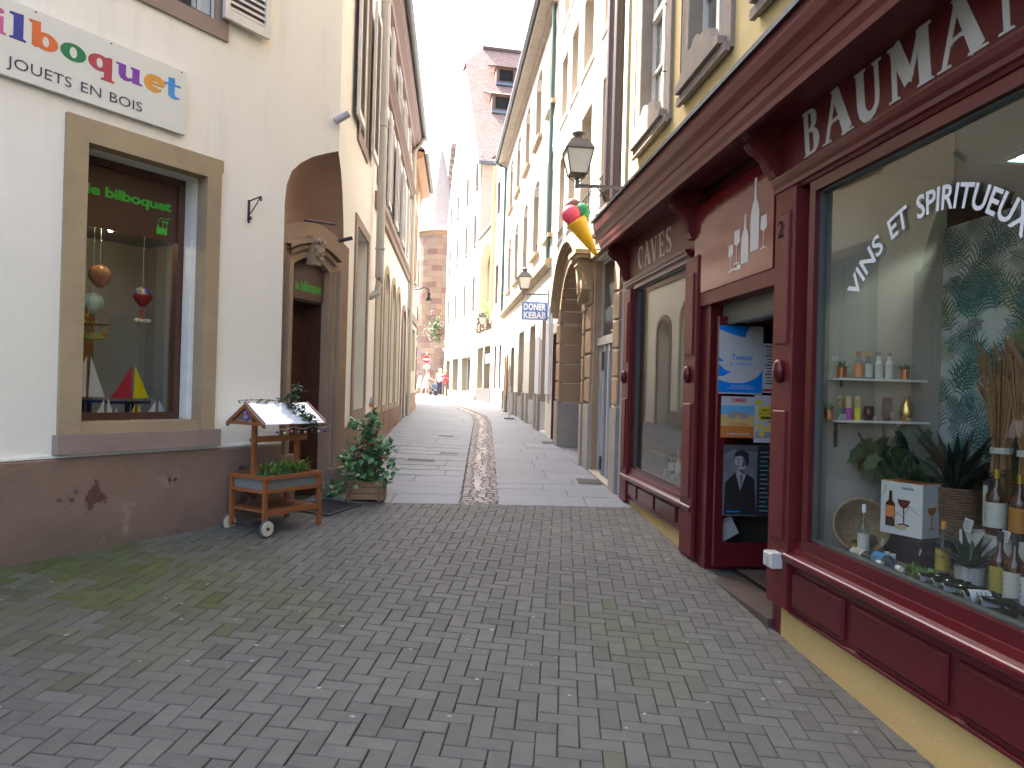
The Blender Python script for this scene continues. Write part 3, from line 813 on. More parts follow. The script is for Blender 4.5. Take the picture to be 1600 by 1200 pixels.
mb = MB(); mb.quad((du0 + .05, DV - .01, .95), (du0 + .3, DV - .01, .95), (du0 + .3, DV - .01, 2.22), (du0 + .05, DV - .01, 2.22)); SD.part('glass', mb, mat('dark_green_pane', (.02, .03, .03), .05, spec=.8), dr)
mb = MB()
for q in range(9):
    a = 2 * PI * q / 9; mb.prism([(du0 + .12 + .05 * math.cos(a) + .022 * math.cos(2 * PI * k / 8), 1.72 + .05 * math.sin(a) + .022 * math.sin(2 * PI * k / 8)) for k in range(8)], DV - .014 - .0003 * q, DV - .012)
mb.prism([(du0 + .10, 1.60), (du0 + .14, 1.60), (du0 + .13, 1.70), (du0 + .11, 1.70)], DV - .018, DV - .012)
SD.part('sticker', mb, GRN, dr)
mb = MB(); mb.tube([(du0 + .33, DV - .05, 1.15), (du0 + .33, DV - .1, 1.17), (du0 + .33, DV - .1, 1.38), (du0 + .33, DV - .05, 1.4)], .009, 6); SD.part('handle', mb, IRON, dr)
# little flue and iron hooks in the niche
mb = MB(); mb.tube([(.30, .03, 3.02), (.62, -.10, 3.04)], .012, 6); mb.tube([(.86, .02, 2.93), (.93, -.10, 2.97)], .02, 8); SD.part('lamp_rod', mb, IRON)
mb = MB(); fp = FL1.w(2.875, 0, 0); 
# rear mass and roof
foot = [(-7, .3), (2.5, .3), (1.2, 3.6), (-1, 9), (-7, 9)]
shell(BN, foot, -.4, ZT, CREAM, skip=1)
mb = MB(); P = [FL1.w(-7.5, -.5, ZT), FL1.w(3.2, -.5, ZT), FL2.w(U_N, -.45, ZT), FL2.w(U_N, 7, ZT), FL1.w(-7.5, 9, ZT)]
Q = [FL1.w(-4, 4, ZT + 3.5), FL2.w(U_N - .5, 3.2, ZT + 3.5)]
PP = [tuple(Minv @ p) for p in P + Q]
mb.mesh(PP, [(0, 1, 6, 5), (1, 2, 6), (2, 3, 6), (3, 4, 5, 6), (4, 0, 5), (4, 3, 2, 1, 0)])
link('roof', mb, TILE, BN.o, (0, 0, 0))
# round corner pillar of wall above the niche
mb = MB(); mb.box(U_N - .3, U_N, .3, 7, 0, ZT); BN2.part('party_wall', mb, CREAM2)
# small cylinder flood lamp on the corner
FLo = FL1.w(2.84, -.0, 4.05)
mb = MB(); mb.tube([(2.80, .0, 4.03), (2.80, -.07, 4.03)], .012, 6, 0); mb.tube([(2.77, -.05, 3.99), (2.86, -.13, 4.08)], .034, 12, 0)
single('flood_lamp', mb, mat('grey_plastic', (.35, .33, .36), .4), FL1, (2.82, 0, 4.0), 'small grey tube shaped lamp on the corner above the door niche', 'lamp')

# ------------------------------------------------------------------ drawn letters (strokes and bowls in a unit box)
def ell(cx, cy, rx, ry, a0, a1, n=14): return [(cx + rx * math.cos(math.radians(a0 + (a1 - a0) * i / n)), cy + ry * math.sin(math.radians(a0 + (a1 - a0) * i / n))) for i in range(n + 1)]
def fat_ring(cx, cy, rx, ry, hx, hy, n=24):
    return ('H', [(cx + rx * math.cos(2 * PI * i / n), cy + ry * math.sin(2 * PI * i / n)) for i in range(n)],
            [(cx + hx * math.cos(2 * PI * i / n + .25), cy + hy * math.sin(2 * PI * i / n + .25)) for i in range(n)])
def P(*p): return ('P', list(p))
def S_(pts, w): return ('S', pts, w)
FAT = {
 'i': [P((.08, 0), (.42, 0), (.42, .07), (.36, .1), (.36, .66), (.08, .62), (.05, .56), (.14, .52), (.14, .1), (.08, .07)), ('P', ell(.25, .84, .12, .11, 0, 340))],
 'l': [P((.05, 0), (.45, 0), (.45, .07), (.38, .11), (.38, 1.02), (.05, .98), (.04, .9), (.14, .87), (.14, .11), (.05, .07))],
 'b': [P((.0, .98), (.0, .9), (.08, .87), (.08, .04), (.2, .0), (.31, .07), (.31, 1.02)), fat_ring(.45, .33, .33, .34, .09, .2)],
 'o': [fat_ring(.4, .33, .38, .35, .11, .22)],
 'q': [fat_ring(.36, .33, .33, .34, .09, .2), P((.49, .6), (.62, .68), (.72, .68), (.72, -.22), (.80, -.25), (.80, -.32), (.40, -.32), (.40, -.25), (.49, -.22))],
 'u': [P((.0, .66), (.0, .58), (.08, .56), (.08, .2), (.14, .06), (.28, -.02), (.44, .02), (.56, .12), (.50, .2), (.38, .14), (.31, .2), (.31, .66)),
       P((.46, .66), (.46, .58), (.52, .56), (.52, .0), (.84, .0), (.84, .07), (.75, .1), (.75, .66))],
 'e': [S_(ell(.38, .33, .27, .255, 8, 318, 20), [.12] + [.2] * 6 + [.22] * 8 + [.18] * 3 + [.12, .08, .05]), P((.2, .29), (.66, .29), (.66, .38), (.2, .38))],
 't': [P((.14, .88), (.36, .92), (.36, .17), (.42, .10), (.50, .12), (.54, .06), (.40, -.02), (.24, -.01), (.14, .1)), P((.0, .52), (.56, .56), (.56, .66), (.0, .62))],
}
SER = {   # wedge-serif capitals
 'B': [S_([(.2, 0), (.2, 1)], .23), P((.0, .0), (.3, .0), (.3, .05), (.0, .03)), P((.0, .97), (.3, .95), (.3, 1.), (.0, 1.)),
       S_([(.25, .965)] + ell(.42, .76, .24, .2, 85, -85, 10) + [(.25, .53)], [.08, .08, .13, .19, .24, .27, .27, .26, .23, .17, .12, .09, .08]),
       S_([(.25, .525)] + ell(.48, .28, .27, .245, 85, -85, 10) + [(.25, .035)], [.08, .08, .13, .20, .26, .30, .30, .28, .23, .17, .12, .08, .08])],
 'A': [S_([(.14, .03), (.47, 1.0)], .10), S_([(.48, 1.02), (.82, .03)], [.21, .27]), P((.0, 0), (.30, 0), (.28, .05), (.0, .04)), P((.62, 0), (1.0, 0), (1.0, .04), (.64, .05)),
       S_([(.24, .32), (.36, .40), (.52, .42), (.68, .34)], .06), P((.34, 1.03), (.56, 1.03), (.54, .94), (.40, .97))],
 'V': [S_([(.53, -.02), (.86, .97)], .07), S_([(.18, .97), (.52, -.02)], [.27, .21]), P((.0, 1), (.38, 1), (.36, .95), (.0, .96)), P((.70, 1), (1.0, 1), (1.0, .96), (.72, .95))],
 'U': [S_([(.2, .96), (.2, .32), (.24, .17), (.34, .07), (.48, .035), (.62, .08), (.73, .2), (.76, .36), (.76, .97)], [.26, .26, .26, .24, .18, .14, .13, .13, .13]), P((.02, 1), (.40, 1), (.38, .95), (.02, .96)), P((.62, 1), (.92, 1), (.92, .96), (.64, .95))],
 'M': [S_([(.14, .03), (.16, .97)], .12), S_([(.18, 1.0), (.50, .22)], [.27, .25]), S_([(.50, .2), (.80, .97)], .10), S_([(.84, .99), (.86, .02)], .25), P((.0, 0), (.28, 0), (.26, .05), (.0, .04)), P((.68, 0), (1.04, 0), (1.04, .04), (.70, .05)), P((.02, 1.0), (.28, 1.0), (.24, .94), (.02, .96)), P((.76, 1), (1.02, 1), (1.02, .96), (.8, .94))],
 'N': [S_([(.14, .03), (.14, .97)], .11), S_([(.16, .98), (.80, .04)], .26), S_([(.84, .02), (.84, .97)], .11), P((.0, 0), (.28, 0), (.26, .05), (.0, .04)), P((.0, 1.0), (.26, 1.0), (.26, .94), (.0, .96)), P((.70, 1), (.98, 1), (.98, .96), (.70, .95))],
 'C': [S_(ell(.5, .5, .40, .46, 48, 312, 22), [.10, .08, .07, .08, .1, .13, .16, .18, .2, .2, .2, .2, .2, .2, .2, .19, .17, .13, .1, .08, .07, .07, .07]), P((.74, .98), (.82, .98), (.82, .70), (.74, .72))],
 'E': [S_([(.22, 0), (.22, 1)], .18), S_([(.1, .965), (.74, .965)], .07), S_([(.1, .035), (.78, .035)], .07), S_([(.25, .5), (.6, .5)], .065), P((.74, 1), (.68, .98), (.74, .78)), P((.78, .0), (.72, .02), (.80, .24)), P((.58, .62), (.62, .62), (.62, .38), (.58, .38))],
 'S': [S_([(.72, .80), (.60, .94), (.42, .965), (.26, .90), (.20, .76), (.28, .62), (.46, .52), (.64, .40), (.72, .25), (.64, .10), (.46, .035), (.28, .07), (.17, .22)], [.05, .07, .09, .12, .16, .19, .2, .2, .17, .13, .09, .07, .05]), P((.70, .98), (.76, .98), (.76, .70), (.70, .76)), P((.13, .02), (.19, .02), (.18, .30), (.13, .30))],
}
def glyph(mb, G, u0, wd, z0, h, v, mi=None, slant=0.0, out=.004):
    for k, q in enumerate(G):
        f = lambda p: (u0 + (p[0] + slant * p[1]) * wd, z0 + p[1] * h)
        vv = v - .0004 * k
        if q[0] == 'P': mb.prism([f(p) for p in q[1]], vv, v + out, mi=mi, back=False)
        elif q[0] == 'H': mb.prism([f(p) for p in q[1]], vv, v + out, holes=[[f(p) for p in q[2]]], mi=mi, back=False)
        else:
            ws = q[2] if isinstance(q[2], (list, tuple)) else [q[2]] * len(q[1])
            mb.ribbon([f(p) for p in q[1]], [x * wd for x in ws], vv, v + out, mi)

# ------------------------------------------------------------------ the toy shop's big sign
sg = Thing('shop_sign', 'long white board with big coloured letters over the toy shop window', 'sign', FL1, (.2, -.03, 3.38))
mb = MB(); mb.box(-1.6, 1.20, -.045, -.012, 3.385, 3.87)
sg.part('board', mb, mat('white_sign_board', (.66, .65, .61), .35, col2=(.60, .59, .56), vs=2, amt=.7))
u = None
LT = [('b', -.39, .24, (.62, .09, .02)), ('i', -.172, .24, (.50, .10, .28)), ('l', -.063, .245, (.015, .03, .28)), ('b', .062, .233, (.62, .13, .03)), ('o', .253, .226, (.0, .17, .07)),
      ('q', .434, .245, (.42, .045, .08)), ('u', .639, .233, (.18, .035, .36)), ('e', .849, .24, (.62, .28, .045)), ('t', 1.009, .246, (.05, .25, .62))]
mids = {}
ZB = {'b': 3.565, 'i': 3.565, 'l': 3.57, 'o': 3.565, 'q': 3.57, 'u': 3.575, 'e': 3.575, 't': 3.575}
for i, (ch, a, wd, c) in enumerate(LT):
    mb = MB(); glyph(mb, FAT[ch], a if i > 1 else a, wd, 3.632, .170, -.047)
    sg.part('letter', mb, mat('sign_ink_%d' % i, c, .45))
for q_, a_, b_ in (('JOUETS', -.062, .337), ('EN', .399, .538), ('BOIS', .599, .841)):
    mb = MB(); text(mb, q_, a_, b_, 3.445, .072, -.048, off=-.002, sp=1.02)
    sg.part('lettering', mb, mat('sign_ink_dark', (.035, .03, .07), .5))
mb = MB()
for q in (-.5, .1, .6, 1.15): mb.ball((q, -.047, 3.855), .006, n=6)
sg.part('screw', mb, IRON)
# scroll bracket on the render
br = Thing('wall_bracket', 'small black wrought iron scroll bracket on cream wall', 'bracket', FL1, (1.84, 0, 2.85))
def scroll(c, r, turns=1.3, a0=0, sgn=1, v=0.0, ax='u'):
    pts = []
    for i in range(18):
        t = i / 17; a = a0 + sgn * t * turns * 2 * PI; rr = r * (1 - .75 * t)
        pts.append((c[0] + rr * math.cos(a), c[1], c[2] + rr * math.sin(a)) if ax == 'u' else (c[0], c[1] + rr * math.cos(a), c[2] + rr * math.sin(a)))
    return pts
mb = MB(); mb.box(1.832, 1.848, -.012, 0, 2.85, 3.03); mb.tube([(1.84, 0, 3.02), (1.84, -.16, 3.045)], .006, 6)
mb.tube([(1.84, -.01, 2.90), (1.84, -.07, 2.95), (1.84, -.14, 3.03)], .005, 6)
mb.tube(scroll((1.84, -.155, 3.02), .02, ax='v'), .005, 5); mb.tube(scroll((1.84, -.03, 2.87), .018, ax='v'), .005, 5)
br.part('scrollwork', mb, IRON)
mb = MB(); mb.ball((1.84, -.01, 2.845), .012, n=6); br.part('finial', mb, IRON)

# ------------------------------------------------------------------ toys behind the left window
def balloon(u, z, r, cols, label, basket, v=.6, deco=False):
    t = Thing('hanging_balloon', label, 'toy balloon', FL1, (u, v, z - r * 1.5), 'toy hot air balloons hanging in the window')
    mb = MB(); prof = [(r * .25, -r * 1.15), (r * .62, -r * .72), (r * .93, -r * .25), (r, .12 * r), (r * .86, r * .55), (r * .5, r * .88), (0, r)]
    k = 16; i0 = len(mb.v)
    mb.lathe(prof, (u, v, z), k); 
    for fi in range(len(mb.f)): mb.m[fi] = ((fi % k) // 2 % 2) if not deco else (1 if fi // k > 2 else 0)
    t.part('envelope', mb, cols, smooth=True)
    mb = MB()
    if basket:
        mb.lathe([(r * .18, 0), (r * .26, r * .35)], (u, v, z - r * 1.9), 10)
        for q in range(4): mb.tube([(u + r * .2 * math.cos(q * PI / 2), v + r * .2 * math.sin(q * PI / 2), z - r * 1.6), (u + r * .25 * math.cos(q * PI / 2), v + r * .25 * math.sin(q * PI / 2), z - r * 1.1)], .0015, 4)
        t.part('basket', mb, TEAK)
    mb = MB(); mb.tube([(u, v, z + r), (u, v, 2.70)], .0012, 4); t.part('string', mb, WHP)
    return t
balloon(.925, 2.29, .085, [mat('copper_paper', (.42, .17, .08), .35, col2=(.5, .3, .18), vs=9), mat('tan_paper', (.34, .14, .07), .4)], 'brown and copper toy balloon, highest in the left window', False)
balloon(.885, 2.07, .080, [mat('mint_paper', (.36, .52, .45), .4), mat('pale_mint_paper', (.48, .60, .52), .4)], 'pale mint green toy balloon hanging below the copper one', True, v=.62)
balloon(1.285, 2.17, .078, [mat('dark_red_paper', (.28, .02, .02), .4), mat('navy_paper', (.05, .06, .25), .4, col2=(.6, .5, .1), vs=22, thr=(.5, .56), amt=1)], 'red toy balloon with a blue crown on the right of the window', False, deco=True)
YEL = mat('yellow_card', (.62, .50, .02), .5); NAV = mat('navy_wood', (.02, .03, .10), .4)
t = Thing('hanging_mobile', 'round mobile of yellow stars on dark wire balloon frame', 'mobile', FL1, (.893, .6, 1.78))
mb = MB(); mb.tube([(.893 + .125 * math.cos(a * PI / 12), .6, 1.905 + .12 * math.sin(a * PI / 12)) for a in range(25)], .002, 4)
mb.tube([(.893 + .045 * math.cos(a * PI / 12), .6, 1.905 + .12 * math.sin(a * PI / 12)) for a in range(25)], .0015, 4)
mb.lathe([(.115, 0), (.118, .002)], (.893, .6, 1.9), 20)
t.part('wire_frame', mb, mat('copper_wire', (.4, .12, .06), .4))
mb = MB()
for q in range(22):
    a = rnd.uniform(0, 2 * PI); r = .11 * math.sqrt(rnd.random()); c = (.893 + r * math.cos(a), .58 + rnd.uniform(-.03, .05), 1.905 + r * math.sin(a)); s_ = rnd.uniform(.008, .016)
    mb.mesh([(c[0] + s_ * (1 if k % 2 else .45) * math.cos(2 * PI * k / 10), c[1], c[2] + s_ * (1 if k % 2 else .45) * math.sin(2 * PI * k / 10)) for k in range(10)], [tuple(range(10))])
t.part('star', mb, YEL)
mb = MB(); mb.lathe([(.10, 0), (.108, .045)], (.893, .62, 1.785), 18); t.part('tray', mb, mat('orange_card', (.5, .18, .05), .5, col2=(.25, .4, .1), vs=30, thr=(.45, .55), amt=1))
t = Thing('hanging_mobile', 'little figures on white clouds hanging under the red balloon', 'mobile', FL1, (1.29, .6, 1.93))
mb = MB()
for q in (-.05, -.015, .02, .055): mb.ball((1.29 + q, .6, 1.965), .028, (1, .5, .7), 8)
t.part('cloud', mb, mat('cream_wood', (.62, .55, .38), .6), smooth=True)
mb = MB(); mb.lathe([(.018, 0), (.012, .05), (.0, .06)], (1.285, .6, 1.985), 8); mb.ball((1.285, .6, 2.05), .014, n=8); t.part('figure', mb, mat('red_wood', (.35, .04, .03), .5))
mb = MB()
for q in range(9):
    a = rnd.uniform(-.08, .08); z = rnd.uniform(1.80, 1.93); mb.ball((1.29 + a, .6, z), .006, n=6); mb.tube([(1.29 + a, .6, z), (1.29 + a, .6, 1.95)], .0006, 3)
mb.tube([(1.29, .6, 1.96), (1.29, .6, 2.1)], .001, 3); t.part('bead', mb, mat('gold_bead', (.5, .35, .1), .3, metal=.8))
def sailboat(u, z, L, H, main, jib, hull, label, v=.55, stand=True, sl=1):
    t = Thing('toy_sailboat', label, 'toy boat', FL1, (u, v, z), 'wooden toy sailing boats on the window board')
    zh = z + (.085 if stand else .0) * L / .34
    mb = MB(); n = 10; top = []; bot = []
    for i in range(n + 1):
        s_ = i / n; x = u - L / 2 + L * s_; w_ = .16 * L * math.sin(PI * (s_ * .85 + .12)) ** .8; top.append((x, w_)); 
    vs = []; 
    for x, w_ in top: vs += [(x, v - w_, zh + .09 * L), (x, v + w_, zh + .09 * L), (x, v + w_ * .5, zh + .01), (x, v - w_ * .5, zh + .01)]
    fs = []
    for i in range(n):
        a = i * 4; b = a + 4; fs += [(a, a + 1, b + 1, b), (a + 1, a + 2, b + 2, b + 1), (a + 2, a + 3, b + 3, b + 2), (a + 3, a, b, b + 3)]
    fs += [(0, 1, 2, 3), (n * 4, n * 4 + 1, n * 4 + 2, n * 4 + 3)]
    mb.mesh(vs, fs); t.part('hull', mb, hull)
    zt = zh + .10 * L; mu = u + .06 * L * sl
    mb = MB(); mb.tube([(mu, v, zt - .01), (mu, v, zt + H)], [.005, .002], 6); mb.tube([(mu, v, zt + .012), (mu - .52 * L * sl, v, zt + .012)], .003, 5); t.part('mast', mb, TEAK)
    mb = MB(); mb.prism([(mu - .008 * sl, zt + .02), (mu - .008 * sl, zt + H * .95), (mu - .25 * L * sl, zt + H * .5), (mu - .50 * L * sl, zt + .02)], v - .001, v + .001); t.part('mainsail', mb, main)
    mb = MB(); mb.prism([(mu + .01 * sl, zt + .02), (mu + .02 * sl, zt + H * .95), (mu + .40 * L * sl, zt + .02)], v - .004, v - .002); t.part('jib', mb, jib)
    if stand:
        mb = MB(); mb.box(u - .05 * L, u - .02 * L, v - .03, v + .03, z, zh + .015); mb.box(u + .1 * L, u + .13 * L, v - .03, v + .03, z, zh + .015); t.part('stand', mb, NAV)
RSAIL = mat('crimson_sail', (.42, .015, .04), .7); YSAIL = mat('yellow_sail', (.66, .52, .0), .7); WSAIL = mat('white_sail', (.62, .62, .62), .7); REDW = mat('red_lacquer', (.4, .02, .015), .4)
sailboat(1.165, 1.175, .36, .30, RSAIL, YSAIL, NAV, 'toy boat with a crimson mainsail and yellow jib')
sailboat(.83, 1.19, .34, .36, WSAIL, WSAIL, mat('blue_lacquer', (.02, .06, .3), .4), 'tall toy boat with white sails at the left of the window', v=.6)
sailboat(.90, 1.145, .17, .17, WSAIL, WSAIL, REDW, 'small white sailed toy boat with red hull in front', v=.45, stand=False)
sailboat(1.16, 1.145, .12, .13, YSAIL, YSAIL, REDW, 'tiny yellow sailed toy boat under the crimson one', v=.46, stand=False)
sailboat(1.36, 1.145, .20, .15, WSAIL, WSAIL, mat('light_blue_lacquer', (.06, .16, .42), .4), 'small white sailed toy boat with blue hull on the right', v=.5, stand=False)
sailboat(1.03, 1.145, .14, .10, WSAIL, WSAIL, NAV, 'small dark hulled boat low between the two tall ones', v=.56, stand=False)
for k, (u, c, l) in enumerate(((.985, (.5, .06, .03), 'red'), (1.045, (.6, .2, .05), 'orange'), (1.10, (.7, .66, .6), 'white'), (1.225, (.66, .6, .5), 'cream'))):
    t = Thing('toy_car', 'tiny %s wooden toy on wheels on the window board' % l, 'toy', FL1, (u, .42, 1.14))
    m_ = mat('toy_%s' % l, c, .4)
    mb = MB(); mb.box(u - .03, u + .03, .40, .44, 1.15, 1.17); mb.prism([(u - .02, 1.17), (u + .018, 1.17), (u + .010, 1.19), (u - .015, 1.19)], .405, .435); mb.ball((u, .42, 1.195), .009, n=6); t.part('body', mb, m_)
    mb = MB()
    for a in (-.02, .02):
        for b in (.396, .444): mb.lathe([(.009, -.003), (.009, .003)], (u + a, b, 1.149), 8, ax=(0, 1, 0))
    t.part('wheel', mb, REDW)

# ================================================================== LEFT: SECOND HOUSE (brown cornices, arched windows)
U2 = 10.9; Z2 = 7.5
B2 = Thing('town_house', 'second house on the left with arched ground floor windows and brown cornices', 'building', FL2, (U_N + .1, 0, .4))
ar = [(3.72, 4.42), (4.95, 5.75), (6.32, 7.12), (7.62, 8.35)]
H = [arch(a, b, 1.14, 3.05, 3.36) for a, b in ar] + [arch(9.1, 9.95, .45, 2.9, 3.15)]
f1 = [(3.75, 4.45), (5.15, 5.9), (6.75, 7.5), (8.4, 9.15)]
H += [rect(a, b, 4.35, 5.85) for a, b in f1] + [rect(a, b, 6.35, 7.2) for a, b in f1]
wall(B2, U_N + .002, U2, -.2, Z2, H, .3, CREAM2)
mb = MB(); mb.profile([(-.03, 0), (-.03, 1.03), (.0, 1.045), (.0, 0)], U_N + .002, 8.98); B2.part('plinth', mb, PLINTH)
for a, b in ar:
    w_ = window(B2, a, b, 1.14, 3.34, .2, 'plain', fm=mat('grey_wood', (.42, .41, .38), .6), pane=MATS['frosted_pane'])
    mb = MB(); mb.prism(arch(a - .13, b + .13, 1.035, 3.05, 3.50), -.02, -.001, holes=[arch(a, b, 1.14, 3.05, 3.36)]); B2.part('surround', mb, STONE, w_)
w_ = window(B2, 9.1, 9.95, .5, 3.1, .25, 'plain', fm=BRW, pane=BRW, name='door')
mb = MB(); mb.prism(arch(8.99, 10.07, .2, 2.9, 3.28), -.04, -.001, holes=[arch(9.1, 9.95, .2, 2.9, 3.15)]); B2.part('surround', mb, STONEP, w_)
for z, hs in ((4.35, 5.85), (6.35, 7.2)):
    for a, b in f1:
        w_ = window(B2, a, b, z, hs, .18, 'plain')
        surround(B2, w_, a, b, z, hs, .09, STONEP, .012, sill=False)
        if z < 5: iron_rail(B2, w_, a, b, z, .3, -.02)
        shutter(B2, a - .42, a - .10, z, hs, SHUTG, -.04); shutter(B2, b + .10, b + .42, z, hs, SHUTG, -.04)
mb = MB(); mb.profile([(0, 3.98), (-.05, 3.98), (-.05, 4.08), (-.09, 4.12), (-.09, 4.2), (0, 4.22)], U_N + .01, U2); B2.part('sill_band', mb, STONEP)
mb = MB(); mb.profile([(0, 6.02), (-.06, 6.02), (-.06, 6.10), (-.14, 6.16), (-.14, 6.22), (0, 6.25)], U_N + .01, U2); B2.part('cornice', mb, CORN)
mb = MB(); mb.profile([(0, 7.30), (-.08, 7.30), (-.10, 7.36), (-.20, 7.40), (-.20, 7.46), (-.24, 7.48), (-.24, 7.55), (0, 7.58)], U_N + .01, U2 + .1); B2.part('eaves', mb, CORNP)
gutter(B2, U_N + .01, U2 + .15, -.31, 7.56, .065)
mb = MB(); mb.prism([(U_N + .01, 7.56), (U2 + .1, 7.56), (U2 + .1, 7.60), (U_N + .01, 7.60)], -.26, 0)
B2.part('eave_board', mb, ZINC)
mb = MB(); mb.quad((U_N + .01, -.28, 7.62), (U2 + .1, -.28, 7.62), (U2 + .1, 3.3, 11.3), (U_N + .01, 3.3, 11.3)); mb.quad((U_N + .01, 7, 7.6), (U2 + .1, 7, 7.6), (U2 + .1, 3.3, 11.3), (U_N + .01, 3.3, 11.3))
mb.poly([(U2 + .1, -.38, 7.62), (U2 + .1, 7, 7.6), (U2 + .1, 3.3, 11.3)]); B2.part('roof', mb, TILE)
shell(B2, [(U_N, .3), (U2, .3), (U2, 7), (U_N, 7)], 0, Z2, CREAM2, skip=1)
mb = MB(); mb.tube([(U2 - .1, -.31, 7.5), (U2 - .02, -.22, 7.38), (U2 - .0, -.08, 7.2), (U2, -.08, .6)], .045, 8); B2.part('downpipe', mb, GRYPIPE)

# ================================================================== LEFT: THIRD HOUSE
e2 = FL2.w(U2, 0, 0)
FL3 = Frame((e2.x + .02, e2.y), (-.25, 3.47))
B3 = Thing('town_house', 'third house on the left, orange soffit and dark shop windows low down', 'building', FL3, (0, 0, .6))
L3u = 3.75
H = [rect(.35, 1.35, 1.85, 3.12), rect(1.75, 3.2, 1.85, 3.0), rect(.35, 1.0, 4.35, 6.1), rect(1.9, 2.5, 4.35, 6.1), rect(.35, 1.0, 6.6, 7.1), rect(1.9, 2.5, 6.6, 7.1)]
wall(B3, 0.01, L3u, -.2, 7.15, H, .3, BEIGE)
mb = MB(); mb.profile([(-.03, 0), (-.03, 1.25), (0, 1.26), (0, 0)], .01, L3u + .03); B3.part('plinth', mb, STONEY)
for a, b, c, d in ((.35, 1.35, 1.85, 3.12), (1.75, 3.2, 1.85, 3.0)): window(B3, a, b, c, d, .12, 'plain', fm=BRW)
mb = MB(); mb.box(.05, 3.5, -.05, 0, 3.14, 3.34); B3.part('lintel_beam', mb, CORN)
for a, b, c, d in ((.35, 1.0, 4.35, 6.1), (1.9, 2.5, 4.35, 6.1), (.35, 1.0, 6.6, 7.1), (1.9, 2.5, 6.6, 7.1)):
    w_ = window(B3, a, b, c, d, .15, 'plain'); surround(B3, w_, a, b, c, d, .12, CORNO, .02)
mb = MB(); mb.profile([(0, 7.0), (-.1, 7.0), (-.27, 7.08), (-.27, 7.2), (0, 7.25)], .01, L3u + .1); B3.part('eaves', mb, CORNO)
gutter(B3, .01, L3u + .12, -.335, 7.22, .065)
mb = MB(); mb.quad((.01, -.3, 7.26), (L3u + .1, -.3, 7.26), (L3u - 1.5, 2.6, 10), (.01, 2.6, 10)); mb.poly([(L3u + .1, -.3, 7.26), (L3u + .1, 6, 7.26), (L3u - 1.5, 2.6, 10)]); mb.poly([(.01, -.3, 7.26), (.01, 6, 7.26), (.01, 2.6, 10)]); mb.quad((.01, 6, 7.26), (L3u + .1, 6, 7.26), (L3u - 1.5, 2.6, 10), (.01, 2.6, 10)); B3.part('roof', mb, TILE)
shell(B3, [(0, .3), (L3u, .3), (L3u, 6), (0, 6)], 0, 7.15, BEIGE, skip=1)
mb = MB(); mb.box(L3u - .002, L3u + .0, 0, .3, 0, 7.1); B3.part('corner', mb, BEIGE)
# hanging bell lamp on a scroll arm
hl = Thing('wall_lamp', 'black bell shaped lamp hanging from a scroll arm, left side of the lane', 'lamp', FL3, (1.6, 0, 3.7))
mb = MB(); ua = 1.5
mb.tube([(ua, 0, 4.02), (ua, -.14, 4.0), (ua, -.28, 4.06), (ua, -.40, 4.05), (ua, -.43, 3.98)], .012, 6)
mb.tube(scroll((ua, -.06, 4.10), .07, 1.5, PI, -1, ax='v'), .009, 5); mb.tube(scroll((ua, -.41, 4.0), .06, 1.3, PI / 2, -1, ax='v'), .009, 5)
hl.part('arm', mb, IRON)
mb = MB(); mb.lathe([(.025, .22), (.05, .20), (.05, .17), (.035, .12), (.085, .02), (.10, 0), (.03, .0)], (ua, -.43, 3.72), 12); hl.part('lamp_shade', mb, IRON)
mb = MB(); mb.tube([(ua, -.43, 3.93), (ua, -.43, 3.99)], .006, 5); hl.part('hook', mb, IRON)

# ================================================================== LEFT: FOURTH HOUSE, unseen round the bend, put in to shade the slabs
e3 = FL3.w(L3u, 0, 0)
FL4 = Frame((e3.x - .12, e3.y + .05), (-.165, 1))
B4 = Thing('town_house', 'fourth house on the left, unseen where the lane bends, added to shade the paving', 'building', FL4, (3, 0, .7))
H = [rect(a, a + .9, 4.4, 6.0) for a in (.8, 2.8, 4.8)] + [rect(a, a + 1.1, .9, 3.1) for a in (.7, 2.7, 4.7)]
wall(B4, .05, 6.8, -.2, 7.6, H, .3, CREAM2)
for q in H: window(B4, q[0][0], q[1][0], q[0][1], q[2][1], .18, 'plain')
shell(B4, [(.05, .3), (6.8, .3), (6.8, 7), (.05, 7)], 0, 7.6, CREAM2, skip=1)
mb = MB(); mb.mesh([(.05, -.25, 7.6), (6.9, -.25, 7.6), (6.9, 7, 7.6), (.05, 7, 7.6), (1.5, 3.4, 10.6), (5.4, 3.4, 10.6)], [(0, 1, 5, 4), (1, 2, 5), (2, 3, 4, 5), (3, 0, 4), (3, 2, 1, 0)]); B4.part('roof', mb, TILE)

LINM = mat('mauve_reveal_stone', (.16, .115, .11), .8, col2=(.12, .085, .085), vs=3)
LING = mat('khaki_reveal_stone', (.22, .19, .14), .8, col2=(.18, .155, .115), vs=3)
def lining(T, w_, a, b, c, d, dep, m_):
    mb = MB(); mb.box(a + .002, a + .02, .004, dep, c + .002, d - .03); mb.box(a + .002, b - .002, .004, dep, d - .026, d - .004)
    T.part('reveal', mb, m_, w_)
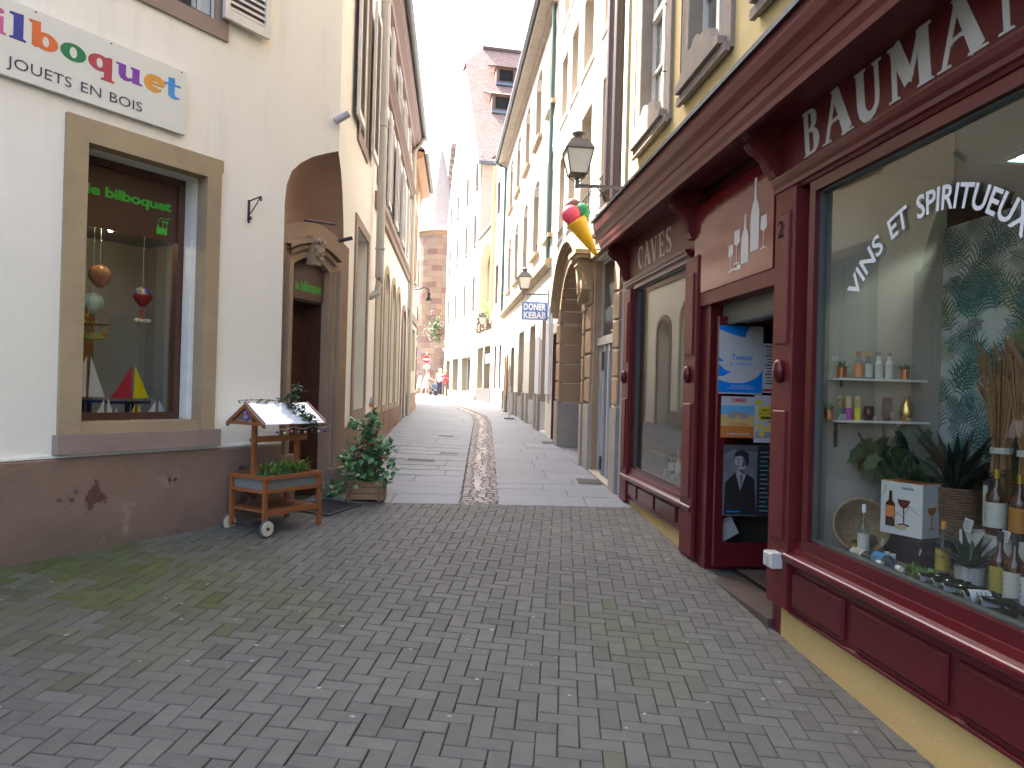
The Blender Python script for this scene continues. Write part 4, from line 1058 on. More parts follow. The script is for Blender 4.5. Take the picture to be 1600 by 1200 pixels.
# ================================================================== END OF THE LANE: church turret and house
TW = Frame((-5.95, 58), (1, 0))
ct_ = Thing('church_turret', 'round sandstone turret with pale conical roof closing the lane', 'tower', TW, (0, 0, .7))
mb = MB(); R1 = 1.55; n = 24; rowh = .42; z = .5; r_ = 0
while z < 12.9:
    k = 0
    off = (r_ % 2) * .5
    for j in range(n // 2):
        a0, a1 = (j + off) * 4 * PI / n, (j + off + 1) * 4 * PI / n
        c = rnd.choice([(1, .95, .9), (1.12, 1.05, .85), (.95, .80, .76), (.85, .62, .6), (1.1, .98, .82), (1.02, .9, .8)]); b = rnd.uniform(.85, 1.1); c = tuple(q * b for q in c)
        am = (a0 + a1) / 2
        for p, q in ((a0, am), (am, a1)):
            mb.poly([(R1 * math.cos(p), R1 * math.sin(p), z + .008), (R1 * math.cos(q), R1 * math.sin(q), z + .008), (R1 * math.cos(q), R1 * math.sin(q), z + rowh - .008), (R1 * math.cos(p), R1 * math.sin(p), z + rowh - .008)], t=c)
    z += rowh; r_ += 1
mb.lathe([(R1 - .01, .3), (R1 - .01, 12.9)], (0, 0, 0), 24, t=(.7, .6, .5))
mb.lathe([(R1, 12.9), (R1 + .1, 12.98), (R1 + .1, 13.2), (R1 + .22, 13.3)], (0, 0, 0), 24, t=(1.2, 1.05, .8))
ct_.part('shaft', mb, mat('turret_sandstone', (.27, .205, .165), .85, tint='tint', col2=(.23, .17, .14), vs=2, amt=.7, bump=.2, bs=20))
mb = MB(); mb.lathe([(R1 + .35, 13.2), (R1 - .05, 13.8), (1.15, 14.8), (.75, 16.5), (.3, 19), (0, 20)], (0, 0, 0), 24); ct_.part('roof', mb, mat('pale_turret_tiles', (.42, .36, .32), .8))
mb = MB(); mb.box(-.12, .02, -1.58, -1.4, 5.6, 6.2); ct_.part('window', mb, DARK)
nv = Thing('church', 'tall sandstone church wall with stepped gable behind the turret', 'church', TW, (1.8, 2, .7))
mb = MB(); mb.box(.6, 9, .9, 9, .3, 15.5); nv.part('wall', mb, STONEP)
mb = MB(); mb.profile([(.6, 15.5), (9.2, 15.5), (4.9, 22)], .3, 9); nv.part('roof', mb, TILE)
mb = MB()
for q in range(10): mb.box(.25, .6, .9 + q * .4, 1.25 + q * .4, 15.5 + q * .62, 16.0 + q * .62)
nv.part('crockets', mb, STONE)
# house behind on the left of the turret
hb = Thing('town_house', 'pale house left of the church turret with dark shop front', 'building', TW, (-4, 3, .7))
mb = MB(); mb.prism(rect(-9, -1.0, .3, 14), 3.4, 3.7, holes=[rect(-2.4, -1.6, 5.5, 8.0), rect(-4.4, -3.6, 5.5, 8), rect(-3.4, -1.4, 1.0, 3.6), rect(-2.4, -1.6, 9.5, 12), rect(-4.4, -3.6, 9.5, 12)]); hb.part('wall', mb, WHITE)
for a, b, c, d in ((-2.4, -1.6, 5.5, 8.0), (-4.4, -3.6, 5.5, 8), (-2.4, -1.6, 9.5, 12), (-4.4, -3.6, 9.5, 12)): window(hb, a, b, c, d, 3.55, 'plain', pane=PANEF); 
window(hb, -3.4, -1.4, 1.0, 3.6, 3.5, 'plain', BRW)
mb = MB(); mb.box(-3.6, -1.2, 3.2, 3.4, 3.7, 4.5); hb.part('shop_sign', mb, mat('blue_fascia', (.03, .07, .28), .4))
mb = MB(); mb.box(-3.2, -1.2, 3.1, 3.4, 5.1, 5.3); hb.part('ledge', mb, STONE)
mb = MB(); mb.profile([(3.2, 14), (11, 14), (7, 18.5)], -9, -1.0); hb.part('roof', mb, mat('dark_slate', (.08, .085, .09), .6))
shell(hb, [(-9, 3.7), (-1, 3.7), (-1, 11), (-9, 11)], .3, 14, WHITE, skip=1)
mb = MB(); mb.box(-.6, .0, -1.72, -1.62, 2.95, 3.8); mb.box(.35, 1.5, -.2, .5, 2.9, 3.6)
# shop at the foot of the church, right
sh = Thing('corner_shop', 'small blue and glass shop front at the foot of the church', 'shop', Frame((-4.9, 55.5), (1, 0)), (0, 0, .75))
mb = MB(); mb.box(0, 3, 0, .3, .6, 4.1); mb.box(0, 3, .3, 2, .6, 4.1); sh.part('wall', mb, STONEP)
mb = MB(); mb.box(.25, 2.8, -.05, 0, 2.9, 3.8); sh.part('fascia', mb, MATS['blue_fascia'])
mb = MB(); mb.box(.25, 2.8, -.03, 0, 1.0, 2.8); sh.part('shop_window', mb, PANE)

# ================================================================== RIGHT, FAR: cream house with steep tiled roof (T), low link (B), slim house (C)
FT = Frame((-4.24, 46), (3.81, -18))
T_ = Thing('tall_house', 'tall cream house with steep tiled roof, shutters and dormers at the bend', 'building', FT, (6, 0, .8))
UT = 12.45; ZE = 11.8; UR = 6.5; ZA = 19.6
rows = [(10.75, 12.2, [1.4, 4.6, 8.3, 10.9]), (8.05, 9.7, [1.5, 4.6, 8.2]), (5.05, 6.8, [1.4, 4.6, 8.3, 11.0])]
H = []; W_ = []
for zs, zh, us in [(10.6, 12.1, [1.6, 4.7, 8.2, 11.2]), (7.95, 9.65, [1.6, 4.8, 8.2, 11.0]), (5.0, 6.75, [1.6, 4.7, 8.1, 11.0])]:
    for u in us: H.append(rect(u, u + .85, zs, min(zh, zs + 1.7))); W_.append((u, u + .85, zs, min(zh, zs + 1.7)))
SM = [(1.9, 2.5, 13.7, 14.5), (4.3, 4.9, 13.7, 14.5), (6.6, 7.1, 13.5, 14.3)]
GF = [(1.0, 3.0, 1.2, 2.95), (4.0, 6.6, 1.2, 2.95), (7.7, 10.8, 1.2, 2.9)]
H += [rect(*q) for q in SM] + [rect(*q) for q in GF]
mb = MB(); mb.prism([(0, 0), (UT, 0), (UT, ZE - .1), (UR + .92, 18.3), (UR - .92, 18.3), (.2, ZE - .1)], 0, .35, holes=H); T_.part('wall', mb, CREAM2)
for a, b, c, d in W_:
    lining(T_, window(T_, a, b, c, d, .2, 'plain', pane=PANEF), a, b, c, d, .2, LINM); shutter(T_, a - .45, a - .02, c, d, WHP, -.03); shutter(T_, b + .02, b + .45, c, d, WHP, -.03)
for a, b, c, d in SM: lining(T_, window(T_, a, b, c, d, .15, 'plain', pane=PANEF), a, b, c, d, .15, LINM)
for a, b, c, d in GF:
    w_ = window(T_, a, b, c, d, .3, 'plain', fm=mat('grey_wood', (.42, .41, .38), .6), pane=PANEF)
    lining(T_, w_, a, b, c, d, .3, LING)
    mb = MB(); mb.box(a - .1, b + .1, -.03, -.001, d + .02, d + .62); T_.part('shop_fascia', mb, WHP, w_)
mb = MB(); text(mb, 'arts', 2.0, 2.9, 3.12, .24, -.035, off=.01); T_.part('lettering', mb, IRON)
mb = MB(); mb.box(-.03, UT, -.06, 0, .5, 1.02); T_.part('plinth', mb, STONEY)
mb = MB(); mb.box(-.02, UT, -.10, -.001, 3.60, 3.74); mb.box(-.02, UT, -.06, -.001, 4.15, 4.22); T_.part('string_course', mb, WHP)
DT = 10.5
# return wall facing the camera, and the back
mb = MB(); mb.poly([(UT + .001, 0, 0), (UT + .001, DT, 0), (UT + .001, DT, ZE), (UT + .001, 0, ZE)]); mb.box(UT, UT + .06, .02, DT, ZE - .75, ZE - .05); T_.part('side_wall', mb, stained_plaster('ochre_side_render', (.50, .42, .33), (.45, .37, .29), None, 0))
mb = MB(); mb.poly([(0, 0, 0), (0, DT, 0), (0, DT, ZE), (0, 0, ZE)]); mb.poly([(0, DT, 0), (UT, DT, 0), (UT, DT, ZE), (0, DT, ZE)]); T_.part('rear_wall', mb, CREAM2)
def roofq(mb, pts, org, ex, ey):
    """quad or triangle with UVs in metres, for tiles"""
    mb.poly(pts)
def tiled(name, T, faces, parent=None):
    mb = MB()
    for f in faces: mb.poly(f)
    o = T.part(name, mb, TILE, parent); me = o.data; uv = me.uv_layers.new(name='UVMap')
    for p in me.polygons:
        nrm = p.normal; ex = Vector((0, 0, 1)).cross(nrm)
        ex = ex.normalized() if ex.length > .01 else Vector((1, 0, 0)); ey = nrm.cross(ex)
        for li in p.loop_indices:
            co = me.vertices[me.loops[li].vertex_index].co; uv.data[li].uv = (co.dot(ex), co.dot(ey))
    return o
E0 = UT + .35; zE = ZE - .2
tiled('roof', T_, [
    [(E0, -.18, zE), (E0, DT, zE), (UR, DT, ZA), (UR, .85, ZA), (UR + .95, -.18, 18.4)],
    [(UR + .95, -.18, 18.4), (UR, .85, ZA), (UR - .95, -.18, 18.4)],
    [(2 * UR - E0, .01, zE), (UR - .95, .01, 18.4), (UR, .85, ZA), (UR, DT, ZA), (2 * UR - E0, DT, zE)]])
mb = MB(); mb.tube([(UR, .85, ZA + .05), (UR, DT, ZA + .05)], .12, 8); T_.part('ridge', mb, TILE)
gm = MB(); gm.tube([(E0 + .06, -.2, zE - .03), (E0 + .06, DT, zE - .03)], .09, 8); T_.part('gutter', gm, ZINC)
# two dormers on the slope that faces the camera
sl = (ZA - zE) / (E0 - UR)
for v_, zc in ((1.78, 17.05), (1.32, 15.0)):
    uc = E0 - (zc - zE) / sl
    dm = MB(); wd_ = .52; h_ = .78
    dm.prism([(v_ - wd_, zc - .1), (v_ + wd_, zc - .1), (v_ + wd_, zc + h_), (v_ - wd_, zc + h_)], 0, .9, holes=[[(v_ - .36, zc + .06), (v_ + .36, zc + .06), (v_ + .36, zc + .66), (v_ - .36, zc + .66)]])
    dm.v = [(uc + .12 - p[1], p[0], p[2]) for p in dm.v]
    d_ = T_.part('dormer', dm, TILE)
    dm = MB(); dm.poly([(uc, v_ - .45, zc + .03), (uc, v_ + .45, zc + .03), (uc, v_ + .45, zc + .7), (uc, v_ - .45, zc + .7)]); T_.part('pane', dm, DARK, d_)
    u1_ = E0 - (zc + 1.25 - zE) / sl
    tiled('dormer_roof', T_, [[(uc + .3, v_ - .62, zc + h_ - .06), (uc + .3, v_ + .62, zc + h_ - .06), (u1_ - .2, v_ + .85, zc + 1.35), (u1_ - .2, v_ - .85, zc + 1.35)],
                             [(uc + .1, v_ - .56, zc + h_ - .02), (u1_ - .2, v_ - .85, zc + 1.33), (uc - .5, v_ - .56, zc + .56)],
                             [(uc + .1, v_ + .56, zc + h_ - .02), (u1_ - .2, v_ + .85, zc + 1.33), (uc - .5, v_ + .56, zc + .56)]], d_)
    dm = MB(); dm.box(uc + .1, uc + .3, v_ - .55, v_ + .55, zc - .22, zc - .10); T_.part('apron', dm, mat('blue_zinc', (.17, .20, .25), .4, metal=.3), d_)
# link B with the loggia arch
B_ = Thing('low_house', 'low cream house with tall arched loggia and plants in the opening', 'building', FT, (14, 0, .8))
lg = arch(12.75, 15.9, 4.25, 6.55, 7.65, 12)
mb = MB(); mb.prism(rect(UT + .01, 16.4, 0, 8.1), 0, .35, holes=[lg, rect(12.75, 14.35, 1.4, 3.2), rect(14.5, 16.1, 1.0, 3.2)]); B_.part('wall', mb, BEIGE)
mb = MB(); mb.box(12.6, 12.75, .35, 3.0, 4.2, 7.7); mb.box(15.9, 16.2, .35, 3.0, 4.2, 7.7); mb.box(12.7, 16.0, 2.9, 3.05, 4.2, 7.7); mb.box(12.7, 16.0, .3, 3.05, 4.1, 4.24); mb.box(12.7, 16, .3, 3.05, 7.7, 7.8); B_.part('loggia', mb, MATS['ochre_side_render'])
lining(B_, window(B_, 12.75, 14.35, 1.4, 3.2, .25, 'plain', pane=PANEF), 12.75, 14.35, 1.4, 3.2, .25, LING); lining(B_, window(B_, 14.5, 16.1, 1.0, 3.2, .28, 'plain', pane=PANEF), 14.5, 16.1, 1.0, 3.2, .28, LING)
mb = MB(); mb.box(14.5, 16.1, .05, .12, 2.45, 2.85); B_.part('shop_sign', mb, mat('mauve_sign', (.22, .18, .24), .5))
mb = MB(); mb.box(12.5, 16.3, -.02, .0, .7, 1.4); B_.part('plinth', mb, mat('dark_brown_tile', (.035, .02, .018), .4))
mb = MB(); mb.box(UT + .01, 16.4, -.12, 3, 8.1, 8.22); B_.part('roof', mb, ZINC)
mb = MB(); mb.box(12.5, 16.3, -.08, 0, 4.05, 4.2); B_.part('ledge', mb, STONE)
# slim house C
FCEND = 20.6
C_ = Thing('slim_house', 'narrow cream house between the loggia and the white house', 'building', FT, (18, 0, .8))
Hc = []
for zs, zh in ((4.75, 6.3), (8.3, 9.6)):
    for u in (16.75, 18.1, 19.3): Hc.append((u, u + .6, zs, zh))
Hg = [(16.9, 17.4, 1.4, 3.1), (17.9, 18.4, 1.4, 3.1)]
mb = MB(); mb.prism(rect(16.41, FCEND, 0, 10.4), 0, .35, holes=[rect(*q) for q in Hc + Hg]); C_.part('wall', mb, CREAM2)
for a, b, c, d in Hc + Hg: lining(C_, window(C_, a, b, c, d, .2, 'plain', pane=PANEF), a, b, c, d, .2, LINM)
mb = MB(); mb.poly([(16.42, 0, 0), (16.42, 8, 0), (16.42, 8, 10.4), (16.42, 0, 10.4)]); mb.poly([(FCEND, 0, 0), (FCEND, 8, 0), (FCEND, 8, 10.4), (FCEND, 0, 10.4)]); mb.poly([(16.42, 0, 10.4), (FCEND, 0, 10.4), (FCEND, 8, 10.4), (16.42, 8, 10.4)]); C_.part('rear_wall', mb, CREAM2)
mb = MB(); mb.tube([(16.5, -.1, 4.5), (16.5, -.1, 8.2), (16.6, -.1, 10.3)], .09, 8); C_.part('downpipe', mb, mat('yellow_pipe', (.5, .42, .22), .5))
mb = MB(); mb.box(16.5, FCEND, -.03, 0, .7, 1.1); C_.part('plinth', mb, STONE)

# ================================================================== RIGHT: WHITE HOUSE
FR = Frame((1.69, 4.5), (.096, -1))
def R_at(u, v, z): return FR.w(u, v, z)
LINING = mat('beige_reveal_stone', (.37, .30, .225), .8, col2=(.31, .25, .19), vs=3)
UW0, UW1 = -21.5, -10.12
WB = Thing('white_house', 'long white house with rows of arched windows and wide beige eaves', 'building', FR, (-15, 0, .6))
wx = [(-20.1, -18.95), (-17.85, -16.75), (-15.55, -14.45), (-13.35, -12.25), (-11.1, -9.95 - .25)]
H = []
for a, b in wx:
    a_, b_ = a, min(b, -10.2); H += [arch(a_, b_, 7.2, 8.6, 8.8, 6), arch(a_, b_, 4.55, 6.05, 6.27, 6)]
gfh = [(-20.6, -20.0, .7, 2.5), (-18.3, -17.2, .7, 2.68), (-16.05, -14.75, .65, 2.97), (-13.5, -12.2, .6, 2.95), (-11.35, -10.55, .6, 3.2)]
H += [rect(*q) for q in gfh]
wall(WB, UW0, UW1, 0, 9.2, H, .42, WHITE)
for a, b in wx:
    b_ = min(b, -10.2)
    for z0, z1 in ((7.2, 8.8), (4.55, 6.27)):
        w_ = window(WB, a, b_, z0, z1, .30, 'plain', pane=PANEF); sill(WB, w_, a - .1, b_ + .08, z0, STONE, .10, .08)
        mb = MB(); mb.prism(arch(a - .09, b_ + .09 if b_ > b - .01 else b_ + .06, z0, z1 - .2, z1 + .12, 6), -.02, -.001, holes=[arch(a, b_, z0 + .001, z1 - .2, z1, 6)]); WB.part('surround', mb, WHITE, w_)
        mb = MB(); mb.box(a + .001, a + .012, .004, .30, z0 + .001, z1 - .22); mb.box(a + .02, b_ - .02, .01, .30, z1 - .03, z1 - .02); WB.part('reveal', mb, LINING, w_)
        iron_rail(WB, w_, a, b_, z0, .32, .08)
SHW = mat('blue_white_shade', (.62, .64, .70), .5, col2=(.54, .56, .62), vs=5)  # bluish tone of white wall in shade, put into the colour
for k, (a, b, c, d) in enumerate(gfh):
    o = window(WB, a, b, c, d, .30, 'plain', pane=SHW if k in (2, 3) else PANEF, name='shop_window')
    if k in (3, 4):
        mb = MB(); mb.bev(b + .02, b + .72, -.03, -.001, 1.36, d - .05, .01); WB.part('shaded_wall_panel', mb, SHW)  # flat panel coloured as the shaded stretch of smooth wall
    mb = MB(); mb.box(a + .001, a + .012, .004, .30, c + .6, d - .01); WB.part('reveal', mb, LINING, o)
    mb = MB(); mb.box(a - .32, a, -.05, .0, .3, 1.35); WB.part('plinth_block', mb, STONEG, o)
    if k < 4:
        mb = MB(); mb.box(b, b + .32, -.05, 0, .3, 1.35); WB.part('plinth_block', mb, STONEG, o)
mb = MB()
for q in range(8): mb.box(-16.0, -15.2, .12, .2, .75 + q * .11, .82 + q * .11)
WB.part('vent_louvre', mb, mat('pale_louvre', (.7, .7, .7), .4))
mb = MB(); mb.profile([(0, 3.85), (-.06, 3.85), (-.14, 3.93), (-.14, 4.03), (0, 4.06)], UW0, UW1); WB.part('string_course', mb, STONE)
mb = MB(); mb.profile([(0, 9.1), (-.10, 9.1), (-.12, 9.16), (-.33, 9.19), (-.33, 9.31), (0, 9.36)], UW0 - .1, UW1); WB.part('eaves', mb, SOFF)
gutter(WB, UW0 - .1, UW1, -.385, 9.32, .06)
mb = MB(); mb.quad((UW0, -.35, 9.38), (UW1, -.35, 9.38), (UW1, 5, 13.4), (UW0, 5, 13.4)); mb.quad((UW0, 10, 9.42), (UW1, 10, 9.42), (UW1, 5, 13.4), (UW0, 5, 13.4)); mb.poly([(UW0, -.6, 9.42), (UW0, 10, 9.42), (UW0, 5, 13.4)]); WB.part('roof', mb, TILE)
shell(WB, [(UW0, .42), (UW1, .42), (UW1, 10), (UW0, 10)], 0, 9.4, WHITE, skip=1)
mb = MB(); mb.tube([(-21.35, -.38, 9.27), (-21.3, -.25, 9.12), (-21.1, -.08, 9.0), (-21.35, -.08, 3.9)], .05, 8); WB.part('downpipe', mb, GRNPIPE)
mb = MB(); mb.tube([(-10.25, -.07, 9.1), (-10.25, -.07, 4.05)], .045, 8); WB.part('downpipe', mb, GRNPIPE)

# ================================================================== RIGHT: HOUSE WITH THE STONE PORTAL (M)
UM0, UM1 = -10.11, -4.29
MWALL = stained_plaster('portal_house_render', (.74, .71, .64), (.68, .64, .57), None, 0)
MBG = Thing('portal_house', 'pale house with the arched sandstone carriage portal', 'building', FR, (-7.3, 0, .35))
h1 = [(-9.45, -8.85), (-8.45, -7.80), (-7.3, -6.45), (-5.75, -5.0)]
H = [rect(a, b, 3.95, 5.75) for a, b in h1] + [rect(a, b, 6.45, 7.6) for a, b in [(-9.45, -8.8), (-8.4, -7.75), (-7.3, -6.5), (-5.75, -5.0)]] + [rect(a, b, 8.25, 9.7) for a, b in [(-9.4, -8.8), (-8.4, -7.75), (-7.3, -6.5), (-5.75, -5.0)]]
PA = arch(-8.52, -6.50, -.1, 2.62, 3.52, 16)
H2 = [PA, rect(-9.72, -9.0, -.1, 2.52), rect(-5.93, -4.68 + .04, -.1, 3.28)]
out = rect(UM0, UM1, -.4, 10.8)
wall(MBG, 0, 0, 0, 0, H + H2[:2] + [rect(-5.93, -4.66, -.1, 3.28)], .32, MWALL, outline=out)
for q in H:
    a, b, c, d = q[0][0], q[1][0], q[0][1], q[2][1]
    w_ = window(MBG, a, b, c, d, .24, 'plain', pane=PANEF); mb = MB()
    mb.box(a - .12, b + .12, -.03, -.001, c - .10, c - .04); MBG.part('sill', mb, WHITE, w_)
    mb = MB(); mb.box(a + .001, a + .012, .01, .24, c + .001, d - .013); mb.box(a + .001, b - .001, .01, .24, d - .012, d - .001); MBG.part('reveal', mb, LINING, w_)
    if c < 4: iron_rail(MBG, w_, a, b, c, .42, -.02)
# portal: rusticated jambs, voussoirs, hood
pt = MBG
mb = MB()
def blocks(u0, u1, v0, v1, z0, z1, hgt, stag=0):
    z = z0; k = 0
    while z < z1 - .05:
        h_ = min(hgt, z1 - z); mb.bev(u0 - (0 if k % 2 else 0), u1, v0, v1, z + .008, z + h_ - .008, .012); z += h_; k += 1
for a_, b_ in ((-8.93, -8.53), (-6.49, -6.36)):
    mb = MB(); blocks(a_, b_, -.06, -.001, 1.28, 2.62, .335); mb.box(a_, b_, -.075, -.001, .2, 1.27, mi=1)
    MBG.part('portal_jamb', mb, [STONEY, STONEG])
# the deep reveal towards the gate: coursed blocks on the far side and along the vault
mb = MB(); dv = .34
def jblock(u, z0, z1, mi=0):
    mb.bev(0, dv + .14, -.012, 0, z0 + .006, z1 - .006, .010, mi)
i0 = 0
def put_jamb(us, sgn):
    z = .3; first = True
    while z < 2.62:
        h_ = .95 if first else .335
        i0 = len(mb.v); mb.bev(-.06, dv, -.014, -.002, z + .006, min(z + h_, 2.62) - .006, .009, 1 if first else 0)
        for i in range(i0, len(mb.v)):
            a, b, c = mb.v[i]; mb.v[i] = (us + sgn * (-b), a, c)
        z += h_; first = False
put_jamb(-8.52, 1); put_jamb(-6.50, -1)
c = -7.51; n = 13
for q in range(n):
    a0, a1 = PI * q / n + .012, PI * (q + 1) / n - .012; vs = []
    for a in (a0, a1):
        for rr in (1.0, .985):
            for v_ in (-.06, dv): vs.append((c + (1.01 * rr) * math.cos(a), v_, 2.62 + .90 * rr * math.sin(a)))
    mb.mesh(vs, [(2, 3, 7, 6), (0, 1, 3, 2), (4, 5, 7, 6), (0, 2, 6, 4)])
MBG.part('portal_reveal', mb, [STONEY, STONEG])
mb = MB()
for q in range(n):
    a0, a1 = PI * q / n + .01, PI * (q + 1) / n - .01
    pts = [(c + 1.01 * math.cos(a0), 2.62 + .90 * math.sin(a0)), (c + 1.27 * math.cos(a0), 2.62 + 1.13 * math.sin(a0)), (c + 1.27 * math.cos(a1), 2.62 + 1.13 * math.sin(a1)), (c + 1.01 * math.cos(a1), 2.62 + .90 * math.sin(a1))]
    mb.prism(pts, -.07, -.001)
MBG.part('voussoirs', mb, STONEY)
mb = MB()
for rr, pr, th in ((1.30, -.20, .09), (1.40, -.13, .07), (1.23, -.11, .06)):
    ps = [(c + rr * math.cos(PI * q / 20), 2.66 + rr * .90 * math.sin(PI * q / 20)) for q in range(1, 20)]
    qs = [(c + (rr + th) * math.cos(PI * q / 20), 2.66 + (rr + th) * .90 * math.sin(PI * q / 20)) for q in range(1, 20)]
    mb.prism(ps + qs[::-1], pr, -.001)
for s_ in (-1, 1): mb.prism([(c + s_ * 1.20, 2.72), (c + s_ * 1.52, 2.90), (c + s_ * 1.44, 3.05), (c + s_ * 1.22, 3.0)][::s_], -.17, -.001)
MBG.part('hood_mould', mb, STONE)
mb = MB(); mb.box(-8.52, -6.50, .36, .40, 0, 3.4)
for q in range(7): mb.box(-8.5 + q * .29, -8.26 + q * .29, .345, .36, .5, 3.2)
MBG.part('gate', mb, mat('brown_gate', (.12, .055, .04), .5))
mb = MB(); mb.box(-9.72, -9.0, .22, .26, 0, 2.52); mb.box(-9.718, -9.70, .001, .22, 0, 2.52); MBG.part('side_door', mb, mat('dark_red_door', (.10, .018, .02), .5))
# console above the right pier
mb = MB(); mb.box(-6.44, -5.86, -.30, 0, 3.38, 3.44); mb.box(-6.40, -5.90, -.26, 0, 3.33, 3.38)
mb.profile([(0, 3.33), (-.22, 3.33), (-.24, 3.25), (-.14, 3.14), (-.10, 2.95), (-.05, 2.78), (0, 2.76)], -6.30, -6.02)
MBG.part('console', mb, STONE)
# shop doorway right of the portal
for a, b in ((-6.34, -5.95), (-4.60, -4.30)):
    mb = MB(); z = 1.30
    while z < 2.72:
        mb.bev(a, b, -.04, -.001, z + .01, z + .33, .012); z += .345
    mb.bev(a, b, -.035, -.001, 2.70, 3.28, .01)
    mb.box(a - .01, b + .01, -.05, -.001, .1, 1.28, mi=1)
    MBG.part('pier', mb, [STONEY, STONEG])
mb = MB(); mb.box(-6.30, -4.42, -.09, -.001, 3.30, 3.56); MBG.part('lintel', mb, STONE)
mb = MB(); mb.box(-5.928, -5.90, .001, .20, .3, 3.28); mb.box(-4.69, -4.665, 0, .20, .2, 3.28); MBG.part('reveal', mb, STONEY)
FRM = mat('grey_frame_paint', (.42, .42, .41), .4)
mb = MB(); frame_ring(mb, -5.90, -4.69, 2.18, 3.28, .05, .10, .14); mb.box(-5.90, -4.69, .05, .13, 2.10, 2.20); w_ = MBG.part('transom_window', mb, FRM)
mb = MB(); mb.quad((-5.86, .12, 2.22), (-4.72, .12, 2.22), (-4.72, .12, 3.24), (-5.86, .12, 3.24)); MBG.part('pane', mb, PANE, w_)
mb = MB(); n = 9
for q in range(n):
    a = -5.90 + q * 1.21 / n; mb.prism([(a + .004, .22), (a + 1.21 / n - .004, .22), (a + 1.21 / n - .004, 2.09), (a + .004, 2.09)], .08 + (q % 2) * .03, .14 + (q % 2) * .02)
mb.box(-5.5, -5.47, .05, .08, .3, 2.0); mb.box(-5.2, -5.17, .05, .08, .3, 2.0)
fd = MBG.part('folding_door', mb, FRM)
for a_, b_ in ((1.75, 2.0), (.42, .60)):
    mb = MB(); mb.box(-5.52, -5.44, .03, .05, a_, b_); MBG.part('lock', mb, IRON, fd)
mb = MB(); mb.prism([(-6.0, .0), (-4.55, .0), (-4.55, .30), (-6.0, .38)], -.04, .16); MBG.part('threshold', mb, STONEG)
mb = MB(); mb.tube([(-4.80, -.10, 3.95), (-4.80, -.10, 10.6)], .062, 10); d_ = MBG.part('downpipe', mb, BRNPIPE)
mb = MB(); mb.tube([(-4.38, -.10, 3.75), (-4.38, -.10, 10.6)], .066, 10); MBG.part('downpipe', mb, BRNPIPE)
mb = MB(); mb.lathe([(.05, -.12), (.10, 0), (.10, .05)], (-4.80, -.10, 3.95), 10); MBG.part('pipe_hopper', mb, BRNPIPE, d_)
mb = MB(); mb.quad((UM0, -.4, 10.8), (UM1, -.4, 10.8), (UM1, 5, 14), (UM0, 5, 14)); mb.box(UM0, UM1, -.35, .35, 10.8, 10.95); MBG.part('roof', mb, TILE)
shell(MBG, [(UM0, .32), (UM1, .32), (UM1, 9), (UM0, 9)], 0, 10.8, BEIGE, skip=1)
# conduit with odd fittings on the lane face
mb = MB(); mb.tube([(-9.95, -.03, 1.2), (-9.92, -.03, 3.6), (-9.95, -.03, 9.5)], .012, 5); MBG.part('cable', mb, GRYPIPE)
mb = MB(); mb.box(-5.60, -5.28, -.16, -.002, 3.55, 3.80)
single('shutter_motor_box', mb, mat('beige_box', (.5, .45, .36), .5), FR, (-5.4, 0, 3.55), 'small beige box on the wall just behind the cone tip', 'box')

# ================================================================== RIGHT: YELLOW HOUSE AND THE WINE SHOP
UY0, UY1 = -4.28, 5.6
YB = Thing('yellow_house', 'yellow rendered house with grey stone window frames above the wine shop', 'building', FR, (0, 0, 0))
yw = [(-3.62, -2.70), (-2.02, -1.20), (-.42, .42), (1.2, 2.1), (2.9, 3.8)]
H = [rect(a, b, 4.25, 6.1) for a, b in yw] + [rect(a, b, 7.2, 8.9) for a, b in yw]
wall(YB, 0, 0, 0, 0, H, .3, YELLOW, outline=rect(UY0, UY1, 3.30, 10.4))
STG = mat('weathered_grey_stone', (.27, .225, .185), .9, col2=(.20, .165, .135), vs=4, amt=.9, bump=.4, bs=50)
for a, b in yw:
    for z0, z1 in ((4.25, 6.1), (7.2, 8.9)):
        w_ = window(YB, a, b, z0, z1, .09, 'cross', fm=mat('old_white_window', (.60, .57, .53), .5, col2=(.5, .47, .43), vs=7), pane=PANEC)
        surround(YB, w_, a, b, z0, z1, .17, STG, .035)
        mb = MB(); mb.box(a - .17, b + .17, -.075, -.036, z0 - .20, z0 - .13); mb.box(a + .001, a + .012, -.03, .09, z0, z1); YB.part('sill', mb, STG, w_)
        mb = MB(); W = b - a   # scalloped apron board standing on the sill
        pts = [(a - .10, z0 - .12), (b + .10, z0 - .12), (b + .10, z0 - .06), (b - .02, z0 - .02), (b - .10, z0 + .09), (b - .2, z0 + .13), (a + W * .62, z0 + .12), (a + W * .55, z0 + .17), (a + W * .45, z0 + .17), (a + W * .38, z0 + .12), (a + .2, z0 + .13), (a + .10, z0 + .09), (a + .02, z0 - .02), (a - .10, z0 - .06)]
        mb.prism(pts, -.11, -.037); YB.part('scalloped_board', mb, STG, w_)
        mb = MB(); mb.tube([(a - .14, -.05, z0), (a - .14, -.05, z1)], .006, 5); YB.part('shutter_rod', mb, IRON, w_)
        mb = MB(); mb.tube([(b + .10, -.05, z0 + .3), (b + .10, -.09, z0 + .3), (b + .10, -.09, z0 + .36)], .008, 5); YB.part('shutter_hook', mb, IRON, w_)
shell(YB, [(UY0, .3), (UY1, .3), (UY1, 9), (UY0, 9)], 3.3, 10.4, YELLOW, skip=1)
mb = MB(); mb.quad((UY0, -.4, 10.4), (UY1, -.4, 10.4), (UY1, 5, 14), (UY0, 5, 14)); mb.box(UY0, UY1, -.35, 9, 10.35, 10.4); YB.part('roof', mb, TILE)
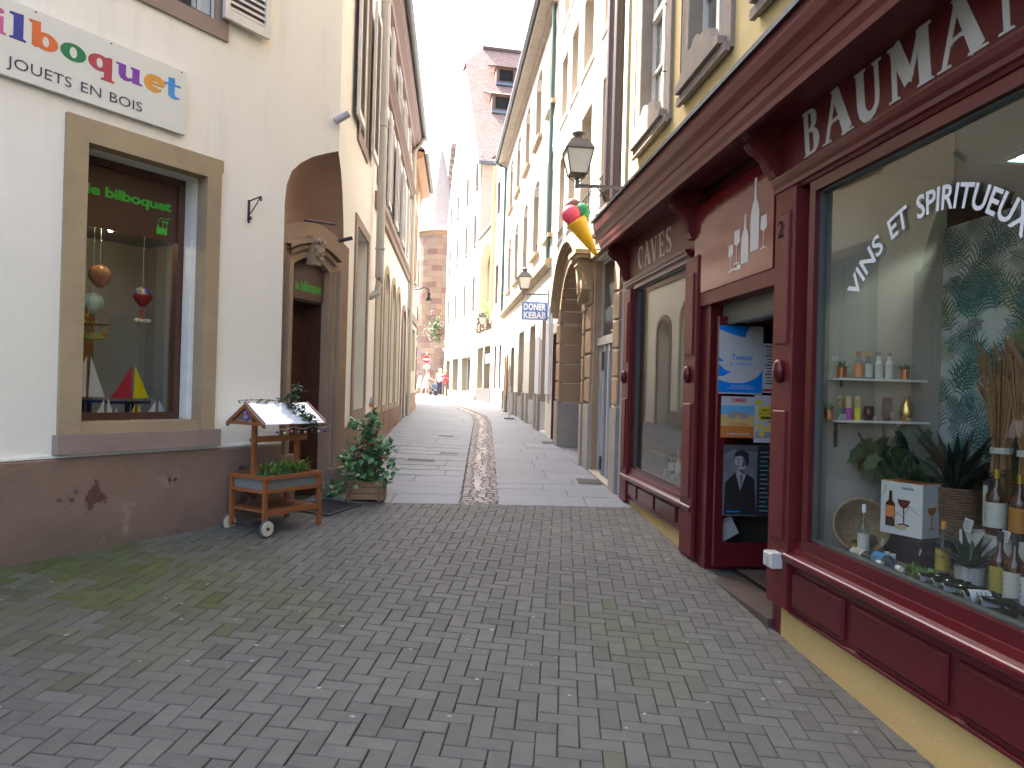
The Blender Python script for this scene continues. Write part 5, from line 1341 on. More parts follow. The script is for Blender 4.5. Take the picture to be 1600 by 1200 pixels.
# yellow base under the timber front
mb = MB(); mb.prism([(-3.98, -.4), (-1.58, -.4), (-1.58, .295), (-3.98, .295)], -.0, .22); YB.part('plinth', mb, YPLINTH)
mb = MB(); mb.prism([(-.05, -.4), (UY1, -.4), (UY1, .205), (-.05, .205)], 0, .22); YB.part('plinth', mb, YPLINTH)

SH = Thing('wine_shop_front', 'burgundy timber shop front of the wine merchant with deep cornice', 'shop front', FR, (0, 0, .2))
# cornice: dark sheet on top, crown moulding, bed mouldings and soffit
prof = [(.0, 3.16), (-.26, 3.16), (-.27, 3.10), (-.31, 3.10), (-.315, 3.135), (-.33, 3.17), (-.335, 3.22), (-.345, 3.225), (-.36, 3.27), (-.39, 3.31), (-.405, 3.36), (-.405, 3.42), (.0, 3.50)]
mb = MB(); mb.profile(prof, -4.16, UY1); co = SH.part('cornice', mb, REDD)
mb = MB(); mb.profile([(-.43, 3.415), (-.43, 3.445), (.0, 3.57), (.0, 3.50 + .003), (-.402, 3.424)], -4.20, UY1); SH.part('cornice_flashing', mb, mat('black_flashing', (.03, .035, .045), .5, col2=(.05, .055, .065), vs=6, amt=.8), co)
# fascia (leans out a little) with bed mould
mb = MB(); mb.profile([(.22, 3.159), (-.03, 3.159), (-.004, 2.83), (.22, 2.83)], -.20, UY1); mb.profile([(.22, 3.159), (-.03, 3.159), (-.004, 2.70), (.22, 2.70)], -4.05, -1.72)
fa = SH.part('fascia', mb, REDD)
mould = lambda z, h: [(.1, z - h), (-.022, z - h), (-.03, z - h * .85), (-.045, z - h * .78), (-.045, z - h * .55), (-.057, z - h * .35), (-.064, z - h * .1), (-.064, z), (.1, z + .012)]
mb = MB(); mb.profile(mould(2.845, .115), -.205, UY1); SH.part('bed_moulding', mb, REDP)
mb = MB(); mb.profile(mould(2.715, .06), -4.06, -1.86); SH.part('bed_moulding', mb, REDP)
# consoles
def console(u, zt, zb):
    mb = MB(); pf = [(0, zt), (-.24, zt), (-.25, zt - .03), (-.22, zt - .06), (-.235, zt - .10), (-.20, zt - .14), (-.13, zt - .19), (-.09, zt - .26), (-.085, zb + .05), (-.06, zb), (0, zb)]
    mb.profile(pf, u - .05, u + .05)
    for q in (-.025, 0, .025): mb.tube([(u + q, p[0] - .002, p[1]) for p in pf[1:9]], .008, 5)
    SH.part('console', mb, REDD)
for u, zb in ((-4.05, 2.74), (-1.76, 2.78), (-.20, 2.86), (3.2, 2.86)): console(u, 3.16, zb)
# lettering
IVORY = mat('grey_white_letter_paint', (.50, .50, .48), .45, col2=(.42, .42, .40), vs=6)
mb = MB()
def lean(mb, i0, z_a, v_a, z_b, v_b):
    for i in range(i0, len(mb.v)):
        a, b, c = mb.v[i]; mb.v[i] = (a, b + v_a + (v_b - v_a) * (c - z_a) / (z_b - z_a), c)
for ch, a, b in (('B', .12, .32), ('A', .335, .645), ('U', .67, .925), ('M', .955, 1.265), ('A', 1.30, 1.60), ('N', 1.655, 1.95), ('N', 2.01, 2.31)):
    glyph(mb, SER[ch], a, b - a, 2.893, .255, -.005)
lean(mb, 0, 2.88, -.006, 3.16, -.030); SH.part('lettering', mb, IVORY, fa)
mb = MB()
for ch, a in (('C', -3.56), ('A', -3.32), ('V', -3.07), ('E', -2.80), ('S', -2.58)):
    glyph(mb, SER[ch], a, .225, 2.80, .235, -.005)
lean(mb, 0, 2.75, -.006, 3.16, -.030); SH.part('lettering', mb, mat('cream_letter_paint', (.50, .44, .36), .5), fa)
# metal sheet over the door with white bottles and glasses
mb = MB(); mb.box(-1.70, -.22, -.035, .1, 2.30, 3.02); bd = SH.part('sign_board', mb, REDSH)
mb = MB(); mb.box(-1.70, -.22, .05, .22, 3.02, 3.16); mb.box(-1.72, -.16, -.03, .15, 2.19, 2.295); SH.part('door_head', mb, REDD)
WV = mat('white_vinyl', (.60, .60, .58), .5)
mb = MB(); V_ = -.038
def bottle2(u, z, w_, h_, k=0):
    mb.prism([(u - w_, z), (u + w_, z), (u + w_, z + h_ * .52), (u + w_ * .75, z + h_ * .62), (u + w_ * .26, z + h_ * .72), (u + w_ * .22, z + h_), (u - w_ * .22, z + h_), (u - w_ * .26, z + h_ * .72), (u - w_ * .75, z + h_ * .62), (u - w_, z + h_ * .52)], V_ - .0005 * k, V_ + .002)
bottle2(-.50, 2.46, .065, .49, 1)
bottle2(-.66, 2.40, .06, .34)
def wglass(u, z, s, upside=False):
    f = -1 if upside else 1
    mb.prism([(u - .035 * s, z + f * .10 * s), (u - .03 * s, z + f * .16 * s), (u + .03 * s, z + f * .16 * s), (u + .035 * s, z + f * .10 * s), (u + .01 * s, z + f * .085 * s), (u - .01 * s, z + f * .085 * s)][::f], V_, V_ + .002)
    mb.ribbon([(u, z + f * .085 * s), (u, z)], .006, V_, V_ + .002); mb.ribbon([(u - .03 * s, z), (u, z + .006), (u + .03 * s, z)], .008, V_ - .0004, V_ + .002)
wglass(-.36, 2.45, 1.35); wglass(-.80, 2.42, 1.5); wglass(-.91, 2.38, 1.2)
mb.ribbon([(-.93, 2.375), (-.86, 2.39), (-.80, 2.38), (-.72, 2.385)], .018, V_ - .001, V_ + .002); mb.prism([(-.78, 2.37), (-.72, 2.37), (-.72, 2.40), (-.78, 2.41)], V_ - .0015, V_ + .002)
SH.part('bottle_emblem', mb, WV, bd)
# pilasters
def pilaster(u0, u1, zt, zb, boss=True, dp=.05):
    mb = MB(); mb.bev(u0, u1, -dp, .1, zb, zt, .006); c = (u0 + u1) / 2; h = (u1 - u0) / 2
    mb.bev(c - h * .62, c + h * .62, -dp - .014, -dp, 1.80, zt - .14, .008); mb.bev(c - h * .62, c + h * .62, -dp - .014, -dp, .62, 1.40, .008)
    o = SH.part('pilaster', mb, REDD)
    if boss:
        mb = MB(); mb.lathe([(.045, 0), (.052, .01), (.048, .03), (.03, .045), (0, .05)], (c, -dp, 1.64), 16, ax=(0, -1, 0))
        for i in range(len(mb.v)): a, b, cc = mb.v[i]; mb.v[i] = (a, b, 1.64 + (cc - 1.64) * 1.45)
        SH.part('boss', mb, REDP, o, smooth=True)
pilaster(-4.02, -3.74, 2.62, .26); pilaster(-1.87, -1.57, 2.62, .14); pilaster(-.16, .10, 2.745, .22); pilaster(3.1, 3.36, 2.745, .22)
mb = MB(); mb.box(-1.57, -1.38, .0, .24, .10, 2.19); mb.box(-1.60, -1.57, -.02, .24, .08, 2.19); SH.part('door_jamb', mb, REDP)
mb = MB(); mb.box(-.17, -.13, .0, .45, .04, 2.19); mb.box(-.13, -.05, .001, .24, .02, .3); SH.part('door_jamb', mb, REDP)
# stall risers with raised panels and the rounded rail
def riser(u0, u1, ps, dr=0.0):
    mb = MB(); mb.box(u0, u1, -.01, .12, .21 + dr, .64)
    for a, b in ps: mb.bev(a, b, -.032, -.01, .245 + dr, .455 + dr * .3, .014)
    r = SH.part('stall_riser', mb, REDP)
    mb = MB(); pf = [(.0, .500), (-.035, .503)] + [(-.045 - .022 * math.sin(PI * q / 8), .53 - .027 * math.cos(PI * q / 8)) for q in range(9)] + [(-.03, .565), (-.02, .60), (.0, .605)]
    mb.profile(pf, u0 - .03, u1); mb.profile([(0, .20 + dr), (-.024, .20 + dr), (-.024, .214 + dr), (-.011, .221 + dr), (0, .221 + dr)], u0 - .02, u1); SH.part('rail', mb, REDP, r)
    return r
riser(-3.96, -1.60, [(-3.90, -3.36), (-3.30, -2.72), (-2.66, -2.04), (-1.97, -1.63)], .09)
riser(.10, UY1, [(.13, .69), (.76, 1.47), (1.535, 2.25), (2.31, 3.0), (3.4, 4.2), (4.3, 5.2)])
# display windows
def bay(u0, u1, z0, z1):
    mb = MB(); frame_ring(mb, u0, u1, z0, z1, .065, -.012, .05); frame_ring(mb, u0 + .066, u1 - .066, z0 + .066, z1 - .066, .012, .015, .06, mi=1)
    w_ = SH.part('shop_window', mb, [REDP, mat('grey_glazing_bead', (.06, .068, .062), .4)])
    mb = MB(); mb.quad((u0 + .08, .04, z0 + .08), (u1 - .08, .04, z0 + .08), (u1 - .08, .04, z1 - .08), (u0 + .08, .04, z1 - .08)); SH.part('glass', mb, SGLASS, w_)
    return w_
bay(-3.74, -1.87, .58, 2.68)
wn = bay(.20, 3.10, .60, 2.73); bay(3.36, 5.5, .60, 2.73)
# arched writing on the big pane
mb = MB(); WV2 = mat('pale_vinyl_letters', (.62, .64, .68), .4)
CU, CZ, RR = 1.235, 1.60, .72
def arcmap(x, y):
    a = math.radians(90) - x / RR; r = RR + y
    return (CU + r * math.cos(a), .028, CZ + r * math.sin(a))
for q_, a_, b_ in (('VINS', -56, -30), ('ET', -24.5, -13.5), ('SPIRITUEUX', -8.5, 45.5)):
    mb = MB(); text(mb, q_, math.radians(a_) * RR, math.radians(b_) * RR, 0, .108, .028, off=.018, sp=1.0, fn=arcmap); SH.part('lettering', mb, WV2, wn)

# house number on the pilaster
mb = MB(); text(mb, '2', -.08, -.012, 2.455, .11, -.0685, off=.0)
nb = single('house_number', mb, mat('matt_black', (.006, .005, .005), .9, spec=.1), FR, (-.05, -.06, 2.45), 'thin dark house number 2 fixed to the pilaster right of the shop door', 'number')
# little box at the base of the pilaster
gb = Thing('socket_box', 'small pale grey box screwed to the pilaster foot beside the shop door', 'box', FR, (0, -.05, .45))
mb = MB(); mb.bev(-.055, .055, -.125, -.052, .455, .545, .008); gb.part('body', mb, mat('pale_grey_plastic', (.45, .45, .42), .5)); mb = MB(); mb.box(-.015, .015, -.128, -.125, .48, .52); gb.part('lid', mb, FRM)
# roller shutter box in the door head
mb = MB(); mb.box(-1.38, -.17, .10, .26, 2.04, 2.19); mb.tube([(-1.38, .11, 2.045), (-.17, .11, 2.045)], .02, 8); SH.part('roller_shutter', mb, mat('grey_green_steel', (.12, .125, .10), .5, col2=(.16, .08, .05), vs=9, thr=(.62, .7)))
# interior: floor, walls, ceiling
INT = mat('shop_interior_wall', (.30, .28, .22), .9, col2=(.26, .24, .19), vs=2)
mb = MB(); mb.quad((-4.2, .22, .12), (UY1, .22, .12), (UY1, 5, .12), (-4.2, 5, .12)); mb.box(-1.38, -.17, -.03, .5, .0, .085); SH.part('floor', mb, mat('brown_shop_floor', (.085, .06, .045), .6, col2=(.05, .036, .03), vs=5, amt=.9))
mb = MB(); mb.quad((-4.2, 5, 0), (UY1, 5, 0), (UY1, 5, 3.2), (-4.2, 5, 3.2)); mb.quad((-4.2, .2, 0), (-4.2, 5, 0), (-4.2, 5, 3.2), (-4.2, .2, 3.2)); mb.quad((UY1, .2, 0), (UY1, 5, 0), (UY1, 5, 3.2), (UY1, .2, 3.2)); SH.part('inner_wall', mb, INT)
mb = MB(); mb.box(-4.2, -.17, .22, 5, 3.05, 3.12); mb.box(-.17, UY1, .12, 5, 2.805, 2.86); SH.part('ceiling', mb, INT)
mb = MB(); mb.box(-1.60, -1.57, .24, 5, .1, 3.05); mb.box(-.16, -.13, .46, 1.2, .1, 3.05); SH.part('partition', mb, mat('dark_partition', (.05, .04, .035), .8))
# display boxes
mb = MB(); mb.box(-3.9, -1.62, .06, .95, .58, .62); mb.box(-.12, 3.1, .06, .95, .58, .62); SH.part('display_floor', mb, mat('display_board', (.20, .19, .165), .7, col2=(.14, .13, .11), vs=4))
mb = MB(); mb.box(.145, .195, .06, .84, .62, 2.95); SH.part('display_partition', mb, mat('beige_display_wall', (.30, .285, .235), .85, col2=(.26, .245, .2), vs=2))
mb = MB(); mb.box(-3.9, -1.62, .95, .98, .62, 1.35); SH.part('display_back', mb, mat('display_back_wood', (.09, .05, .03), .6))
# palm wallpaper screen
mb = MB(); mb.box(.20, 3.05, .82, .84, .62, 2.50, 0)
r2 = random.Random(3)
def frond(mb, u, z, ang, L, mi):
    """one arching palm frond: a rib with many thin curved leaflets on both sides"""
    pts = []; x, y, a = u, z, ang; n = 15; cv = -.075 if math.cos(ang) > 0 else .075
    for k in range(n):
        pts.append((x, y, a)); x += L / n * math.cos(a); y += L / n * math.sin(a); a += cv
    for k in range(1, n):
        px_, pz_, d = pts[k]; ll = L * (.50 - .30 * k / n) * min(1, .45 + k * .2)
        for s_ in (-1, 1):
            e = d + s_ * (1.15 - .45 * k / n); w_ = .0042 * (L / .3)
            q = [(px_, pz_)]; xx, zz = px_, pz_
            for j in range(3):
                xx += ll / 3 * math.cos(e); zz += ll / 3 * math.sin(e); e += -.33 * (1 if math.cos(e) > 0 else -1); q.append((xx, zz))
            vv = .8195 - .000012 * (mb.cnt % 160)
            for j in range(3):
                (ax, az), (bx, bz) = q[j], q[j + 1]; h = math.hypot(bx - ax, bz - az) or 1; nx_, nz_ = -(bz - az) / h, (bx - ax) / h
                w0, w1 = w_ * (.7, 1, .8)[j], w_ * (1, .8, .05)[j]
                mb.poly([(ax + nx_ * w0, vv, az + nz_ * w0), (bx + nx_ * w1, vv, bz + nz_ * w1), (bx - nx_ * w1, vv, bz - nz_ * w1), (ax - nx_ * w0, vv, az - nz_ * w0)], mi)
    for k in range(n - 1):
        (ax, az, d), (bx, bz, _) = pts[k], pts[k + 1]; c_, n_ = math.cos(d + PI / 2) * .0022, math.sin(d + PI / 2) * .0022
        mb.poly([(ax + c_, vv - .00001, az + n_), (bx + c_, vv - .00001, bz + n_), (bx - c_, vv - .00001, bz - n_), (ax - c_, vv - .00001, az - n_)], mi)
    mb.cnt += 1
mb.cnt = 0
for q in range(250):
    frond(mb, r2.uniform(.15, 2.1), r2.uniform(.70, 2.35), r2.choice([1.15, 1.95, 1.57, .8, 2.35, 1.3, 1.8]) + r2.uniform(-.25, .25), r2.uniform(.20, .36), r2.choices([1, 2, 3, 4], [6, 5, 2, 2])[0])
mb.v = [(min(max(p[0], .2), 3.05), p[1], min(p[2], 2.50)) for p in mb.v]
SH.part('palm_wallpaper', mb, [mat('wallpaper_ground', (.47, .50, .46), .7), mat('palm_dark', (.03, .085, .07), .7), mat('palm_blue_green', (.05, .15, .14), .7), mat('palm_olive', (.18, .22, .03), .7), mat('palm_light', (.16, .27, .22), .7)])
# ceiling spot lamp seen through the glass
sp = Thing('ceiling_spotlight', 'square recessed ceiling spot lamp glowing green white inside the shop', 'lamp', FR, (.66, .95, 2.78))
mb = MB(); mb.prism(rect(.56, .76, .84, 1.04), 0, .02, holes=[rect(.60, .72, .88, 1.0)]); mb.v = [(p[0], p[2], 2.80 - p[1]) for p in mb.v]; sp.part('housing', mb, FRM)
mb = MB(); mb.lathe([(0, -.012), (.035, -.01), (.045, .02)], (.66, .94, 2.795), 14); sp.part('bulb', mb, mat('cool_bulb', (.8, .9, .85), .4, emit=(.55, 1.0, .75, 3)))
sl_ = bpy.data.lights.new('shop_lamp', 'SPOT'); sl_.energy = 4; sl_.color = (.85, 1, .9); sl_.spot_size = 1.9; sl_.shadow_soft_size = .05
slo = bpy.data.objects.new('shop_lamp', sl_); COL.objects.link(slo); slo.location = FR.w(.66, .94, 2.76)
# small warm lamp in the left bay
sp = Thing('ceiling_spotlight', 'small warm spot lamp shining behind the left shop pane', 'lamp', FR, (-2.6, .6, 2.5))
mb = MB(); mb.lathe([(.015, 0), (.03, .05), (.03, .09)], (-2.35, .7, 2.16), 10); sp.part('housing', mb, IRON); mb = MB(); mb.ball((-2.35, .7, 2.155), .014, n=8); sp.part('bulb', mb, MATS['warm_spot'])

# ------------------------------------------------------------------ open door leaf with posters
UD = -1.29
FDR = Frame(tuple(FR.w(UD, .03, 0))[:2], (FR.V[0], FR.V[1]))      # u runs into the shop, faces the street's near end
DR = Thing('glass_door', 'burgundy framed glass shop door standing open, covered in posters', 'door', FDR, (.4, 0, .14))
mb = MB(); mb.prism(rect(0, .84, .145, 2.09), -.02, .02, holes=[rect(.07, .77, .33, 2.03)]); DR.part('frame', mb, REDP)
mb = MB(); mb.quad((.07, .0, .33), (.77, .0, .33), (.77, .0, 2.03), (.07, .0, 2.03)); DR.part('glass', mb, SGLASS)
mb = MB(); mb.tube([(.74, -.05, .95), (.74, -.05, 1.25)], .012, 8); DR.part('handle', mb, IRON)
def poster(u0, u1, z0, z1, label, draw, mats, v=-.024):
    mb = MB(); mb.box(u0, u1, v - .002, v, z0, z1, 0); draw(mb, v - .0026); 
    return single('poster', mb, mats, FDR, ((u0 + u1) / 2, v, z0), label, 'poster', 'posters stuck on the open glass door')
BLUE = mat('poster_blue', (.0, .16, .56), .4); PW = mat('poster_white', (.40, .40, .40), .5)
def d_bird(mb, v):
    # blue corners left by the big white bird
    mb.cur = 1
    mb.prism([(.0, 1.99), (.0, 2.02), (.255, 2.02), (.225, 1.98), (.21, 1.93), (.135, 1.945), (.07, 1.965)], v, v + .001)
    mb.prism([(.0, 1.50), (.355, 1.50), (.355, 1.68), (.32, 1.63), (.27, 1.60), (.20, 1.575), (.10, 1.575), (.05, 1.585), (.0, 1.60)], v, v + .001)
    mb.prism([(.0, 1.625), (.035, 1.625), (.105, 1.66), (.05, 1.675), (.015, 1.71), (.0, 1.72)], v, v + .001)
    mb.prism([(.0, 1.74), (.045, 1.74), (.0, 1.775)], v, v + .001)
    text(mb, 'Twitter', .10, .28, 1.755, .045, v, 1, off=.012, sp=.9); text(mb, '& strasbourg', .095, .27, 1.715, .024, v, 1, off=0.0)
    text(mb, 'VENEZ STRASBOURG', .10, .26, 1.548, .010, v - .0012, 0, off=.01); text(mb, 'TOUS LES STRASBOURGEOIS', .06, .29, 1.53, .010, v - .0012, 0, off=.01)
    mb.cur = 0
poster(.0, .355, 1.49, 2.02, 'large blue poster with a white bird and the word Twitter', d_bird, [PW, BLUE])
INK = mat('poster_ink', (.03, .03, .035), .6); PRED = mat('poster_red', (.45, .02, .02), .5)
def d_list(mb, v):
    for k in range(13): mb.box(.375 + .008 * (k % 3), .49 - .012 * (k % 4), v, v + .001, 1.86 - k * .024, 1.867 - k * .024 + (.003 if k % 3 == 0 else 0), 1)
    mb.box(.36, .505, v, v + .001, 1.515, 1.535, 2)
poster(.357, .51, 1.505, 1.89, 'white menu like sheet with lines of black text at the poster wall', d_list, [PW, INK, PRED], v=-.0235)
def d_sun(mb, v):
    mb.box(.03, .295, v, v + .001, 1.15, 1.24, 1); mb.box(.03, .295, v, v + .001, 1.24, 1.33, 2); mb.box(.03, .295, v, v + .001, 1.33, 1.40, 3)
    text(mb, 'SUMMER', .11, .235, 1.425, .035, v, 4, off=.025)
    for c in (.12, .215): mb.prism([(c + .04 * math.cos(q * PI / 7), 1.325 + .03 * math.sin(q * PI / 7)) for q in range(14)], v - .001, v + .0005, mi=5)
    mb.box(.155, .18, v - .001, v, 1.335, 1.345, 4); text(mb, 'OSTRA', .10, .25, 1.245, .02, v - .0008, 4, off=.01); text(mb, 'DIMANCHE', .08, .26, 1.17, .018, v - .0008, 0, off=.01)
poster(.03, .295, 1.15, 1.47, 'orange and sky blue poster showing sunglasses', d_sun, [PW, mat('poster_orange', (.42, .13, .02), .5), mat('poster_sand', (.5, .33, .12), .5), mat('poster_sky', (.10, .30, .5), .5), PRED, mat('poster_grey', (.25, .22, .2), .4)])
def d_yel(mb, v):
    mb.box(.33, .46, v - .001, v, 1.29, 1.40, 1); text(mb, "L'AMOUR", .34, .45, 1.36, .018, v - .0015, 2, off=.01); text(mb, 'DU VIN', .34, .45, 1.33, .018, v - .0015, 2, off=.01)
    mb.box(.35, .44, v - .0015, v - .0005, 1.30, 1.318, 2)
    for c, z in ((.34, 1.24), (.40, 1.22), (.36, 1.18), (.44, 1.25), (.33, 1.43), (.45, 1.2)): mb.prism([(c + .025 * math.cos(q * PI / 5), z + .02 * math.sin(q * PI / 5)) for q in range(10)], v - .0008, v, mi=1)
    mb.prism([(.40, 1.27), (.49, 1.27), (.50, 1.38), (.47, 1.45), (.45, 1.38)], v - .0003, v + .0005, mi=3); mb.box(.31, .50, v - .0003, v + .0005, 1.15, 1.2, 3)
poster(.297, .512, 1.115, 1.485, 'white poster with a yellow block and grey town drawing', d_yel, [PW, mat('poster_yellow', (.55, .42, .02), .5), INK, mat('poster_mauve', (.22, .22, .33), .5)], v=-.0225)
def d_man(mb, v):
    mb.box(.06, .33, v, v + .001, .545, 1.09, 1)
    mb.box(.335, .45, v, v + .001, .545, 1.085, 2)
    mb.cur = 3
    mb.prism([(.165, .93), (.20, .90), (.235, .92), (.245, .97), (.235, 1.01), (.20, 1.03), (.16, 1.01), (.145, .965)], v - .001, v); mb.prism([(.175, .92), (.225, .92), (.24, .86), (.20, .74), (.165, .86)], v - .0013, v)
    mb.cur = 2
    mb.prism([(.14, 1.0), (.16, 1.045), (.21, 1.06), (.26, 1.03), (.265, .96), (.245, .92), (.235, .98), (.20, 1.01)], v - .0016, v)
    mb.prism([(.07, .55), (.075, .80), (.155, .88), (.195, .74), (.245, .87), (.31, .83), (.33, .55)], v - .0009, v)
    mb.cur = 6
    mb.prism([(.205, .92), (.24, .94), (.243, .985), (.225, 1.0), (.215, .965)], v - .0012, v)
    mb.prism([(.165, .985), (.185, .990), (.185, .982), (.165, .978)], v - .0014, v); mb.prism([(.20, .990), (.222, .988), (.222, .980), (.20, .982)], v - .0014, v)
    mb.prism([(.165, .935), (.19, .932), (.188, .925), (.168, .928)], v - .0014, v); mb.prism([(.182, .975), (.178, .95), (.188, .948)], v - .0014, v)
    mb.prism([(.175, .905), (.23, .90), (.235, .86), (.20, .88)], v - .0015, v); mb.prism([(.195, .86), (.205, .75), (.215, .86)], v - .0015, v)
    mb.prism([(.06, 1.02), (.14, 1.06), (.33, 1.04), (.33, 1.09), (.06, 1.09)], v - .0002, v + .0005)
    mb.cur = 4
    for k in range(14): mb.box(.355, .43 - .01 * (k % 3), v - .001, v, .58 + k * .035, .588 + k * .035)
    mb.box(.09, .2, v - .002, v - .001, .57, .58, 5); mb.cur = 0
poster(.055, .455, .54, 1.095, 'black and white portrait poster of a man in a dark open shirt', d_man, [INK, mat('poster_mid_grey', (.09, .09, .10), .5, col2=(.2, .2, .2), vs=9), mat('poster_black', (.012, .012, .014), .5), mat('poster_pale_grey', (.25, .25, .26), .5), mat('poster_teal_text', (.10, .22, .25), .5), BLUE, mat('poster_shadow_grey', (.06, .06, .065), .5)])
mb = MB(); mb.prism([(.10, .33), (.22, .40), (.16, .52), (.04, .44)], .03, .12)
single('paper_bag', mb, PW, FDR, (.1, .05, .33), 'crumpled pale paper bag low behind the open glass door', 'bag')

# ------------------------------------------------------------------ goods in the big window
CLR = glass_mat('bottle_glass_clear', (.80, .88, .86), 1.6)
def bmat(name, c, r=.08): return mat(name, c, r, spec=.8)
BRN_B = bmat('brown_bottle', (.045, .016, .006)); DK_B = bmat('dark_green_bottle', (.010, .014, .010)); AMB = bmat('amber_spirit', (.28, .10, .01)); PAL = bmat('pale_spirit', (.30, .30, .18))
LAB = mat('paper_label', (.40, .40, .35), .6); GOLD = mat('gold_cap', (.45, .30, .06), .3, metal=.8); TAGM = mat('price_card', (.50, .52, .56), .6)
def bottle(u, v, z, r, h, gl, cap, lab, label, name='bottle', lz=(.12, .5), round_=False, group='bottles in the wine shop window', lie=None, inkl=True, neck=.3):
    t = Thing(name, label, 'bottle', FR, (u, v, z), group)
    i = MB(); pf = [(r * .9, 0), (r, .01), (r, h * .56), (r * .92, h * .62), (r * .45, h * .70), (r * neck, h * .76), (r * neck, h * .93)]
    if round_: pf = [(r * .7, 0), (r * .98, h * .1), (r, h * .3), (r * .8, h * .5), (r * .3, h * .62), (r * .26, h * .92)]
    i.lathe(pf, (u, v, z), 14); parts = [('glass', i, gl, True)]
    j = MB(); j.lathe([(r * neck * 1.15, h * .86), (r * neck * 1.15, h), (0, h)], (u, v, z), 10); parts.append(('cap', j, cap, False))
    if lab:
        k = MB(); k.lathe([(r * 1.015, h * lz[0]), (r * 1.015, h * lz[1])], (u, v, z), 14); k.f = k.f[:14]; k.m = k.m[:14]
        if inkl:
            for q in range(3):
                zz = z + h * (lz[0] + (lz[1] - lz[0]) * (.3 + .2 * q)); a0 = math.radians(-150)
                for s_ in range(5):
                    a = a0 + s_ * .18; b = a + .13
                    k.poly([(u + r * 1.03 * math.cos(a), v + r * 1.03 * math.sin(a), zz), (u + r * 1.03 * math.cos(b), v + r * 1.03 * math.sin(b), zz), (u + r * 1.03 * math.cos(b), v + r * 1.03 * math.sin(b), zz + .006), (u + r * 1.03 * math.cos(a), v + r * 1.03 * math.sin(a), zz + .006)], 1)
        parts.append(('label', k, [lab, INK], True))
    for nm, m_, mt, sm in parts:
        if lie is not None:
            Mx = Matrix.Translation((u, v, z + r)) @ Matrix.Rotation(lie, 4, 'Z') @ Matrix.Rotation(PI / 2, 4, 'Y') @ Matrix.Translation((-u, -v, -z - h / 2))
            m_.xf(Mx)
        t.part(nm, m_, mt, smooth=sm)
    return t
def card(u, v, z, w_, h_, label, rot=.5):
    mb = MB(); mb.box(-w_ / 2, w_ / 2, -.001, .001, 0, h_, 0)
    for q in range(4): mb.box(-w_ * .4, w_ * (.38 - .12 * (q % 2)), -.0016, -.001, h_ * (.2 + .18 * q), h_ * (.25 + .18 * q), 1)
    mb.xf(Matrix.Translation((u, v, z)) @ Matrix.Rotation(-rot, 4, 'Z') @ Matrix.Rotation(-.25, 4, 'X'))
    return single('price_card', mb, [TAGM, INK], FR, (u, v, z), label, 'price card', 'price cards in the wine shop window')
# shelves on the side wall
for z, lb in ((1.60, 'upper thin white shelf with four small bottles, on the side of the window'), (1.36, 'lower thin white shelf with pink tumblers and gold pineapple')):
    t = Thing('shelf', lb, 'shelf', FR, (.25, .4, z), 'thin shelves inside the wine shop window')
    mb = MB(); mb.box(.196, .32, .13, .66 if z > 1.5 else .68, z - .012, z); t.part('board', mb, mat('white_shelf', (.55, .55, .52), .4))
    if z < 1.5:
        mb = MB()
        for v_ in (.18, .48): mb.box(.197, .205, v_ - .01, v_ + .01, z - .16, z - .012); mb.box(.205, .30, v_ - .008, v_ + .008, z - .022, z - .013)
        t.part('shelf_bracket', mb, IRON)
    else:
        mb = MB(); mb.box(.197, .205, .2, .215, z - .05, z - .012); t.part('shelf_bracket', mb, IRON)
def potplant(u, v, z, r, h, m_, label, n=26, L=.05, leafm=None, group='small copper pots with succulents', spiky=False, name='potted_succulent'):
    t = Thing(name, label, 'potted plant', FR, (u, v, z), group)
    mb = MB(); mb.lathe([(r * .85, 0), (r, h), (r * .88, h), (r * .8, h * .85), (0, h * .85)], (u, v, z), 16); t.part('pot', mb, m_, smooth=False)
    mb = MB()
    for q in range(n):
        a = q * 2.4; el = rnd.uniform(.25, 1.3); d = (math.cos(a) * math.cos(el), math.sin(a) * math.cos(el), math.sin(el))
        mb.leaf((u + d[0] * r * .3, v + d[1] * r * .3, z + h * .85), d, (0, 0, 1), L * rnd.uniform(.7, 1.2), L * (.16 if spiky else .35), t=rnd.uniform(.6, 1.3), bend=.1 if spiky else -.1)
    t.part('leaves', mb, leafm or mat('succulent_green', (.06, .14, .05), .5, tint='tint')); return t
COP = mat('copper_pot', (.55, .20, .08), .25, metal=.9)
SUC = mat('succulent_green', (.06, .14, .05), .5, tint='tint')
potplant(.26, .175, 1.60, .028, .06, COP, 'copper pot with succulent at the left end of the upper shelf')
potplant(.26, .56, 1.60, .026, .062, COP, 'copper pot with succulent at the right end of the upper shelf')
potplant(.26, .105, 1.36, .025, .06, COP, 'copper pot with succulent, left end of the lower shelf')
for v_, c, cp, lb in ((.275, mat('orange_label', (.5, .18, .04), .5), mat('orange_cap', (.5, .08, .02), .4), 'small bottle with orange cap on the upper shelf'), (.335, LAB, mat('yellow_cap', (.5, .3, .04), .4), 'small bottle with yellow cap on the upper shelf'),
                  (.395, LAB, mat('grey_cap', (.14, .13, .11), .5), 'pale bottle with grey cap left of its twin on the upper shelf'), (.46, LAB, mat('grey_cap', (.14, .13, .11), .5), 'pale bottle with grey cap right of its twin on the upper shelf')):
    bottle(.26, v_, 1.60, .024, .155, CLR if v_ < .34 else mat('milky_bottle', (.42, .46, .40), .3), cp, c, lb, lz=(.05, .55), neck=.5, inkl=True)
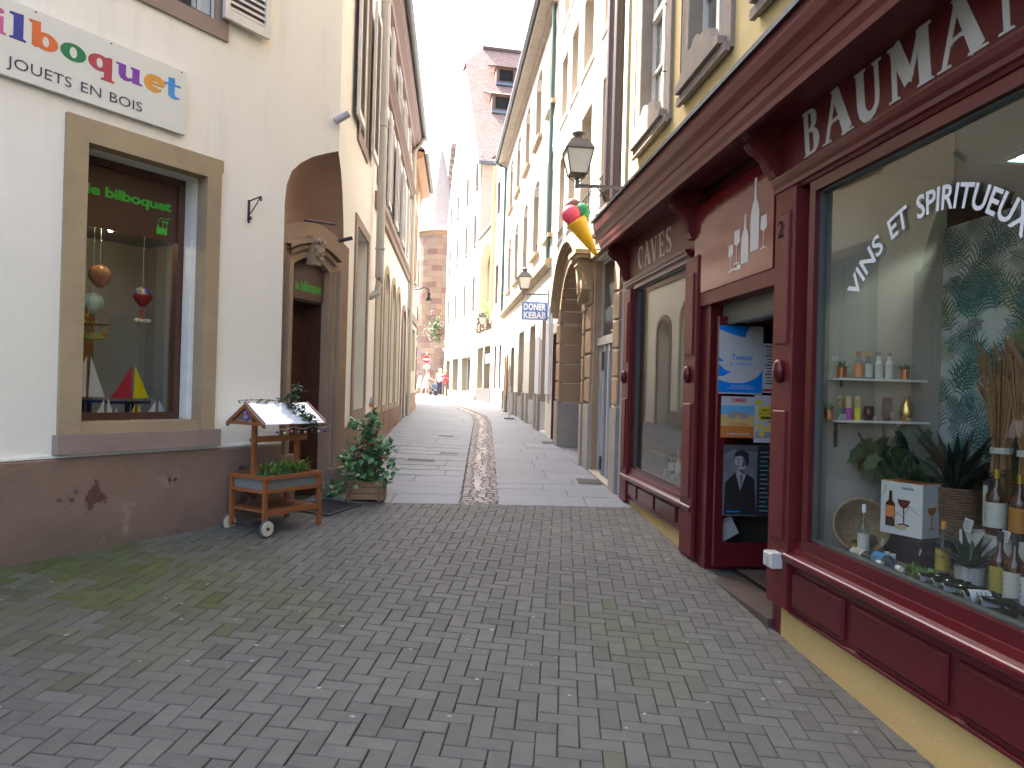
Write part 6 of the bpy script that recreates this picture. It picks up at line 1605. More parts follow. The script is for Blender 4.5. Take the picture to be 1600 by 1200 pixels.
for v_, c1, c2, lb in ((.165, (.10, .06, .02), (.04, .12, .08), 'dark gift jar with green base'), (.215, (.40, .28, .12), (.35, .02, .22), 'gift jar with magenta base'), (.27, (.34, .24, .10), (.55, .48, .02), 'gift jar with yellow base')):
    t = Thing('gift_jar', lb + ' on the lower shelf', 'jar', FR, (.27, v_, 1.36), 'colourful gift jars on the lower shelf')
    mb = MB(); mb.lathe([(.018, 0), (.02, .07)], (.27, v_, 1.36), 10); t.part('base', mb, mat('jar_%02d' % int(v_ * 100), c2, .3))
    mb = MB(); mb.lathe([(.02, .07), (.022, .12), (.015, .14), (0, .14)], (.27, v_, 1.36), 10); t.part('lid', mb, mat('jarlid_%02d' % int(v_ * 100), c1, .4, col2=(.5, .4, .2), vs=60))
PINK = glass_mat('pink_glass', (.72, .42, .48), 1.5)
for v_, h_, r_, lb in ((.345, .085, .032, 'short pink glass tumbler on the lower shelf'), (.455, .135, .030, 'tall pink glass vase on the lower shelf')):
    mb = MB(); mb.lathe([(r_ * .75, 0), (r_, h_ * .35), (r_ * .85, h_), (r_ * .8, h_), (r_ * .9, h_ * .35), (r_ * .6, .01), (0, .01)], (.26, v_, 1.36), 18)
    single('pink_glass', mb, PINK, FR, (.26, v_, 1.36), lb, 'glass', 'pink glasses on the lower shelf', smooth=True)
t = Thing('gold_pineapple', 'shiny gold pineapple ornament on the lower shelf', 'ornament', FR, (.26, .575, 1.36))
mb = MB(); mb.lathe([(.022, 0), (.036, .02), (.04, .05), (.034, .09), (.014, .125), (.010, .14)], (.26, .575, 1.36), 12); t.part('body', mb, mat('polished_gold', (.62, .42, .12), .18, metal=1.0), smooth=True)
mb = MB()
for q in range(12): a = q * .52; mb.leaf((.26, .575, 1.49), (math.cos(a), math.sin(a), .7 if q % 2 else .25), (0, 0, 1), .06, .022)
t.part('crown', mb, MATS['polished_gold'])
card(.335, .14, 1.362, .085, .036, 'small card at the left end of the lower shelf', .9); card(.335, .335, 1.362, .05, .03, 'tiny card before the pink tumbler', .9); card(.335, .435, 1.385, .05, .03, 'tiny card before the pink vase', .9); card(.222, .15, 1.70, .05, .03, 'small card fixed to the side wall above the left copper pot', 1.2)
# tipped round basket
t = Thing('tipped_basket', 'round seagrass basket lying on its side with bottles spilling out', 'basket', FR, (.36, .42, .62))
SEA = mat('seagrass_weave', (.30, .20, .10), .85, col2=(.18, .12, .06), vs=60, amt=.9, bump=.5, bs=120)
mb = MB(); ax = Vector((.93, -.30, .16)).normalized()
mb.lathe([(.0, -.12), (.10, -.12), (.135, -.05), (.145, .05), (.155, .06), (.148, .07), (.135, .05), (.12, -.04), (.0, -.08)], (.36, .245, .775), 26, ax=ax); t.part('body', mb, SEA, smooth=True)
bottle(.46, .21, .665, .033, .26, DK_B, GOLD, YSAIL, 'dark bottle with yellow label lying in the tipped basket', lie=-.9, lz=(.55, .85)); bottle(.52, .19, .622, .034, .27, DK_B, DK_B, mat('green_label', (.16, .25, .05), .5), 'dark bottle with green label lying before the basket', lie=-.15)
bottle(.56, .15, .622, .030, .30, CLR, WHP, LAB, 'small clear bottle with white cap standing by the basket')
# gift box with wine glasses drawn on it
t = Thing('gift_box', 'white gift box printed with a bottle and red wine glasses', 'box', FR, (.60, .42, .76))
WBX = mat('white_card_box', (.52, .53, .52), .5)
Mb = Matrix.Translation((.47, .30, .765)) @ Matrix.Rotation(.38, 4, 'Z')
mb = MB(); mb.box(0, .24, 0, .15, 0, .28); mb.xf(Mb); t.part('carton', mb, WBX)
mb = MB(); mb.box(0, .24, 0, .15, .2802, .282); mb.xf(Mb); t.part('lid', mb, mat('orange_card2', (.45, .16, .05), .5))
mb = MB()
mb.cur = 0; mb.prism([(.03, .04), (.085, .04), (.085, .16), (.068, .18), (.066, .23), (.050, .23), (.048, .18), (.03, .16)], -.002, 0)
mb.cur = 1; mb.prism([(.032, .09), (.083, .09), (.083, .15), (.032, .15)], -.003, 0)
mb.cur = 2; mb.prism([(.135 + .035 * math.cos(a * PI / 8), .19 + .045 * math.sin(a * PI / 8)) for a in range(8, 17)], -.002, 0); mb.ribbon([(.135, .15), (.137, .06)], .006, -.002, 0); mb.ribbon([(.105, .055), (.137, .062), (.168, .055)], .008, -.003, 0)
mb.cur = 3; mb.ribbon([(.08, .08), (.10, .12), (.13, .10), (.17, .16), (.22, .12)], .004, -.0032, 0); mb.ribbon([(.01, .20), (.03, .24), (.02, .26)], .004, -.0032, 0); mb.ribbon([(.09, .045), (.12, .04), (.15, .045)], .018, -.0035, 0)
mb.cur = 4; text(mb, 'Vinissime', .12, .19, .245, .018, -.002, 4)
mb.xf(Mb); t.part('print', mb, [BRN_B, mat('orange_print', (.55, .18, .04), .5), mat('wine_print', (.12, .01, .015), .4), mat('ochre_print', (.42, .34, .16), .5), INK])
mb = MB(); mb.prism([(.075 + .035 * math.cos(a * PI / 8), .16 + .04 * math.sin(a * PI / 8)) for a in range(8, 17)], -.002, 0); mb.ribbon([(.075, .12), (.075, .05)], .006, -.002, 0); mb.ribbon([(.05, .046), (.075, .052), (.10, .046)], .006, -.0025, 0)
mb.xf(Matrix.Translation((0, 0, 0)) @ Mb @ Matrix.Translation((.24, 0, 0)) @ Matrix.Rotation(PI / 2, 4, 'Z')); t.part('side_print', mb, mat('amber_print', (.36, .14, .04), .5))
mb = MB(); mb.box(.42, .72, .36, .58, .62, .758); single('display_stand', mb, mat('black_stand', (.02, .02, .022), .6), FR, (.6, .4, .62), 'low black block carrying the white gift box', 'stand')
card(.53, .27, .70, .07, .035, 'card at the foot of the gift box', .42)
for a in (.60, .65):
    mb = MB(); mb.lathe([(.012, 0), (.016, .06), (.0, .002)], (a, .26, .62), 10); single('shot_glass', mb, mat('pale_glass', (.5, .52, .5), .2), FR, (a, .26, .62), 'tiny pale shot glasses under the gift box', 'glass', 'shot glasses under the gift box')
# big wicker basket with a dark agave
t = Thing('wicker_basket', 'tall brown wicker basket behind the gift box, holding a dark agave', 'basket', FR, (.62, .64, .62))
WIC = mat('brown_wicker', (.16, .09, .05), .8, col2=(.08, .045, .025), vs=45, amt=.9)
mb = MB(); zz = 0
while zz < .42:
    r = .105 + .03 * zz / .42; mb.tube([(.62 + r * (1 + .02 * math.sin(9 * a * PI / 12 + zz * 90)) * math.cos(a * PI / 12), .64 + r * math.sin(a * PI / 12), .62 + zz) for a in range(25)], .008, 5, caps=False); zz += .0145
mb.lathe([(.095, 0), (.125, .40), (0, .40)], (.62, .64, .62), 20); t.part('body', mb, WIC)
def agave(u, v, z, n, L, label, dark=True, w_=.12):
    t = Thing('agave_plant', label, 'plant', FR, (u, v, z)); mb = MB()
    for q in range(n):
        a = q * 2.4; el = rnd.uniform(.25, 1.25); d = Vector((math.cos(a) * math.cos(el), math.sin(a) * math.cos(el) * .7, math.sin(el)))
        mb.leaf((u, v, z), d, (0, 0, 1), L * rnd.uniform(.7, 1.1), L * w_, t=rnd.uniform(.6, 1.3), bend=.15)
    t.part('leaves', mb, mat('agave_dark', (.018, .040, .028), .45, tint='tint') if dark else mat('agave_green', (.03, .07, .045), .45, tint='tint'), smooth=False); return t
agave(.62, .62, 1.0, 46, .44, 'large dark spiky agave standing in the wicker basket')
# monstera like leaves
t = Thing('monstera_plant', 'dark broad leaved house plant behind the tipped basket', 'plant', FR, (.31, .68, .62)); mb = MB()
for q in range(34):
    c = Vector((rnd.uniform(.25, .42), rnd.uniform(.25, .72), rnd.uniform(1.02, 1.30))); a = rnd.uniform(0, 6.28); r = rnd.uniform(.05, .085); n = 12
    ex = Vector((math.cos(a), -.35, math.sin(a))).normalized(); ey = Vector((-math.sin(a) * .8, -.5, math.cos(a))).normalized()
    mb.mesh([tuple(c + (ex * math.cos(2 * PI * k / n) * .8 + ey * math.sin(2 * PI * k / n)) * r * (1 if k % 2 else .72)) for k in range(n)], [tuple(range(n))], t=rnd.uniform(.5, 1.4))
t.part('leaves', mb, mat('monstera_green', (.02, .055, .022), .4, tint='tint'))
mb = MB()
for q in range(9): a = rnd.uniform(.28, .65); mb.tube([(.34, .66, .66), (.33, (a + .66) / 2, .95), (.33, a, 1.2)], .005, 4)
t.part('stem', mb, mat('stem_green', (.05, .08, .02), .6)); mb = MB(); mb.lathe([(.06, 0), (.08, .14), (0, .14)], (.31, .68, .62), 14); t.part('pot', mb, INK)
# white plinth with bottles, front right
mb = MB(); mb.box(.90, 1.9, .44, .70, .62, .86); single('display_plinth', mb, mat('pale_plinth', (.42, .42, .40), .6), FR, (1.4, .6, .62), 'white display plinth carrying the gold capped bottles', 'plinth')
bottle(1.04, .52, .861, .045, .31, BRN_B, GOLD, LAB, 'brown bottle with gold cap and white label on the plinth, left of two'); bottle(1.17, .53, .861, .042, .30, BRN_B, GOLD, mat('amber_label', (.30, .14, .02), .5), 'brown bottle with gold cap and amber label on the plinth')
bottle(1.30, .55, .861, .045, .31, BRN_B, GOLD, LAB, 'brown gold capped bottle at the right edge of the plinth')
mb = MB(); mb.box(.91, .96, .55, .60, .861, 1.10, 0); mb.box(.915, .945, .548, .549, .88, 1.08, 1); single('bottle_carton', mb, [INK, LAB], FR, (.93, .57, .86), 'narrow dark carton with an upright pale label', 'box')
card(.96, .43, .862, .10, .06, 'larger white card leaning on the plinth edge', .3); card(1.20, .43, .862, .08, .05, 'white card at the right end of the plinth', .3)
# broom like dried grass bundles
for u, lb in ((.84, 'dried grass bundle tied upright, left of two'), (1.02, 'dried grass bundle at the right edge of the pane')):
    t = Thing('dried_grass_bundle', lb, 'dried flowers', FR, (u, .66, .86), 'dried grass bundles in the wine shop window')
    mb = MB()
    for q in range(110):
        a = rnd.uniform(0, 6.28); r = .05 * math.sqrt(rnd.random()); f = rnd.uniform(1.2, 3.4)
        mb.tube([(u + r * math.cos(a) * 1.2, .70 + r * math.sin(a), .87), (u + r * math.cos(a) * .8, .70 + r * math.sin(a) * .8, 1.25), (u + r * f * math.cos(a), .70 + r * math.sin(a) * 1.3, 1.50 + rnd.uniform(0, .24))], .0022, 3)
    t.part('stalks', mb, mat('dried_stalk', (.26, .15, .065), .8, col2=(.18, .10, .04), vs=20))
    mb = MB()
    for q in range(40):
        a = rnd.uniform(0, 6.28); mb.leaf((u + .09 * math.cos(a), .70 + .05 * math.sin(a), rnd.uniform(1.45, 1.7)), (math.cos(a) * .4 - .2, 0, 1), (1, 0, 0), .14, .03)
    t.part('plume', mb, mat('dried_plume', (.30, .17, .08), .9))
    mb = MB(); mb.lathe([(.052, 0), (.052, .03)], (u, .70, 1.23), 14); t.part('cord', mb, LAB)
# low foreground row
t = potplant(1.08, .36, .625, .065, .10, mat('white_ceramic', (.50, .50, .47), .25), 'white ceramic pot with a dark spiky plant near the glass', n=46, L=.20, leafm=mat('agave_green', (.03, .07, .045), .45, tint='tint'), group=None, spiky=True)
for k, (u, v, lb) in enumerate(((.90, .20, 'bright green rosette succulent nearest the glass'), (.98, .22, 'green rosette succulent, middle of three'), (1.03, .15, 'green rosette succulent beside the white pot'))):
    potplant(u, v, .622, .03, .02, INK, lb, n=60, L=.055, leafm=mat('rosette_green', (.13, .24, .04), .5, tint='tint'), group='rosette succulents on the window board', name='rosette_succulent')
bottle(.76, .16, .622, .038, .27, CLR, WHP, mat('blue_label', (.05, .22, .45), .5), 'clear bottle with blue label lying along the glass', lie=-.1); bottle(.64, .12, .622, .036, .26, CLR, WHP, LAB, 'clear bottle lying along the glass, left of the blue labelled one', lie=.05)
bottle(.87, .38, .622, .034, .27, CLR, mat('orange_cap2', (.6, .25, .02), .4), mat('yellow_label', (.36, .26, .05), .5), 'clear bottle with orange cap left of the white pot')
bottle(1.28, .35, .622, .040, .30, BRN_B, INK, mat('muted_yellow_label', (.30, .24, .04), .6), 'dark bottle with yellow label and black cap near the glass'); bottle(1.40, .32, .622, .042, .31, BRN_B, INK, LAB, 'dark bottle with white label and black cap near the glass'); bottle(1.52, .30, .622, .042, .32, BRN_B, INK, mat('silver_label', (.4, .42, .45), .4), 'dark bottle with silver label, farthest right near the glass')
for k, (u, v, a) in enumerate(((1.14, .13, 1.2), (1.23, .13, 1.25), (1.32, .12, 1.15), (1.42, .13, 1.3), (1.53, .13, 1.2))):
    bottle(u, v + .06, .622, .040, .22, DK_B, DK_B, [None, None, None, mat('silver_label', (.4, .42, .45), .4), None][k], ['dark wine bottle lying by the white pot, first of the front row', 'dark wine bottle lying second in the front row', 'dark wine bottle lying third in the front row', 'dark wine bottle lying with silver label in the front row', 'dark wine bottle lying last in the front row at the right'][k], lie=a)
card(.76, .33, .70, .05, .03, 'card stuck in the goods left of the orange capped bottle', .5)
mb = MB()
for q in range(120): mb.ball((rnd.uniform(.25, 1.9), rnd.uniform(.09, .2), .624), rnd.uniform(.006, .012), (1, 1, .5), 5)
single('glass_pebbles', mb, mat('pale_pebble', (.22, .25, .24), .3), FR, (1, .1, .62), 'glass pebbles strewn along the window board', 'pebbles', kind='stuff')
# goods in the left bay
for k in range(7):
    u = -3.4 + k * .25; h_ = [.16, .22, .19, .25, .17, .23, .2][k]
    if k % 3 == 2:
        mb = MB(); mb.box(u - .05, u + .05, .35, .42, .62, .62 + h_, 0); mb.box(u - .04, u + .04, .349, .35, .65, .62 + h_ * .8, 1)
        single('wine_carton', mb, [WBX, [PRED, GRN, BLUE][k % 3]], FR, (u, .38, .62), 'white carton standing %s in the left shop window' % ['', '', 'on the far side', '', '', 'near the door'][k], 'box', 'cartons in the left shop window')
    else:
        bottle(u, .36, .622, .036, h_ + .08, [DK_B, AMB, CLR][k % 3], [GOLD, PRED][k % 2], LAB, ['green bottle with gold cap farthest from the shop door', 'amber bottle with red cap, second in the left bay', '', 'dark bottle with red cap in the middle of the left bay', 'amber bottle with gold cap, right of the middle of the left bay', '', 'dark bottle with gold cap next to the shop door'][k], group='bottles in the left bay')
for k in range(6):
    u = -3.3 + k * .27; card(u, .2, .624, .09, .06, ['price card farthest up the lane in the left bay', 'second price card in the left bay', 'third price card in the left bay', 'fourth price card in the left bay', 'fifth price card in the left bay', 'price card nearest the door in the left bay'][k], .8)
t = Thing('leaf_garland', 'low green leafy garland inside the left shop window', 'plant', FR, (-2.7, .6, .9)); mb = MB()
for q in range(220): mb.leaf((rnd.uniform(-3.3, -2.0), rnd.uniform(.55, .8), rnd.uniform(1.0, 1.35)), (rnd.uniform(-1, 1), rnd.uniform(-1, .3), rnd.uniform(-.3, 1)), (0, 0, 1), .07, .03, t=rnd.uniform(.5, 1.4))
t.part('leaves', mb, mat('garland_green', (.05, .09, .02), .6, tint='tint')); mb = MB(); mb.box(-3.4, -1.9, .6, .75, .62, 1.0); t.part('trough', mb, BRW)

# ================================================================== things standing in the lane
IVY = mat('ivy_green', (.035, .075, .028), .5, tint='tint', col2=(.05, .10, .03)); GRASS = mat('cress_green', (.10, .20, .025), .6, tint='tint')
FC = Frame((-1.93, 5.88), (.527, .85), .262)   # origin at the near front wheel, u along the wall, v towards it
CT = Thing('garden_trolley', 'orange wooden two wheeled trolley with little pitched roof and planted tray', 'trolley', FC, (.27, .19, 0))
LU, LV = .56, .40
mb = MB()
for u in (0, LU):
    for v in (0, LV): pass
def leg(u, v, z0, z1, tilt=0):
    mb = MB(); w_ = .016; mb.mesh([(u - w_ + tilt, v - w_, z0), (u + w_ + tilt, v - w_, z0), (u + w_ + tilt, v + w_, z0), (u - w_ + tilt, v + w_, z0), (u - w_, v - w_, z1), (u + w_, v - w_, z1), (u + w_, v + w_, z1), (u - w_, v + w_, z1)], [(0, 1, 5, 4), (1, 2, 6, 5), (2, 3, 7, 6), (3, 0, 4, 7), (4, 5, 6, 7), (3, 2, 1, 0)])
    CT.part('leg', mb, TEAK)
leg(0, 0, .04, .47); leg(0, LV, .04, .47); leg(LU, 0, .0, .47, .02); leg(LU, LV, .0, .47, .02)
for v in (-.03, LV + .03):
    mb = MB(); mb.lathe([(.026, -.012), (.056, -.014), (.062, -.008), (.062, .008), (.056, .014), (.026, .012)], (0, v, .062), 20, ax=(0, 1, 0)); w_ = CT.part('wheel', mb, mat('cream_wheel', (.55, .50, .38), .5), smooth=False)
    mb = MB(); mb.lathe([(.060, -.011), (.066, -.008), (.066, .008), (.060, .011)], (0, v, .062), 20, ax=(0, 1, 0)); CT.part('tyre', mb, mat('grey_tyre', (.10, .10, .10), .8), w_)
    mb = MB(); mb.lathe([(.014, -.02), (.014, .02)], (0, v, .062), 10, ax=(0, 1, 0)); CT.part('hub', mb, IRON, w_)
mb = MB(); mb.tube([(0, -.04, .062), (0, LV + .04, .062)], .006, 6); CT.part('axle', mb, IRON)
mb = MB(); mb.box(.016, LU - .016, .0, LV, .175, .195)
for v in (-.014, LV - .006): mb.box(.016, LU - .012, v, v + .02, .155, .20)
CT.part('lower_shelf', mb, TEAK)
mb = MB()
for z, h_ in ((.335, .028), (.44, .035)):
    mb.box(-.02, LU + .02, -.02, .0, z, z + h_); mb.box(-.02, LU + .02, LV, LV + .02, z, z + h_); mb.box(-.022, .0, .0, LV, z, z + h_ - .001); mb.box(LU, LU + .022, .0, LV, z, z + h_ - .001)
CT.part('tray_frame', mb, TEAK)
mb = MB(); mb.prism(rect(.01, LU - .01, .01, LV - .01), 0, .11, holes=[rect(.018, LU - .018, .018, LV - .018)]); mb.v = [(p[0], p[2], .345 + p[1]) for p in mb.v]; mb.box(.012, LU - .012, .012, LV - .012, .347, .43); CT.part('planting_tray', mb, mat('grey_tray', (.20, .205, .19), .6))
mb = MB(); mb.box(.02, LU - .02, .02, LV - .02, .431, .452)
CT.part('green_lining', mb, mat('green_felt', (.05, .14, .07), .9))
# posts, cross shelf, roof
for a_ in (.03, LU - .08):
    mb = MB(); mb.box(a_, a_ + .03, LV / 2 - .02, LV / 2 + .02, .33, .93); CT.part('post', mb, TEAK)
mb = MB(); mb.box(-.02, LU - .04, LV / 2 - .09, LV / 2 - .021, .735, .765); mb.box(-.02, LU - .04, LV / 2 - .095, LV / 2 - .085, .735, .785); CT.part('cross_shelf', mb, TEAK)
RL0, RL1, RZ, EZ, HW = -.06, .60, 1.03, .875, .225
cv = LV / 2
for u in (RL0, RL1 - .03):
    mb = MB(); mb.mesh([(u, cv - HW, EZ - .02), (u, cv, RZ - .02), (u, cv + HW, EZ - .02), (u, cv + HW, EZ + .012), (u, cv, RZ + .012), (u, cv - HW, EZ + .012)] + [(u + .025, cv - HW, EZ - .02), (u + .025, cv, RZ - .02), (u + .025, cv + HW, EZ - .02), (u + .025, cv + HW, EZ + .012), (u + .025, cv, RZ + .012), (u + .025, cv - HW, EZ + .012)],
            [(0, 1, 4, 5), (1, 2, 3, 4), (6, 7, 10, 11), (7, 8, 9, 10), (5, 4, 10, 11), (4, 3, 9, 10), (0, 1, 7, 6), (1, 2, 8, 7), (0, 5, 11, 6), (2, 3, 9, 8)])
    mb.box(u + .002, u + .022, cv - HW * .85, cv + HW * .85, EZ + .0, EZ + .025)
    CT.part('gable_frame', mb, TEAK)
for s_ in (-1, 1):
    mb = MB(); a = (cv + s_ * .004, RZ + .014); b = (cv + s_ * (HW + .01), EZ + .008)
    mb.mesh([(RL0 + .0, a[0], a[1]), (RL1, a[0], a[1]), (RL1, b[0], b[1]), (RL0, b[0], b[1]), (RL0, a[0], a[1] + .006), (RL1, a[0], a[1] + .006), (RL1, b[0], b[1] + .006), (RL0, b[0], b[1] + .006)], [(0, 1, 2, 3), (4, 5, 6, 7), (0, 1, 5, 4), (2, 3, 7, 6), (1, 2, 6, 5), (0, 3, 7, 4)])
    CT.part('roof_panel', mb, mat('glossy_white_panel', (.80, .82, .85), .18, spec=.9, coat=.6))
for (ua, za) in ((RL0 + .0, 0), (RL1 - .012, 0)):
    mb = MB(); mb.mesh([(ua, cv, RZ + .021), (ua + .014, cv, RZ + .021), (ua + .014, cv - HW - .012, EZ + .014), (ua, cv - HW - .012, EZ + .014), (ua, cv, RZ + .03), (ua + .014, cv, RZ + .03), (ua + .014, cv - HW - .012, EZ + .026), (ua, cv - HW - .012, EZ + .026)], [(0, 1, 2, 3), (4, 5, 6, 7), (0, 1, 5, 4), (2, 3, 7, 6), (1, 2, 6, 5), (0, 3, 7, 4)])
    CT.part('roof_edging', mb, TEAK)
# ivy lying on the roof, plants in the tray, string of balls
def foliage(T, name, pts, n, spread, L, m_, wd=.7, up_=.2):
    mb = MB()
    for q in range(n):
        k = rnd.random() * (len(pts) - 1); i = int(k); f = k - i
        c = Vector(pts[i]).lerp(Vector(pts[i + 1]), f) + Vector((rnd.gauss(0, spread), rnd.gauss(0, spread), rnd.gauss(0, spread * .7)))
        mb.leaf(c, (rnd.uniform(-1, 1), rnd.uniform(-1, .3), rnd.uniform(-.6, .9) + up_), (rnd.uniform(-.4, .4), rnd.uniform(-.6, .2), 1), L * rnd.uniform(.6, 1.25), L * wd * rnd.uniform(.7, 1.2), t=rnd.uniform(.55, 1.45))
    return T.part(name, mb, m_)
iv = Thing('ivy', 'strand of dark ivy draped over the white trolley roof', 'plant', FC, (.35, .2, 1.03))
foliage(iv, 'leaves', [(.50, cv, RZ + .16), (.42, cv - .02, RZ + .08), (.34, cv - .05, RZ + .04), (.36, cv - .14, EZ + .11), (.42, cv - .22, EZ + .04), (.44, cv - .24, EZ + .01)], 170, .022, .05, IVY)
foliage(iv, 'leaves', [(RL0 - .02, cv + .02, RZ + .02), (.10, cv, RZ + .03), (.25, cv - .01, RZ + .03), (.40, cv, RZ + .04)], 50, .012, .032, IVY)
mb = MB(); mb.tube([(RL0 - .04, cv + .03, RZ + .04), (.1, cv, RZ + .045), (.3, cv - .01, RZ + .035), (.36, cv - .14, EZ + .1), (.44, cv - .24, EZ + .01)], .003, 5); mb.tube([(.35, cv, RZ + .03), (.43, cv, RZ + .12), (.50, cv, RZ + .19)], .003, 5); iv.part('stem', mb, mat('ivy_stem', (.08, .06, .03), .8))
tp = Thing('tray_plants', 'low green plants growing in the trolley tray', 'plant', FC, (.3, .2, .45))
foliage(tp, 'leaves', [(.10, .10, .475), (.30, .14, .50), (.52, .12, .50), (.52, .3, .49), (.15, .3, .475)], 520, .03, .05, GRASS, .35, .7)
gl_ = Thing('ball_garland', 'string of small coloured balls hanging under the trolley roof edge', 'garland', FC, (.3, -.02, .85))
mb = MB(); pts = [(.05 + .6 * k / 12, cv - HW - .005, EZ - .012 - .022 * abs(math.sin(k * PI / 4))) for k in range(13)]; mb.tube(pts, .0015, 4); gl_.part('string', mb, WHP)
for k, c in enumerate(((.16, .05, .30), (.40, .50, .25), (.45, .10, .16), (.03, .22, .18), (.5, .28, .18), (.12, .06, .08), (.5, .48, .35), (.05, .05, .35))):
    mb = MB(); u = .08 + k * .073; mb.ball((u, cv - HW - .005, EZ - .045 - .018 * abs(math.sin((u - .05) / .6 * 12 * PI / 4))), .0125, n=10); gl_.part('ball', mb, mat('felt_ball_%d' % k, c, .8), smooth=True)
mb = MB(); mb.lathe([(.0, -.03), (.02, -.02), (.028, .0), (.02, .02), (0, .028)], (RL0 + .01, cv - .01, .93), 10); mb.ball((RL0 + .01, cv + .0, .965), .02, n=8)
single('hanging_ornament', mb, mat('red_blue_ornament', (.40, .10, .08), .5, col2=(.12, .15, .4), vs=30, thr=(.48, .52), amt=1), FC, (0, .2, .93), 'small red and blue ornament hanging in the gable of the trolley roof', 'ornament')
# door mat on a step plate
fm_ = Frame((-1.70, 6.92), (.36, 1), 0)
mb = MB(); zz = gz(-1.7, 6.95)
q = [(-.18, -.33), (.34, -.33), (.34, -.02), (-.18, -.02)]
def onground(P, h): return [(p[0], p[1], (lambda w_: gz(w_.x, w_.y))(fm_.w(p[0], p[1], 0)) + h) for p in P]
q = [(-.20, -.16), (.36, -.16), (.36, .26), (-.20, .26)]
a, b = onground(q, .003), onground(q, .016)
mb.mesh(a + b, [(4, 5, 6, 7), (0, 1, 5, 4), (1, 2, 6, 5), (2, 3, 7, 6), (3, 0, 4, 7)], mi=0)
q2 = [(-.17, -.13), (.33, -.13), (.33, .23), (-.17, .23)]; mb.mesh(onground(q2, .0175), [(0, 1, 2, 3)], mi=1)
single('door_mat', mb, [mat('mat_edge', (.055, .058, .062), .7), mat('black_mat', (.018, .018, .02), .95, bump=.5, bs=200)], fm_, (0, 0, zz), 'black door mat lying before the toy shop door', 'mat')

# wooden planter with climbing plant
FPn = Frame((-1.62, 7.36), (1, .06), gz(-1.45, 7.5) + .002)
PB = Thing('wooden_planter', 'square box planter of pale rough boards at the edge of the slabs', 'planter', FPn, (.18, .16, 0))
mb = MB(); W_P, D_P = .37, .33
for k in range(3):
    z = .012 + k * .063; i0 = len(mb.v)
    mb.bev(0, W_P, 0, .022, z, z + .058, .004); mb.box(0, W_P, D_P - .022, D_P, z, z + .058)
    mb.box(-.004, .018, .022, D_P - .022, z, z + .058); mb.box(W_P - .018, W_P + .004, .022, D_P - .022, z, z + .058)
PB.part('boards', mb, PALEW)
mb = MB()
for u, v in ((.02, -.012), (W_P - .055, -.012)): mb.box(u, u + .035, v, v + .011, .0, .205)
mb.box(W_P + .005, W_P + .016, .02, .055, 0, .205); PB.part('corner_post', mb, mat('darker_planter_wood', (.22, .12, .06), .7))
mb = MB(); mb.box(.02, W_P - .02, .02, D_P - .02, .15, .17); PB.part('soil', mb, mat('dark_soil', (.03, .022, .015), .95))
CP = Thing('climbing_plant', 'leafy climbing plant with red and pink flowers filling the planter', 'plant', FPn, (.18, .16, .17))
PG = mat('planter_leaf_green', (.055, .14, .05), .4, tint='tint', col2=(.09, .20, .04), vs=14)
mb = MB()
blobs = [((.16, .12, .30), .15, .10, 230), ((.22, .12, .48), .13, .10, 220), ((.20, .15, .66), .085, .11, 150), ((.30, .1, .42), .10, .10, 110), ((.05, .10, .42), .09, .08, 90), ((.38, .1, .55), .05, .06, 30), ((-.04, .0, .16), .10, .05, 60), ((-.16, -.03, .07), .09, .03, 34), ((.35, .05, .22), .07, .06, 50), ((.10, .1, .78), .07, .025, 26), ((.24, .1, .82), .05, .05, 40), ((.48, .02, .33), .06, .03, 16)]
for c, sx, sz, n in blobs:
    for q in range(int(n * .72)):
        p = Vector((rnd.gauss(c[0], sx * .62), rnd.gauss(c[1], sx * .5), rnd.gauss(c[2], sz * .62)))
        d = Vector((rnd.uniform(-1, 1), rnd.uniform(-1.2, .5), rnd.uniform(-.9, .7))); L = rnd.uniform(.045, .095)
        mb.leaf(p, d, (rnd.uniform(-.5, .5), rnd.uniform(-.9, .1), 1), L, L * .72, t=rnd.uniform(.5, 1.5), bend=.25)
mb.v = [(p[0], p[1], max(p[2], .03)) for p in mb.v]
CP.part('leaves', mb, PG)
mb = MB()
for q in range(16):
    a = rnd.uniform(0, 6.28); x = .18 + rnd.uniform(-.16, .16); mb.tube([(.18 + .05 * math.cos(a), .15, .17), ((.18 + x) / 2, .13, .40), (x, .12 + rnd.uniform(-.05, .05), rnd.uniform(.45, .78))], .004, 5)
for q in (-.06, .0, .07): mb.tube([(.22 + q, .12 + q * .3, .16), (.22 + q * .3, .12, .86)], .005, 5)
CP.part('stem', mb, mat('stem_brown', (.14, .09, .04), .8))
for (x, z, r) in ((.18, .60, .017), (.12, .56, .015), (.235, .57, .019), (.37, .44, .019), (.12, .48, .014), (.30, .30, .014), (.42, .64, .014), (.17, .52, .013), (.14, .45, .015), (.27, .36, .012)):
    mb = MB()
    for k in range(4): mb.ball((x + rnd.uniform(-.008, .008), .0 + rnd.uniform(-.02, .0), z + rnd.uniform(-.006, .006)), r * .62, (1, 1, 1), 7)
    CP.part('flower', mb, mat('red_flower', (.42, .03, .03), .6, col2=(.5, .16, .12), vs=25, thr=(.45, .6)), smooth=True)
st_ = Thing('garden_stake', 'thin stake with an orange and blue glass top rising above the plant', 'stake', FPn, (.2, .12, .17))
mb = MB(); mb.tube([(.21, .12, .16), (.21, .12, .88)], .004, 6); mb.tube([(.21 + .008 * math.sin(k * .8), .12 + .008 * math.cos(k * .8), .84 + k * .006) for k in range(16)], .002, 4); st_.part('rod', mb, IRON)
